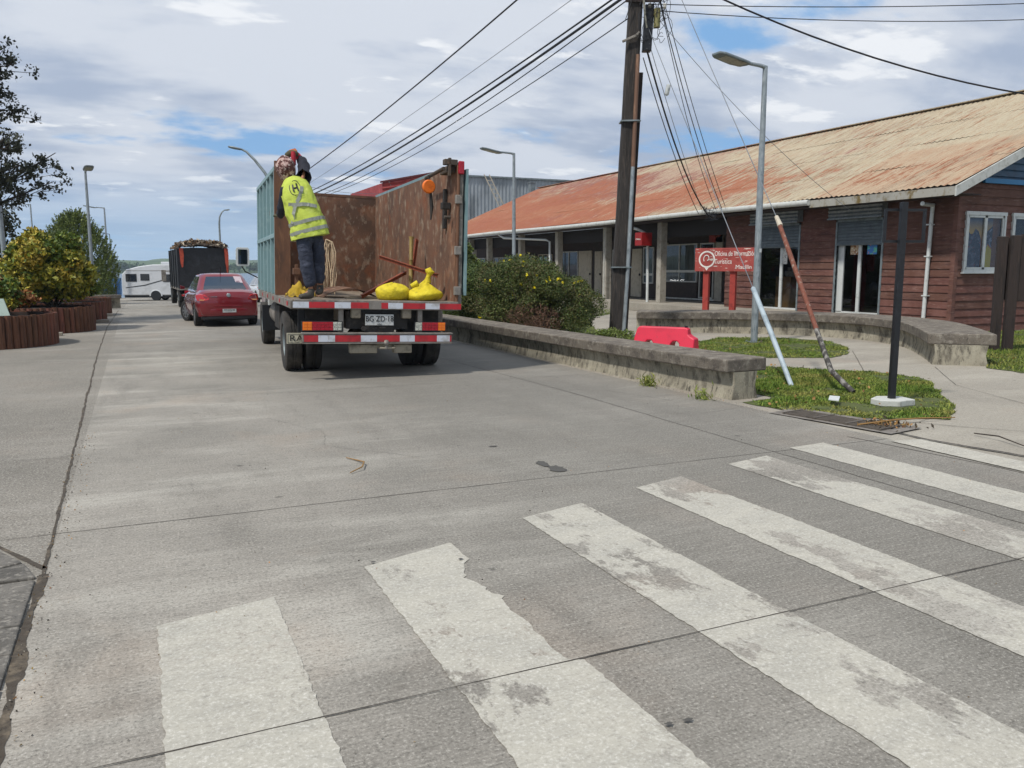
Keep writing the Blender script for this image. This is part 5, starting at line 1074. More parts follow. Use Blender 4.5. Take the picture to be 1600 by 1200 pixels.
planter(-2.35,24.4,1.28,.64,'second round log planter from the camera, below the yellow green bush',2)
planter(-2.0,28.2,1.1,.62,'third round log planter, mostly hidden behind the second one',3)
planter(-2.1,32.2,1.25,.6,'fourth round log planter, greyer and half hidden at the pavement edge',4)
t=thing('info_panel',(-2.75,19.35,.66),'small pale green grey panel tilted on the rim of the nearest log planter','panel'); b=MB(); b.prism([(-.55,-.1,.0),(.42,-.1,-.0),(.3,.12,.34),(-.4,.12,.34)],(0,.03,0)); b.build('panel_board',mat('pale green panel','8b9c92',.5,0,[('75877d',5,.5,.7)]),t,bevel=.01); b=MB(); b.box(-.45,.35,.0,.03,-.2,.02); b.build('foot',M['galvd'],t)
b=MB(); b.box(-.18,.18,-.08,.08,0,.08); o=b.build('concrete_block',M['path'],bevel=.01); o.location=(-1.85,22.55,0); tag(o,'small pale concrete block on the pavement between the first two log planters','block')
for i,(x,y) in enumerate(((-.98,27.6),(-.95,31.2))):
    b=MB(); b.box(-.2,.2,-.1,.1,0,.09); o=b.build('concrete_block',M['path'],bevel=.01); o.location=(x,y,0); tag(o,['pale concrete block lying beside the third log planter','pale concrete block lying in the weeds by the fourth log planter'][i],'block')
# bushes in the planters
bush('autumn_bush',(-3.3,20.6,.5),[(-.35,0,.8,.95,.95,.55,22),(.5,.1,.5,.68,.7,.42,16),(-.7,.3,1.2,.4,.4,.35,8)],20000,.062,[M['lf_ylw'],M['lf_grn'],M['lf_red']],'bush with green, yellow and rust red leaves in the nearest log planter',71,mw=[3,3,2],aspect=1.8)
bush('yellow_green_bush',(-2.0,24.6,.5),[(-.05,0,1.1,.95,.95,.85,34),(-.75,.2,.7,.7,.8,.6,14),(.4,0,.65,.65,.7,.5,14)],30000,.07,[M['lf_ylw'],M['lf_grn']],'tall rounded bush with yellow green leaves in the second log planter',72,mw=[3,2],aspect=1.8)
t=thing('young_tree',(-3.5,19.9,.5),'thin pale trunk of a young tree with a few red leaves beside the grey panel','tree'); b=MB(); b.tube([(0,0,0),(.02,0,.5),(.06,0,1.0),(.1,0,1.6)],[.05,.045,.04,.02],8); b.build('trunk',M['greysteel'],t,smooth=60); g_=np.random.default_rng(4); leafmesh('foliage',np.c_[g_.normal(.15,.12,160),g_.normal(-.1,.12,160),g_.uniform(.4,1.5,160)],.07,[M['lf_red'],M['lf_ylw']],t,aspect=1.6,seed=9,midx=g_.integers(0,2,160))
# columnar conifer made of upright sprays
def conifer(loc,h,r,n,label,seed):
    t=thing('conifer',loc,label,'tree'); g_=np.random.default_rng(seed); PP=[];NN=[]
    for k in range(n):
        z=h*(.04+.96*g_.random()**.85); rr=r*(math.sin(math.pi*min(1,.22+.78*z/h))**.7)*g_.uniform(.55,1.0); a=g_.uniform(0,2*math.pi); L_=g_.uniform(.35,.75)
        c=np.array([math.cos(a)*rr,math.sin(a)*rr,z-.2]); d=np.array([math.cos(a)*.45,math.sin(a)*.45,1.]); d/=np.linalg.norm(d); m=26; u=g_.random(m)
        PP.append(c+np.outer(u*L_,d)+g_.normal(0,.035,(m,3))*(1.1-u)[:,None]); NN.append(np.tile(d,(m,1)))
    P=np.vstack(PP); leafmesh('foliage',P,.045,[M['lf_con'],M['lf_grn']],t,aspect=2.6,seed=seed,N=np.vstack(NN),midx=(g_.random(len(P))<.35).astype(int))
    b=MB(); b.tube([(0,0,0),(0,0,h*.6)],[.12,.04],8); b.build('trunk',M['bark'],t,smooth=60)
q=AT(114,330,46); conifer((q.x,q.y,gz(q.y)),5.0,2.15,1800,'dull green conifer with upright sprays behind the yellow green bush',81)
# big dark tree at the left edge
def darktree(loc,label,seed):
    t=thing('dark_tree',loc,label,'tree'); g_=np.random.default_rng(seed); r_=random.Random(seed); b=MB(); bb=MB(); tp=Vector((.3,.2,10.2))
    b.tube([(0,0,0),(.05,0,3),(.1,.1,6),(.2,.15,8.5),tuple(tp)],[.28,.22,.15,.08,.03],10); b.build('trunk',M['bark'],t,smooth=60)
    PP=[]
    for k in range(66):
        z=2.6+7.4*(int(k/6)*6+.35*(k%6))/66; a=r_.uniform(0,2*math.pi) if k%3 else r_.uniform(-.6,.5); f=1-(z-2.6)/7.6
        L_=(.85+1.6*f**.8)*r_.uniform(.7,1.12)*(1.18 if z<6.5 else .85); d=Vector((math.cos(a),math.sin(a),r_.uniform(-.05,.45))); base=Vector((.1,.1,z)); end=base+d*L_; mid=base.lerp(end,.5)+Vector((0,0,-.15*L_*.3)); pts=[base,mid,end+Vector((0,0,.15))]
        bb.tube(pts,[.05*f+.02,.03*f+.012,.01],5)
        for s in range(int(7+9*L_/2.5)):
            u=r_.uniform(.35,1.05); c=base.lerp(mid,u*2) if u<.5 else mid.lerp(end,u*2-1); c=c+Vector((r_.gauss(0,.2),r_.gauss(0,.2),r_.gauss(.05,.11))); bb.tube([mid.lerp(end,max(0,u*2-1.3)),c],[.01,.005],4)
            m=34; PP.append(np.array(c)+g_.normal(0,1,(m,3))*np.array([.10,.10,.075])*r_.uniform(.6,1.2))
    bb.build('limb',M['bark'],t,smooth=60); P=np.vstack(PP); leafmesh('foliage',P,.058,M['lf_dark'],t,aspect=1.7,seed=seed); return t
q=PY(-112,440,27.5); darktree((q.x,q.y,0),'tall dark tree with clumped needle sprays at the left edge of the view',91).scale=(1.05,1.05,1.14)
# second, farther dark tree low behind it
q=PY(18,420,40); bush('far_dark_bush',(q.x-1.4,q.y,-.2),[(0,0,2.2,1.7,1.5,2.2,20),(.2,0,3.6,1.1,1.2,1.2,10)],7000,.10,[M['lf_dark'],M['lf_grn']],'dark bushy tree low behind the street lamp at the left edge',92,'tree',mw=[4,1])
# ---------------- street lamps
def led_lamp(loc,h,rz,label,arm=1.0,grp='square head street lamps'):
    t=thing('street_lamp',loc,label,'street lamp',rz,grp); z0=0
    b=MB(); b.tube([(0,0,0),(0,0,h*.55),(0,0,h)],[.075,.068,.05],14); b.build('pole',M['galv'],t,smooth=50)
    b=MB(); b.box(-.16,.16,-.16,.16,0,.02); 
    for x in(-.11,.11):
        for y in(-.11,.11): b.lathe([(0,.02),(.018,.02),(.018,.05),(0,.05)],(x,y,0),'z',8)
    b.build('base_plate',M['galvd'],t)
    b=MB(); b.tube([(0.03,0,h-.02),(-.14,0,h+.005),(-.52,0,h+.02)],[.045,.04,.035],10); b.build('arm',M['galv'],t,smooth=50)
    b=MB(); b.prism([(-.45,-.07,h-.02),(-.55,-.16,h-.04),(-.8,-.2,h-.01),(-1.22,-.19,h+.07),(-1.33,-.12,h+.09),(-1.33,.12,h+.09),(-1.22,.19,h+.07),(-.8,.2,h-.01),(-.55,.16,h-.04),(-.45,.07,h-.02)],(.0,0,.05)); b.build('lamp_head',M['galvd'],t,bevel=.015)
    b=MB(); b.prism([(-.62,-.14,h-.04),(-1.18,-.14,h+.053),(-1.18,.14,h+.053),(-.62,.14,h-.04)],(0,0,.012)); b.build('light_panel',mat('lamp lens','9a9a88',.3,0,[('77776a',14,.5,.6)]),t)
    return t
q=G(1178,535); l1=led_lamp((q.x,q.y,0),5.8,R(2),'square head street lamp in the lens shaped lawn, in front of the tourist sign')
b=MB(); b.box(-.03,.03,-.085,-.079,1.95,2.03); b.build('sticker',M['whtp'],l1)
led_lamp((12.95,28.2,0),5.8,R(2),'square head street lamp standing among the shrubs in front of the porch')
q=PX(134,300,-1.98); led_lamp((-1.72,41.5,gz(41.5)),5.98,R(100),'square head street lamp behind the conifer on the left')
led_lamp((-1.7,66,gz(66)),6.6,R(8),'thin street lamp left of the motorhome, head pointing left')
led_lamp((-2.35,105,gz(105)),7.9+.8,R(60),'farthest slim street lamp left of the motorhome')
b=MB()
t=thing('street_lamp',(-4.25,35.1,0),'tall plain lamp pole cut off by the left edge of the photo','street lamp'); b.tube([(0,0,0),(-.1,0,7)],[.09,.07],12); b.build('pole',M['galv'],t,smooth=50); b=MB(); b.tube([(-.1,0,6.98),(-.9,0,7.15)],.035,8); b.build('arm',M['galv'],t); b=MB(); b.prism([(-.8,-.1,7.1),(-1.4,-.1,7.2),(-1.4,.1,7.2),(-.8,.1,7.1)],(0,0,.06)); b.build('lamp_head',M['galvd'],t,bevel=.01)
q=AT(53,390,62); t=thing('lamp_pole',(q.x,q.y,gz(q.y)),'very thin distant pole behind the dark tree','pole'); b=MB(); b.tube([(0,0,0),(0,0,7.2)],[.07,.05],8); b.build('mast',M['galv'],t); b=MB(); b.tube([(0,0,7.15),(-.7,0,7.2)],.03,6); b.box(-1.1,-.6,-.08,.08,7.17,7.23); b.build('arm',M['galvd'],t)
# curved lamps
def curved_lamp(loc,pts,head,label):
    t=thing('curved_street_lamp',loc,label,'street lamp',group='lamps with a curved arm'); b=MB(); n=len(pts); b.tube(pts,[.08-.04*i/(n-1) for i in range(n)],10); b.build('pole',M['galvd'],t,smooth=60)
    a=Vector(pts[-1]); d=Vector(head); b=MB(); s=Vector((0,1,0)); b.loft([[a+d*u+s*w*c_+Vector((0,0,hh*s_)) for c_,s_ in [(math.cos(k*math.pi/4),math.sin(k*math.pi/4)) for k in range(8)]] for u,w,hh in ((-.05,.04,.03),(.15,.1,.05),(.6,.13,.06),(.95,.08,.04),(1.0,.02,.01))]); b.build('lamp_head',M['galvd'],t,smooth=60); return t
q=AT(345,400,62); z0=gz(q.y); top=AT(346,350,62).z-z0; curved_lamp((q.x,q.y,z0),[(0,0,0),(0,0,top),(.05,0,top+.5),(.22,0,top+.85),(.42,0,top+1.02)],(.38,0,.04),'slim street lamp with a curved arm above the black truck')
o_=AT(428,310,34); o_.z=gz(o_.y); o0=AT(428,310,34)
curved_lamp(tuple(o_),[(0,0,0),tuple(AT(429,312,34)-o_),tuple(AT(424,288,34)-o_),tuple(AT(414,270,34)-o_),tuple(AT(398,250,34)-o_),tuple(AT(385,237,34)-o_),tuple(AT(378,233.5,34)-o_)],tuple(AT(356,229,34)-AT(378,233.5,34)),'street lamp with a long leaning arm rising behind the left side of the truck box')
# ---------------- utility pole
PB=Vector((10.28,16.5,0)); PT=PB+Vector((.42,-.05,9.4)); up_=thing('utility_pole',PB,'dark wooden utility pole with conduits and a tangle of hardware and wires at its top','utility pole')
def PO_(z,dx=0,dy=0): 
    q=(PT-PB)*(z/9.4); return q+cR*dx+Vector((-cR.y,cR.x,0))*(-dy) # dx to the right, dy away
fw=Vector((-cR.y,cR.x,0)) # horizontal direction away from the camera
def PQ(z,dx=0,dn=0): return (PT-PB)*(z/9.4)+cR*dx-fw*dn   # dn toward the camera
b=MB(); rings=[]
for i in range(24):
    z=10.3*i/23; w=.165-.02*i/23; rr=[]
    for sx,sy in ((-1,-.7),(-.7,-1),(.7,-1),(1,-.7),(1,.7),(.7,1),(-.7,1),(-1,.7)):
        k=w*(1+.05*mnoise.noise((sx*2,sy*2,z*1.3))); rr.append(PQ(z,sx*k-.05,sy*k*.9))
    rings.append(rr)
b.loft(rings); b.build('mast',M['polew'],up_,smooth=30)
b=MB(); b.loft([[PQ(z,.13+x*.06+.02,y*.05-.02) for x,y in ((-1,-1),(1,-1),(1,1),(-1,1))] for z in (0,3,6.0)]); b.build('side_rail',M['wooddark'],up_)
b=MB(); b.tube([PQ(0,.1,.17),PQ(1.5,.11,.17),PQ(3.9,.085,.18)],.045,12); b.build('grey_conduit',M['galv'],up_,smooth=50)
b=MB(); b.tube([PQ(3.9,.085,.18),PQ(6.35,.05,.18)],.047,12); b.build('brown_conduit',M['condb'],up_,smooth=50)
for z in (1.62,4.9):
    b=MB(); b.loft([[PQ(z+dz,x,y) for x,y in ((-.25,-.19),(.2,-.19),(.2,.2),(.14,.24),(.04,.24),(-.25,.2))] for dz in (0,.03)]); b.build('strap',M['galvd'],up_)
b=MB(); b.bar(PQ(6.62,-.32,.2),PQ(6.75,-.02,.22),.05,.05); b.bar(PQ(6.75,-.02,.22),PQ(6.82,.04,.22),.09,.04); b.build('bracket',M['greysteel'],up_,bevel=.008)
b=MB(); b.loft([[PQ(z,.26+x,y) for x,y in ((-.1,-.1),(.1,-.1),(.1,.1),(-.1,.1))] for z in (6.45,7.45)]); b.build('cable_box',M['black'],up_,bevel=.02)
b=MB(); b.tube([PQ(6.95,.44,.1),PQ(7.35,.43,.1)],.075,12); b.build('yellowed_canister',mat('yellowed plastic','7f7a4c',.6),up_,smooth=40)
b=MB(); b.bar(PQ(7.85,-.4,.12),PQ(7.85,.65,.12),.07,.07); b.bar(PQ(7.5,-.3,.16),PQ(7.5,.5,.16),.05,.05); b.bar(PQ(8.3,-.6,.1),PQ(8.3,.8,.1),.08,.08); b.build('crossarm',M['wooddark'],up_)
b=MB(); b.bar(PQ(7.75,.06,.22),PQ(7.2,.14,.24),.05,.03); b.bar(PQ(7.2,.14,.24),PQ(6.9,.2,.24),.04,.02); b.build('guy_bracket',mat('pale corroded bracket','8b8a7e',.7,.2,[('5c5a50',14,.5,.6)]),up_,bevel=.006)
g_=random.Random(12)
for k in range(9):
    x=g_.uniform(-.35,.8); z=g_.uniform(7.3,8.1); b=MB(); b.lathe([(0,-.06),(.03,-.05),(.045,-.02),(.03,0),(.045,.03),(.03,.05),(0,.06)],PQ(z,x,.1+g_.uniform(-.1,.15)),'z',10); b.build('insulator',mat('insulator glaze %d'%k,g_.choice(['9c9a92','5d5c58','c0beb6']),.3),up_,smooth=50)
# tangle of loose loops
for k in range(26):
    b=MB(); c=PQ(g_.uniform(6.7,8.0),g_.uniform(.15,.75),.1); r=g_.uniform(.08,.34); a0=g_.uniform(0,6); sp_=g_.uniform(2.5,6); pts=[c+cR*(r*math.cos(a0+sp_*i/14))*.8+Vector((0,0,r*math.sin(a0+sp_*i/14)))-fw*(.1*math.sin(i)) for i in range(15)]; b.tube(pts,.006,5); b.build('loose_wire',M['cable'],up_,smooth=60)
for k in range(10):
    b=MB(); x=g_.uniform(-.3,.6); z=g_.uniform(7.3,8.2); b.tube([PQ(z,x,.2),PQ(z-.15,x+g_.uniform(-.12,.12),.25),PQ(z-g_.uniform(.3,.6),x+g_.uniform(-.15,.15),.22)],.009,5); b.build('loose_wire',M['cable'],up_,smooth=60)
# ---------------- cables (each a thing)
def cable(a,c,sag,r,label,m='cable',n=26,name='cable',grp=None):
    a=Vector(a);c=Vector(c); b=MB(); b.tube([a.lerp(c,i/n)-Vector((0,0,sag*4*(i/n)*(1-i/n))) for i in range(n+1)],r,6); return tag(b.build(name,M[m],smooth=60),label,'cable',grp)
def thru(px,py,D): return AT(px,py,D)
pw=lambda z,dx=0: PB+PQ(z,dx,.1)
FP=AT(428,292,52)
t=thing('utility_pole',(FP.x,FP.y,gz(FP.y)),'far utility pole behind the truck box carrying the overhead cables','utility pole'); b=MB(); b.tube([(0,0,0),(0,0,FP.z-gz(FP.y)-.4)],[.16,.12],10); b.build('mast',M['polew'],t,smooth=50); b=MB(); b.bar((-.3,0,FP.z-gz(FP.y)-.55),(.3,0,FP.z-gz(FP.y)-.55),.09,.09); b.build('crossarm',M['wooddark'],t)
cable(pw(9.8,-.1),AT(430,300,52),.35,.024,'upper thick black overhead cable running from the top edge down behind the worker')
cable(pw(7.62,-.3),AT(440,322,52),.55,.032,'thick twisted cable from the utility pole, lowest of the pair passing above the truck box')
cable(pw(7.75,-.3),AT(440,318,52),.46,.022,'black cable just above the thick twisted cable from the utility pole')
cable(pw(7.5,-.3),AT(442,321,52),.80,.014,'thin black cable drooping a little below the twisted cable near the pole')
cable(pw(8.55,-.1),AT(432,318,52),.2,.008,'faint thin overhead wire between the two thick cable runs','cableg')
cable(pw(7.15,-.2),AT(445,322,52),.75,.012,'thin wire leaving the pole lowest, below the twisted cable')
OP=Vector((30.5,10.2,0)); t=thing('utility_pole',OP,'second wooden utility pole standing beyond the right edge of the photo','utility pole'); b=MB(); b.tube([(0,0,0),(0,0,9.9)],[.17,.12],10); b.build('mast',M['polew'],t,smooth=50); b=MB(); b.bar((-.1,-.7,9.3),(-.1,.7,9.3),.09,.09); b.build('crossarm',M['wooddark'],t)
q9=lambda z: OP+Vector((-.1,0,z))
cable(pw(8.35,.1),q9(6.5),1.75,.02,'thick black cable crossing the top right corner down to the right edge')
cable(pw(7.72,.3),q9(9.35),.1,.014,'overhead cable to the right of the pole, highest of its bundle')
cable(pw(7.6,.3),q9(9.2),.2,.012,'overhead cable to the right of the pole, second of its bundle')
cable(pw(7.45,.3),q9(9.05),.35,.010,'overhead cable to the right of the pole, third of its bundle')
cable(pw(7.32,.3),q9(8.95),.6,.010,'overhead cable to the right of the pole, lowest of its bundle')
# service drops to the eave
for i,(z,dx,px,py,sg,r,lb) in enumerate([(6.3,.18,1092,335,.25,.012,'leftmost service wire dropping from the pole to the gutter'),(6.5,.24,1108,338,.5,.022,'thick service wire with tape bands dropping to the gutter'),(6.6,.3,1098,332,.1,.008,'thin grey service wire beside the thick service wire'),(7.6,.45,1128,326,.3,.012,'service wire dropping from the top hardware to the gutter, second from the right'),(7.7,.5,1133,322,.2,.010,'rightmost of the service wires dropping to the gutter'),(7.7,.42,1120,330,.45,.009,'slack service wire bowing left on its way to the gutter')]):
    e=PX(px,py,XE-.05); cable(pw(z,dx),e,sg,r,lb,'cableg' if 'grey' in lb else 'cable',grp=None)
t=thing('wire_connector',AT(1043,140,18.2),'small silver cylinder clamped on the service wires','connector'); b=MB(); b.tube([(.03,0,.12),(.03,0,.1),(-.02,0,-.1),(-.025,0,-.14)],[.01,.05,.05,.01],10); b.build('can',M['whtp'],t,smooth=50); b=MB(); b.tube([(.0,-.051,.02),(-.0,-.054,-.03)],.008,6); b.build('screw',M['galvd'],t)
t=thing('wire_tangle',PX(1112,328,XE-.12),'tangle of loose black wires at the gutter above the tourist sign','wires')
for k in range(12):
    b=MB(); pts=[Vector((g_.uniform(-.1,0),g_.uniform(-.5,.5),g_.uniform(-.35,.15))) for _ in range(4)]; L2=[]
    for i in range(3):
        for u in (0,.33,.66): L2.append(pts[i].lerp(pts[i+1],u)+Vector((0,0,-.05*math.sin(u*3))))
    b.tube(L2,.008,5); b.build('wire_end',M['cable'],t,smooth=60)
cable(pw(7.2,.4),PX(1330,330,XE),.25,.006,'faint thin wire running from the pole over the roof slope to the right','cableg')
# guy wires with guards
G1=Vector((8.12,8.52,.0)); G1t=pw(6.95,.25); G2=Vector((8.37,7.7,.0)); 
def guy(px0,py0,px1,py1,D0,D1,label): 
    return cable(AT(px0,py0,D0),AT(px1,py1,D1),0.02,.008,label,'cableg')
c1=AT(1152,448,12.4*1.0); 
D_g1=(G1-cC).dot(cF); D_g2=(G2-cC).dot(cF)
Dp=((PB+Vector((0,0,7)))-cC).dot(cF)
# lay each guy straight from its anchor to the pole top
def guyline(anchor,pxa,pya,top): # point of the line anchor->top seen nearest to pixel
    best=None
    for i in range(400):
        p=anchor.lerp(top,i/400); v=p-cC; x=800+FOC*v.dot(cR)/v.dot(cF); y=600-FOC*v.dot(cU)/v.dot(cF); d=abs(y-pya)
        if best is None or d<best[0]: best=(d,p)
    return best[1]
m1=guyline(G1,1152,448,G1t); G2t=pw(8.2,.62); m2=guyline(G2,1197,345,G2t)
cable(G1t,m1,.02,.008,'steel guy wire ending in the pale grey guard pipe','cableg'); cable(G2t,m2,.02,.008,'steel guy wire ending in the rusty guard pipe','cableg')
t=thing('guy_guard',G1,'smooth pale grey guard pipe leaning out of the corner grass bed','guard pipe'); e=m1-G1; b=MB(); b.tube([(0,0,-.03),e*.5,e*.985,e],[.034,.038,.038,.015],12); b.build('pipe',mat('pale blue grey pvc','a3b0b6',.45,0,[('77858d',5,.5,.75)]),t,smooth=50)
kink=AT(1298,578,(G2-cC).dot(cF)*1.03)
t=thing('guy_guard',G2,'rusty red guard pipe with peeling paint, bent dark at its foot beside the black post','guard pipe'); b=MB(); e=m2-G2; kk=kink-G2; kk2=kk.lerp(e,.24)
b.tube([kk2,kk2.lerp(e,.5),kk2.lerp(e,.96),e],[.034,.036,.034,.03],12); b.build('pipe',M['guyr'],t,smooth=50)
b=MB(); b.tube([(0,0,.02),kk*.55,kk,kk2+ (kk2-kk)*.02],[.034,.038,.036,.034],10); b.build('dark_sleeve',M['guyd'],t,smooth=40)
b=MB(); b.tube([e*.965,e*1.03],[.042,.032],10); b.build('pale_collar',M['beige'],t)
# ---------------- black post with an empty frame
t=thing('sign_post',(8.10,6.88,0),'black steel post with an empty rectangular sign frame on a white concrete base','sign post',rz=-YAW+R(4))
b=MB(); b.box(-.035,.035,-.035,.035,.04,2.36); b.build('post',M['black'],t,bevel=.005)
b=MB()
for a in ((-.20,.30,2.26,2.29),(-.20,.30,1.90,1.93)): b.box(a[0],a[1],.036,.066,a[2],a[3])
b.box(-.20,-.17,.037,.065,1.93,2.26); b.box(.27,.30,.037,.065,1.93,2.26); b.build('frame',M['black'],t)
b=MB(); b.prism([(-.2,-.14,.0),(.0,-.2,.0),(.24,-.1,.0),(.2,.16,.0),(-.08,.2,.0),(-.24,.03,.0)],(0,0,.075)); b.build('white_base',mat('white painted concrete','b9bab4',.8,0,[('8f8f88',9,.55,.75)],bump=(30,.4,.01)),t,bevel=.01)
# ---------------- red water barrier
Db=15.1; a=AT(993,540,Db); c=AT(1086,548,Db-.55); a.z=c.z=0; dv=(c-a); L_=dv.length; t=thing('water_barrier',(a+c)/2,'red plastic water filled barrier with two arched openings behind the bench wall','barrier',rz=math.atan2(dv.y,dv.x))
sc_=L_/1.16
pf=[(-.58,0),(-.40,0),(-.36,.06),(-.34,.2),(-.3,.25),(-.22,.25),(-.18,.2),(-.15,.06),(-.12,0),(.10,0),(.13,.06),(.16,.2),(.2,.25),(.28,.25),(.32,.2),(.34,.06),(.37,0),(.58,0),(.6,.06),(.6,.3),(.52,.34),(.47,.38),(.46,.47),(.43,.5),(-.47,.5),(-.52,.47),(-.56,.3)]
b=MB(); ring=lambda y,s: [Vector((x*sc_*(1-.0*s),y*1.,z*sc_*(1)+(.0))) for x,z in pf]
def ringt(side): return [Vector((x*sc_,side*(.20-.13*(z/.5)),z*sc_+.08)) for x,z in pf]
b.loft([ringt(-1),ringt(1)]); b.build('shell',M['barrier'],t,bevel=.02)
b=MB()
for x in(-.47,.0,.46): b.box(x*sc_-.05,x*sc_+.05,-.19,.19,.02,.085)
b.build('foot',M['barrier'],t,bevel=.015)
b=MB(); b.tube([(.4*sc_,0,.5*sc_+.08),(.4*sc_,0,.5*sc_+.11)],.03,8); b.build('cap',M['black'],t)
# ---------------- tourist office sign
SL=AT(1087,388,24.6); SR_=AT(1184,382,23.6); t=thing('tourist_sign',((SL.x+SR_.x)/2,(SL.y+SR_.y)/2,0),'peeling red painted tourist office sign board on two red posts','sign',rz=math.atan2(SR_.y-SL.y,SR_.x-SL.x))
SW=(SR_-SL).length; SW=math.hypot(SR_.x-SL.x,SR_.y-SL.y); zt=SL.z; hh=zt-AT(1088,424,24.6).z
b=MB(); b.box(-SW/2,SW/2,-.03,.03,zt-hh,zt); bo=b.build('board',M['signredp'],t,bevel=.006)
for x in (-SW/2+.33,SW/2-.33-.38):
    b=MB(); b.box(x-.085,x+.085,.0+.031,.19,0,zt-.1); b.build('post',mat('red post paint','a03a30',.7,0,[('7d2a22',6,.5,.7)]),t,bevel=.01)
ru=(R(90),0,0)
text('lettering','Oficina de Información',.2,M['lett'],bo,(-SW/2+.60,-.034,zt-.17),ru,align='LEFT',sx=.66)
text('lettering','Turística',.2,M['lett'],bo,(-SW/2+.60,-.034,zt-.40),ru,align='LEFT',sx=.75)
text('lettering','Maullín',.17,M['lett'],bo,(SW/2-.62,-.034,zt-.56),ru,align='LEFT',sx=1.)
b=MB(); cx_,cz_=-SW/2+.37,zt-.33
b.loft([[Vector((cx_+math.cos(a)*r,-.036,cz_+math.sin(a)*r)) for a in [2*math.pi*k/28 for k in range(28)]] for r in (.25,.205)],cap=False); b.add([(cx_-.07,-.036,cz_-.235),(cx_+.07,-.036,cz_-.235),(cx_,-.036,cz_-.33)],[(0,1,2)]); b.build('emblem_ring',M['lett'],bo,recalc=False)
b=MB(); b.tube([(cx_+math.cos(a)*r*.8,-.036,cz_+.02+math.sin(a)*r) for a,r in [(1.2*math.pi-k*.42,.13-.006*k) for k in range(13)]],.016,5); b.build('emblem_swirl',M['lett'],bo)
# ---------------- dark wooden sign seen from behind
q=G(1563,548); t=thing('wooden_sign',(q.x-.05,q.y,0),'dark weathered wooden sign of upright planks on two posts by the gable wall','sign',rz=-YAW+R(-8)); b=MB(); b.box(-.17,.0,-.04,.06,0,2.22); b.build('post',M['wooddark'],t,bevel=.008); b=MB(); b.box(.05,.235,-.06,.04,0,2.24); b.build('post',M['wooddark'],t,bevel=.008)
b=MB(); b.box(.245,.4,-.03,.03,.98,2.26); b.box(.4,.43,-.02,.03,1.0,2.25); b.build('plank',M['wooddark'],t,bevel=.006); b=MB(); b.box(-.16,.40,.065,.1,1.0,2.2); b.build('board',M['wooddark'],t,bevel=.006)
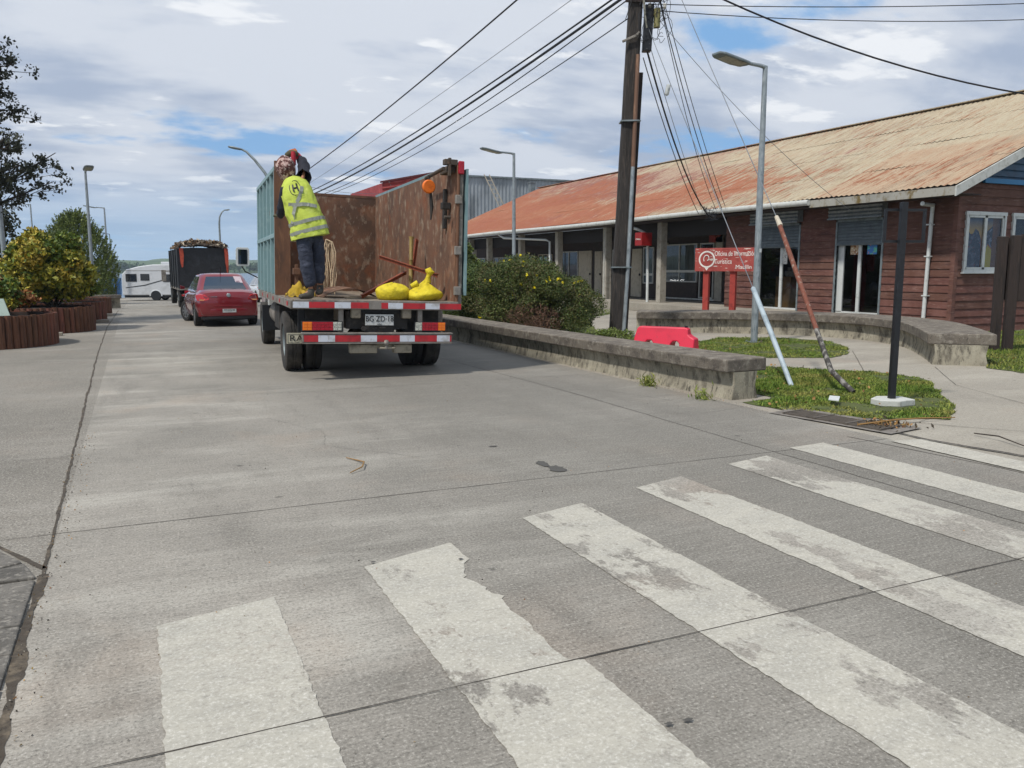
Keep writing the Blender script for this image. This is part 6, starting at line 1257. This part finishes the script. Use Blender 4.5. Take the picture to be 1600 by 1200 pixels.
# ---------------- vehicles
def boolcut(o,cyls):
    cs=[]
    for c,r,w in cyls:
        b=MB(); b.lathe([(0,-w/2),(r,-w/2),(r,w/2),(0,w/2)],c,'x',28); q=b.build('arch_cutter',M['black']); q.parent=o.parent; cs.append(q); m_=o.modifiers.new('cut','BOOLEAN'); m_.operation='DIFFERENCE'; m_.object=q; m_.solver='EXACT'
    bpy.context.view_layer.update(); dg=bpy.context.evaluated_depsgraph_get(); me=bpy.data.meshes.new_from_object(o.evaluated_get(dg)); o.modifiers.clear(); o.data=me
    for q in cs: bpy.data.objects.remove(q)
def car(name,loc,rz,label,paint,plate=None,hatch=False,steer=0.,group=None):
    t=thing(name,loc,label,'car',rz,group); L=4.25; P=M[paint]
    st=[(0.,.62,.36,.86),(.05,.76,.3,.95),(.2,.81,.25,1.0),(.55,.835,.2,1.03 if not hatch else .98),(1.1,.85,.19,.98),(2.0,.855,.19,.95),(2.9,.85,.19,.95),(3.3,.845,.2,.92),(3.8,.82,.22,.82),(4.1,.76,.24,.72),(4.25,.6,.3,.6)]
    def ring(y,w,zb,zt):
        h=[(0,zb),(w*.8,zb),(w*.93,zb+.06),(w,zb+(zt-zb)*.35),(w*.995,zb+(zt-zb)*.62),(w*.95,zb+(zt-zb)*.86),(w*.84,zt-.02),(w*.5,zt+.012),(0,zt+.018)]
        return [Vector((x,y,z)) for x,z in h]+[Vector((-x,y,z)) for x,z in h[-2:0:-1]]
    b=MB(); rs=[]
    for i in range(len(st)-1):
        a,c=st[i],st[i+1]
        for k in range(3): rs.append(ring(*[a[q]+(c[q]-a[q])*k/3 for q in range(4)]))
    rs.append(ring(*st[-1])); b.loft(rs); body=b.build('body',P,t,smooth=50); WY=(.78,3.36); boolcut(body,[((s*.8,y,.31),.365,.5) for s in (-1,1) for y in WY])
    body.data.set_sharp_from_angle(angle=R(40))
    yb0,yb1=(.5,3.15) if not hatch else (.12,3.1); yr0,yr1=(1.2,2.35) if not hatch else (.5,2.3)
    def gr(u): # greenhouse outline at fraction u
        z=.95+u*.5; y0=yb0+(yr0-yb0)*u**.9; y1=yb1+(yr1-yb1)*u; w=.76-.2*u**1.15; c=.12
        o=[(-w,y0+c),(-w+c,y0+.01),(-w*.4,y0-.02),(w*.4,y0-.02),(w-c,y0+.01),(w,y0+c),(w,y1-c*1.5),(w-c,y1-.02),(w*.4,y1+.03),(-w*.4,y1+.03),(-w+c,y1-.02),(-w,y1-c*1.5)]
        return [Vector((x,y,z-(0 if u<1 else 0))) for x,y in o]
    b=MB(); rr=[gr(u) for u in (0,.25,.5,.75,.93)]; top=[Vector((p.x*.93,(p.y-(yr0+yr1)/2)*.95+(yr0+yr1)/2,1.452)) for p in gr(1.)]; top2=[Vector((p.x*.5,(p.y-(yr0+yr1)/2)*.6+(yr0+yr1)/2,1.475)) for p in gr(1.)]; b.loft(rr+[top,top2]); b.build('roof',P,t,smooth=50)
    def gp_(x,u,back=True,off=.006): # point on the rear/front glass plane
        y=(yb0+(yr0-yb0)*u**.9-.02-off) if back else (yb1+(yr1-yb1)*u+.03+off); return Vector((x,y,.95+u*.5))
    gm=mat('dark car glass '+label[:12],'2a323c',.04,0,coat=1.)
    b=MB(); us=[.1,.35,.6,.86]; v=[]
    for u in us: w=.76-.2*u**1.15-.15; v+= [gp_(-w,u),gp_(w,u)]
    b.add(v,[(2*i,2*i+1,2*i+3,2*i+2) for i in range(3)]); rw=b.build('rear_window',gm,t,recalc=False)
    b=MB(); v=[]
    for u in us: w=.76-.2*u**1.15-.14; v+= [gp_(-w,u,False),gp_(w,u,False)]
    b.add(v,[(2*i,2*i+1,2*i+3,2*i+2) for i in range(3)]); b.build('windscreen',gm,t,recalc=False)
    for s in (-1,1):
        for ya,yc in ((.25,.52),(.55,.86)):
            b=MB(); v=[]
            for u in (.1,.5,.86):
                y0=yb0+(yr0-yb0)*u**.9+.16; y1=yb1+(yr1-yb1)*u-.24; w=.76-.2*u**1.15+.006; f0,f1=((0,.47) if ya<.5 else (.52,1.)); v+=[Vector((s*w,y0+(y1-y0)*f0,.95+u*.5)),Vector((s*w,y0+(y1-y0)*f1,.95+u*.5))]
            b.add(v,[(0,1,3,2),(2,3,5,4)]); b.build('side_window',gm,t,recalc=False)
        b=MB(); b.loft([[Vector((s*(.86+x),2.75+y,1.0+z)) for x,y,z in ((0,0,0),(.02,.05,.0),(.03,.05,.06),(.0,0,.07))],[Vector((s*(1.0+x),2.7+y,1.0+z)) for x,y,z in ((0,0,-.01),(.0,.08,.0),(.0,.07,.11),(.0,0,.11))]]); b.build('mirror',P,t,bevel=.01)
        # wrap round tail lamp
        b=MB(); xo=.84; b.loft([[Vector((s*x,y,z)) for x,y,z in ((.50,.035,.74),(.50,.035,.80),(.60,.04,.90),(.74,.10,.92),(.80,.26,.90),(.815,.3,.82),(.80,.15,.72),(.70,.045,.70))],[Vector((s*x,y-.02,z)) for x,y,z in ((.52,.015,.755),(.52,.015,.80),(.61,.02,.885),(.76,.085,.90),(.83,.26,.885),(.835,.28,.82),(.82,.14,.735),(.70,.02,.715))]])
        tl=b.build('tail_light',mat('car tail lens','b0161c',.15,0,coat=1.),t,smooth=40); b=MB(); b.box(min(s*.56,s*.76),max(s*.56,s*.76),.0,.02,.735,.765); b.build('clear_strip',mat('clear orange lens','e0a070',.2),tl)
        b=MB(); b.loft([[Vector((s*x,y,z)) for x,y,z in ((.45,4.2,.6),(.45,4.2,.7),(.66,4.1,.76),(.74,4.0,.72),(.7,4.12,.6))],[Vector((s*x,y+.04,z)) for x,y,z in ((.47,4.2,.61),(.47,4.2,.69),(.66,4.1,.74),(.73,4.02,.71),(.69,4.12,.62))]]); b.build('headlight',M['whitel'],t)
        for y in WY: wheel(t,(s*.745,y,.31),.31,.2,.2,'alloy',8,yaw=steer if y>2 else 0,out=s)
    # bumpers, boot lid seams, plate, badge
    b=MB(); 
    b.loft([[Vector((x,y+.004*0,z)) for z,y0 in ((.5,0),(.3,0)) for y in (y0,)] for x in (0,)],cap=False) if False else None
    b.loft([ [Vector((x,(.02+.16*(abs(x)/.78)**4)-dy,z)) for dy,z in ((.0,.52),(.045,.50),(.055,.38),(.02,.30),(-.05,.28),(-.06,.52))] for x in [i/10*.79 for i in range(-10,11)]]); b.build('rear_bumper',P,t,smooth=40)
    b=MB(); b.loft([[Vector((x,(.01+.17*(abs(x)/.74)**4)-dy,z)) for dy,z in ((.0,.30),(.035,.29),(.03,.22),(-.1,.2),(-.1,.3))] for x in [i/8*.72 for i in range(-8,9)]]); b.build('bumper_valance',M['black'],t,smooth=40)
    if plate:
        b=MB(); b.box(-.18,.18,-.048,-.04,.40,.50); pl=b.build('license_plate',M['plw'],t); text('lettering',plate,.075,M['letk'],pl,(0,-.049,.463),(R(90),0,0),sx=.85); text('lettering','CHILE',.02,M['letk'],pl,(0,-.049,.415),(R(90),0,0))
        b=MB(); b.lathe([(0,-.014),(.045,-.01),(.055,.0)],(0,-.004,.875),'y',18); b.build('badge',M['galv'],t,smooth=40)
        b=MB()
        for k in range(5): b.box(-.47+k*.035,-.445+k*.035,.012-.02,.02,.83,.845)
        b.build('lettering_badge',M['galv'],t)
        b=MB(); b.tube([(-.02,1.3,1.46),(-.02,1.1,1.62),(-.02,1.02,1.69)],[.012,.008,.005],6); b.build('antenna',M['black'],t)
        b=MB(); v=[gp_(.33,.55,off=.01),gp_(.53,.5,off=.01),gp_(.5,.85,off=.01),gp_(.3,.88,off=.01)]; b.add(v,[(0,1,2,3)]); b.build('sticker',mat('pale sticker','b8a8ac',.4,0,[('77606a',6,.55,.6)]),rw,recalc=False)
        b=MB(); b.loft([[Vector((x,.015-.012+.16*(abs(x)/.8)**4-dy,z)) for dy,z in ((0,.555),(.012,.56),(.012,.59),(0,.6))] for x in [i/8*.5 for i in range(-8,9)]]); b.build('boot_edge',P,t,smooth=40)
    b=MB(); b.box(-.6,.6,.5,3.9,.16,.3); b.build('underbody',M['black'],t)
    return t
M['alloy']=mat('alloy wheel','9a9c9e',.3,.8); M['carred']=mat('metallic wine red car paint','7d121d',.28,.3,coat=1.); M['carwhite']=mat('white car paint','c4c6c6',.3,0,coat=1.)
q=AT(357,460,22.75); car('red_car',(q.x,q.y,0),R(2.5),'wine red sedan with its front wheel steered left, driving behind the black truck','carred','PZ·WG·48',steer=R(22))
q=AT(428,460,46); car('white_car',(q.x,q.y,gz(q.y)),R(4),'white car half hidden between the red sedan and the cargo truck','carwhite',hatch=True)
# black tarpaulin truck
q=AT(320,460,35.0); BZ=gz(q.y)-.02; bt=thing('tarpaulin_truck',(q.x,q.y,BZ),'truck with a black tarpaulin covered box driving ahead of the red sedan','truck',rz=R(1.5)); bt.scale=(.87,1,1); M['tarp']=mat('black tarpaulin','16171b',.5,0,[('2a2c33',3,.5,.75)],bump=(5,.7,.05))
b=MB(); v=[]
b.loft([[Vector((sx*1.13*(1+.02*mnoise.noise((sx,y,z*2))),y,z+.02*mnoise.noise((sx*2,y*2,z)))) for sx,z in ((-1,.86),(-1,1.4),(-1,2.0),(-1,2.5),(-.4,2.53),(.4,2.53),(1,2.5),(1,2.0),(1,1.4),(1,.86))] for y in [i*.4 for i in range(14)]]); b.build('tarpaulin',M['tarp'],bt,smooth=60)
for y in (0.03,1.3,2.6,3.9,5.1):
    for s in (-1,1):
        b=MB(); b.box(min(s*1.13,s*1.18),max(s*1.13,s*1.18),y-.05,y+.05,.8,2.5); b.build('stake',M['black'],bt)
b=MB(); b.box(-1.14,1.14,-.03,5.3,.76,.85); b.build('bed_frame',M['greysteel'],bt)
for x in (-.98,1.08):
    b=MB(); b.prism([(x-.09,-.05,2.52),(x+.09,-.05,2.52),(x+.11,-.05,2.2),(x+.06,-.05,1.5 if x>0 else 1.75),(x+.0,-.05,1.48 if x>0 else 1.7),(x-.05,-.05,1.9)],(0,-.02,0)); b.build('orange_ribbon',mat('faded orange cloth','b04a34',.8,0,[('8a3022',5,.5,.7)],bump=(8,.5,.02)),bt)
b=MB(); b.box(-1.0,1.0,-.06,.02,.5,.6); b.build('bumper',M['white'],bt)
for x in (-.9,-.3,.3,.9):
    b=MB(); b.box(x-.16,x+.16,-.066,-.06,.51,.59); b.build('red_tape',M['red'],bt)
for s in (-1,1):
    b=MB(); b.box(s*.78-.14,s*.78+.14,-.05,.02,.62,.74); b.build('tail_light',M['redl'],bt,bevel=.01)
    wheel(bt,(s*.98,1.3,.45),.45,.26,.24,out=s); wheel(bt,(s*.7,1.3,.45),.45,.22,.24,out=s); wheel(bt,(s*.98,5.6,.45),.45,.26,.24,out=s)
    b=MB(); b.tube([(s*1.05,6.4,1.5),(s*1.35,6.4,1.55)],.02,6); b.box(s*1.4-.12,s*1.4+.12,6.36,6.44,1.05,1.6); b.build('mirror',M['greysteel'],bt,bevel=.02)
b=MB(); b.prism([(-1.05,y,z) for y,z in ((5.4,.6),(5.4,2.3),(6.6,2.3),(7.0,1.5),(7.05,.5),(6.1,.5))],(2.1,0,0)); b.build('cab',M['carwhite'],bt,bevel=.04)
b=MB(); b.box(-.4,.4,.3,6,.55,.76); b.build('chassis',M['black'],bt)
t=thing('shell_load',(q.x,q.y,BZ+2.53),'mottled heap of shells piled on top of the black tarpaulin truck','load',rz=R(1.5)); t.scale=(.87,1,1); g_=np.random.default_rng(33); b=MB(); n=22; v=[]
for i in range(n+1):
    for j in range(12):
        x=-1.15+2.3*i/n; y=-.1+4.6*j/11; v.append((x,y,(.03+.22*(1-abs(x/1.2)**3)*(1 if j>0 else .5)+.13*mnoise.noise((x*4,y*3,1)))))
b.add(v,[(i*12+j,i*12+j+1,(i+1)*12+j+1,(i+1)*12+j) for i in range(n) for j in range(11)]); o=b.build('heap',mat('mottled shell load','77695a',.9,0,[('3c3028',7,.48,.56),('b5a896',9,.56,.62)],bump=(10,1,.08)),t); o.modifiers.new('t','SOLIDIFY').thickness=.05
n=900; P=np.c_[g_.uniform(-1.15,1.15,n),g_.uniform(-.15,2,n),np.zeros(n)]; P[:,2]=.05+.2*(1-np.abs(P[:,0]/1.2)**3)+g_.normal(0,.04,n); leafmesh('shell',P,.13,[mat('pale shell','b0a592',.8),mat('dark shell','40362e',.9),mat('brown shell','85694c',.9)],t,aspect=1.3,seed=3,midx=g_.integers(0,3,n))
# motorhome, seen from its side
q=AT(192,465,60); mh=thing('motorhome',(q.x,q.y,gz(q.y)-.02),'white motorhome with dark windows and a slanting grey stripe, behind the black truck','motorhome',rz=-YAW+R(6)); MW=mat('motorhome white','c2c5c8',.35,0,[('aeb1b3',2,.5,.75)],coat=.4)
pf=[(0,.42),(-.02,1.2),(.02,1.95),(.35,2.3),(1.2,2.52),(2.2,2.66),(6.0,2.7),(6.3,2.3),(6.6,1.5),(7.2,1.2),(7.25,.42)]
b=MB(); b.prism([(x,0,z) for x,z in pf],(0,2.25,0)); o=b.build('shell',MW,mh,bevel=.06); boolcut(o,[]) if False else None
for x0,x1,z0,z1 in ((.28,1.05,1.42,1.98),(1.32,1.95,1.5,1.98),(2.9,3.4,1.4,1.95),(4.2,4.8,1.45,1.95)):
    b=MB(); b.box(x0,x1,-.03,-.002,z0,z1); f=b.build('window',M['black'],mh,bevel=.02); b=MB(); b.box(x0+.05,x1-.05,-.036,-.031,z0+.05,z1-.05); b.build('pane',mat('motorhome pane','23272b',.1,0,coat=.5),f)
b=MB(); b.prism([(.25,-.006,.95),(1.6,-.006,1.12),(3.1,-.006,1.55),(3.1,-.006,1.62),(1.6,-.006,1.19),(.25,-.006,1.0)],(0,-.008,0)); b.build('stripe',mat('grey stripe','33373b',.5),mh)
b=MB(); b.box(.3,4.6,-.012,-.003,2.2,2.225); b.build('awning_rail',M['greysteel'],mh)
for x in (2.35,5.6):
    for y in (.12,2.13): h=wheel(mh,(x,y,.33),.33,.2,.21,'alloy',6,yaw=R(90),out=1)
    b=MB(); b.loft([[Vector((x+math.cos(a)*r,yy,.36+math.sin(a)*r)) for a in [math.pi*k/10 for k in range(11)]+[]]+[Vector((x+math.cos(a)*.37,yy,.36+math.sin(a)*.37)) for a in [math.pi*k/10 for k in range(10,-1,-1)]] for yy,r in ((.0,.47),(-.03,.44))]); b.build('wheel_arch',MW,mh)
    b=MB(); b.lathe([(0,-.04),(.36,-.04),(.36,.03),(0,.03)],(x,-.0,.4),'y',24); b.build('arch_recess',M['black'],mh)
b=MB(); b.box(.1,7.1,.1,2.15,.25,.44); b.build('underbody',M['black'],mh)
b=MB(); b.box(2.6,3.3,.7,1.4,2.68,2.86); b.build('roof_box',MW,mh,bevel=.03)
# boat and railings left of the motorhome
q=AT(166,455,68); bo=thing('fishing_boat',(q.x-1.5,q.y,gz(q.y)),'blue and white fishing boat with a small cabin beyond the pavement end','boat',rz=-YAW); Mb=mat('blue hull paint','2b5f96',.4,0,[('5d86ae',3,.5,.7)]); 
b=MB(); b.loft([[Vector((x,sy*w,z)) for sy,w,z in ((-1,.2*k,.2),(-1,.9*k,.7),(-1,1.05*k,1.25+sh),(1,1.05*k,1.25+sh),(1,.9*k,.7),(1,.2*k,.2))] for x,k,sh in ((-2.2,.75,.05),(-1,1,0),(.6,1,0),(2.0,.75,.15),(2.9,.15,.45))]); b.build('hull',[Mb],bo,smooth=30)
b=MB(); b.box(-1.9,1.0,-.7,.7,1.15,2.2); b.build('cabin',M['whtp'],bo,bevel=.05)
for x in (-1.5,-.7,.1):
    b=MB(); b.box(x,x+.5,-.72,-.702,1.6,2.0); b.build('cabin_window',M['black'],bo)
b=MB(); b.box(-2.0,1.1,-.8,.8,2.2,2.27); b.build('cabin_roof',Mb,bo); b=MB(); b.tube([(0,0,2.2),(0,0,3.4)],.04,6); b.tube([(0,0,3.2),(2.6,0,1.7)],.012,4); b.build('mast',M['black'],bo)
q=AT(184,455,58); t=thing('railing',(q.x-.6,q.y,gz(q.y)),'dark metal frame standing left of the motorhome','frame',rz=-YAW); b=MB()
for x in (-.5,.0,.55): b.box(x-.05,x+.05,-.04,.04,0,1.85)
b.box(-.55,.6,-.045,.045,1.78,1.88); b.box(-.55,.6,-.045,.045,.9,.97); b.build('bars',M['black'],t); b=MB(); b.box(.1,.5,-.02,.02,.97,1.78); b.build('blue_panel',Mb,t)
w3=benchwall([(-.75,38.6),(-1.6,38.3),(-2.6,38.2),(-3.8,38.3)],.4,.6,.52,.14,'concrete_bench_wall','short low concrete wall across the pavement far end, left of the motorhome',over=.06,seed=21)
# ---------------- buildings behind
t=thing('grey_building',(22,60,0),'tall building clad in pale grey corrugated iron behind the rusty roof','building')
def corr_wall(x0,x1,y,z0,z1a,z1b,pitch=.3,amp=.05):
    b=MB(); v=[]; n=int((x1-x0)/pitch*2)
    for i in range(n+1):
        x=x0+(x1-x0)*i/n; yy=y+amp*(i%2); v+=[(x,yy,z0),(x,yy,z1a+(z1b-z1a)*i/n)]
    b.add(v,[(2*i,2*i+2,2*i+3,2*i+1) for i in range(n)]); return b
gw=mat('pale grey corrugated wall','969da2',.55,.2,[('6a7074',1.2,.45,.7,(1,1,.4)),('949a9d',3,.5,.7,(2,1,.2)),('6b5a4c',5,.66,.76,(2,2,.3))])
o=corr_wall(.0,26,0,0,8.62,8.62).build('front_wall',gw,t,recalc=False)
b=MB(); b.box(0,26,.06,14,0,8.6); b.build('core',gw,t); b=MB(); b.box(-.1,26.1,-.12,.02,8.6,8.72); b.build('roof_edge',M['galvd'],t)
t=thing('red_building',(17.1,60.5,0),'building with a red corrugated iron upper part seen above the truck box','building'); rm=mat('red corrugated sheet','8f2f2c',.6,.1,[('a8463f',1.5,.45,.7),('6d2422',3,.5,.7,(1,1,3)),('8f8a86',2,.68,.72)])
b=MB(); v=[]; nn=20
for i in range(nn+1): z=5.0+i*.2; v+=[(0,.1-.07*(i%2),min(z,7.95+0)),(4.8,.1-.07*(i%2),min(z,8.95))]
for i in range(nn+1):
    u=i/nn; v[2*i]=(0,.1-.07*(i%2),5+2.95*u); v[2*i+1]=(4.8,.1-.07*(i%2),5+3.95*u)
b.add(v,[(2*i,2*i+1,2*i+3,2*i+2) for i in range(nn)]); b.build('red_cladding',rm,t,recalc=False)
b=MB(); b.prism([(0,.12,0),(4.8,.12,0),(4.8,.12,8.9),(0,.12,7.9)],(0,10,0)); b.build('core',rm,t); b=MB(); b.hexa([(-.15,-.02,7.9),(4.85,-.02,8.93),(4.85,.2,8.93),(-.15,.2,7.9),(-.15,-.02,8.03),(4.85,-.02,9.06),(4.85,.2,9.06),(-.15,.2,8.03)]); b.build('verge',mat('dark red verge','5d1f1e',.6),t)
b=MB(); b.prism([(1.6,-.03,7.35),(3.4,-.03,7.45),(3.6,-.03,7.6),(1.8,-.03,7.5)],(0,-.02,0)); b.build('pale_sheet',M['whtp'],t)
a0=PY(777,314,56.5);a1=PY(758,270,56.5); t=thing('ladder',(a0.x,56.5,a0.z-1.2),'pale wooden ladder leaning above the far part of the rusty roof','ladder'); d=Vector((a1.x-a0.x,0,a1.z-a0.z)); d2=d*1.0; s0=Vector(-d.normalized()*1.3); s0.z+=1.2
dx=Vector((PY(785,309,56.5).x-a0.x,0,0)); 
for k,nm in ((0,'rail'),(1,'rail')):
    b=MB(); b.bar(s0+dx*k,s0+dx*k+d*1.55+Vector((0,.3,0)),.05,.07); b.build(nm,M['beige'],t)
for k in range(9):
    b=MB(); p=s0+(d*1.55+Vector((0,.3,0)))*(.06+k*.1); b.bar(p,p+dx,.05,.05); b.build('rung',M['beige'],t)
q=PX(808,300,XR-.5); b=MB(); b.box(-.18,.18,-.18,.18,-.5,.45); b.box(-.22,.22,-.22,.22,.45,.5); o=b.build('roof_vent',M['galvd'],loc=(XR-.3,q.y-2,ZR)); tag(o,'small square metal vent on the far ridge of the rusty roof','roof vent')
for i,(dy0,dy1,sg) in enumerate(((0,0,.35),(7,7,.45),(13,13,.5))):
    cable(AT(432,278+dy0,52),PY(603,302+dy1,60.4),sg,.014,['upper','middle','lower'][i]+' of the three thin wires running to the red building','cableg')
cable(AT(920,-6,30),PX(940,300,30),.0,.004,'x') if False else None
# ---------------- water, far shore
b=MB(); b.add([(-1490,84,WATER),(1490,84,WATER),(1490,2000,WATER),(-1490,2000,WATER)],[(0,1,2,3)]); 
wt=NT('water'); wt.b.inputs['Base Color'].default_value=lin('3d5a70'); wt.b.inputs['Roughness'].default_value=.25; wt.bump(wt.noise(.35,(1,3,1),4,.6),.6,.3); struct('water',b,wt.m,recalc=False)
hm=mat('far hills green','3f5230',.95,0,[('566a3a',.012,.45,.65),('2e4128',.03,.5,.7)])
b=MB(); v=[];nx,ny=220,10
for j in range(ny):
    for i in range(nx):
        a=-1.15+2.0*i/(nx-1); rr=760+j*75; x=math.sin(a)*rr; y=math.cos(a)*rr
        h=-3+ (0 if j==0 else (3.0+ j*2.3*(.55+.8*mnoise.noise((a*5,j*.3,0)))+j*1.2*mnoise.noise((a*16,j,3)))); 
        h+= (j>4)*9*max(0,1-abs((a+.63)/.12))      # knoll at the left
        v.append((x,y,h))
b.add(v,[(j*nx+i,j*nx+i+1,(j+1)*nx+i+1,(j+1)*nx+i) for j in range(ny-1) for i in range(nx-1)]); struct('hills',b,hm,smooth=80,recalc=False)
g_=np.random.default_rng(8); PP=[]
for k in range(520):
    a=g_.uniform(-.9,.75); 
    if mnoise.noise((a*22,0,7))<-.12: continue
    rr=g_.uniform(775,860); s=g_.uniform(3,6.5)*(.7+.8*max(0,mnoise.noise((a*9,1,2)))); c=np.array([math.sin(a)*rr,math.cos(a)*rr,1.+s*.6]); PP.append(c+g_.normal(0,1,(90,3))*np.array([s*.75,s*.75,s*.42]))
tag(leafmesh('far_trees',np.vstack(PP),1.5,mat('far tree green','344a28',.9,island=.3),aspect=1.3,seed=2),'far belt of trees along the opposite shore','trees',kind='stuff')
# ---------------- air
HAZE=True
if HAZE:
    b=MB(); b.box(-1500,1500,-700,2100,-5.2,120); hz=NT('haze air'); hz.n.remove(hz.b); vp=hz.N('ShaderNodeVolumePrincipled'); vp.inputs['Color'].default_value=(.72,.85,1.,1); vp.inputs['Density'].default_value=.0003; vp.inputs['Anisotropy'].default_value=.2; hz.L(vp.outputs[0],hz.out.inputs['Volume'])
    tag(b.build('haze',hz.m),kind='stuff')

b=MB(); crack(b,[(1.2,9.0),(1.6,8.1),(1.5,7.4),(2.1,6.6)],.0015,.004,71,wob=.03,step=.03); crack(b,[(3.6,1.6),(4.3,1.9),(4.9,1.7)],.0015,.004,72,wob=.03,step=.03); crack(b,[(-.5,12.6),(.8,12.9),(2.0,12.5)],.002,.005,73,wob=.03,step=.04); crack(b,[(5.1,7.6),(5.7,7.3),(6.4,7.5)],.002,.004,74,wob=.03,step=.03); crack(b,[(-1.9,7.4),(-1.2,7.9),(-.6,7.8)],.002,.005,75,wob=.03,step=.03)
struct('hairline_crack',b,M['joint'],recalc=False)
g_=np.random.default_rng(77); A=[]
A.append(np.c_[g_.normal(-.5,.05,500),g_.uniform(.8,9,500),g_.uniform(.003,.008,500)]); A.append(np.c_[6.42+np.abs(g_.normal(0,.05,700))*-1+.06,g_.uniform(6.8,22,700),g_.uniform(.003,.01,700)]); A.append(np.c_[g_.uniform(-.5,6.3,260),g_.uniform(1,12,260),g_.uniform(.003,.006,260)])
tag(leafmesh('grit',np.vstack(A),.008,[M['joint'],M['dryleaf'],M['path']],aspect=1.2,seed=6,midx=g_.integers(0,3,sum(map(len,A)))),'scattered grit and leaf crumbs along the road edges','grit',kind='stuff')
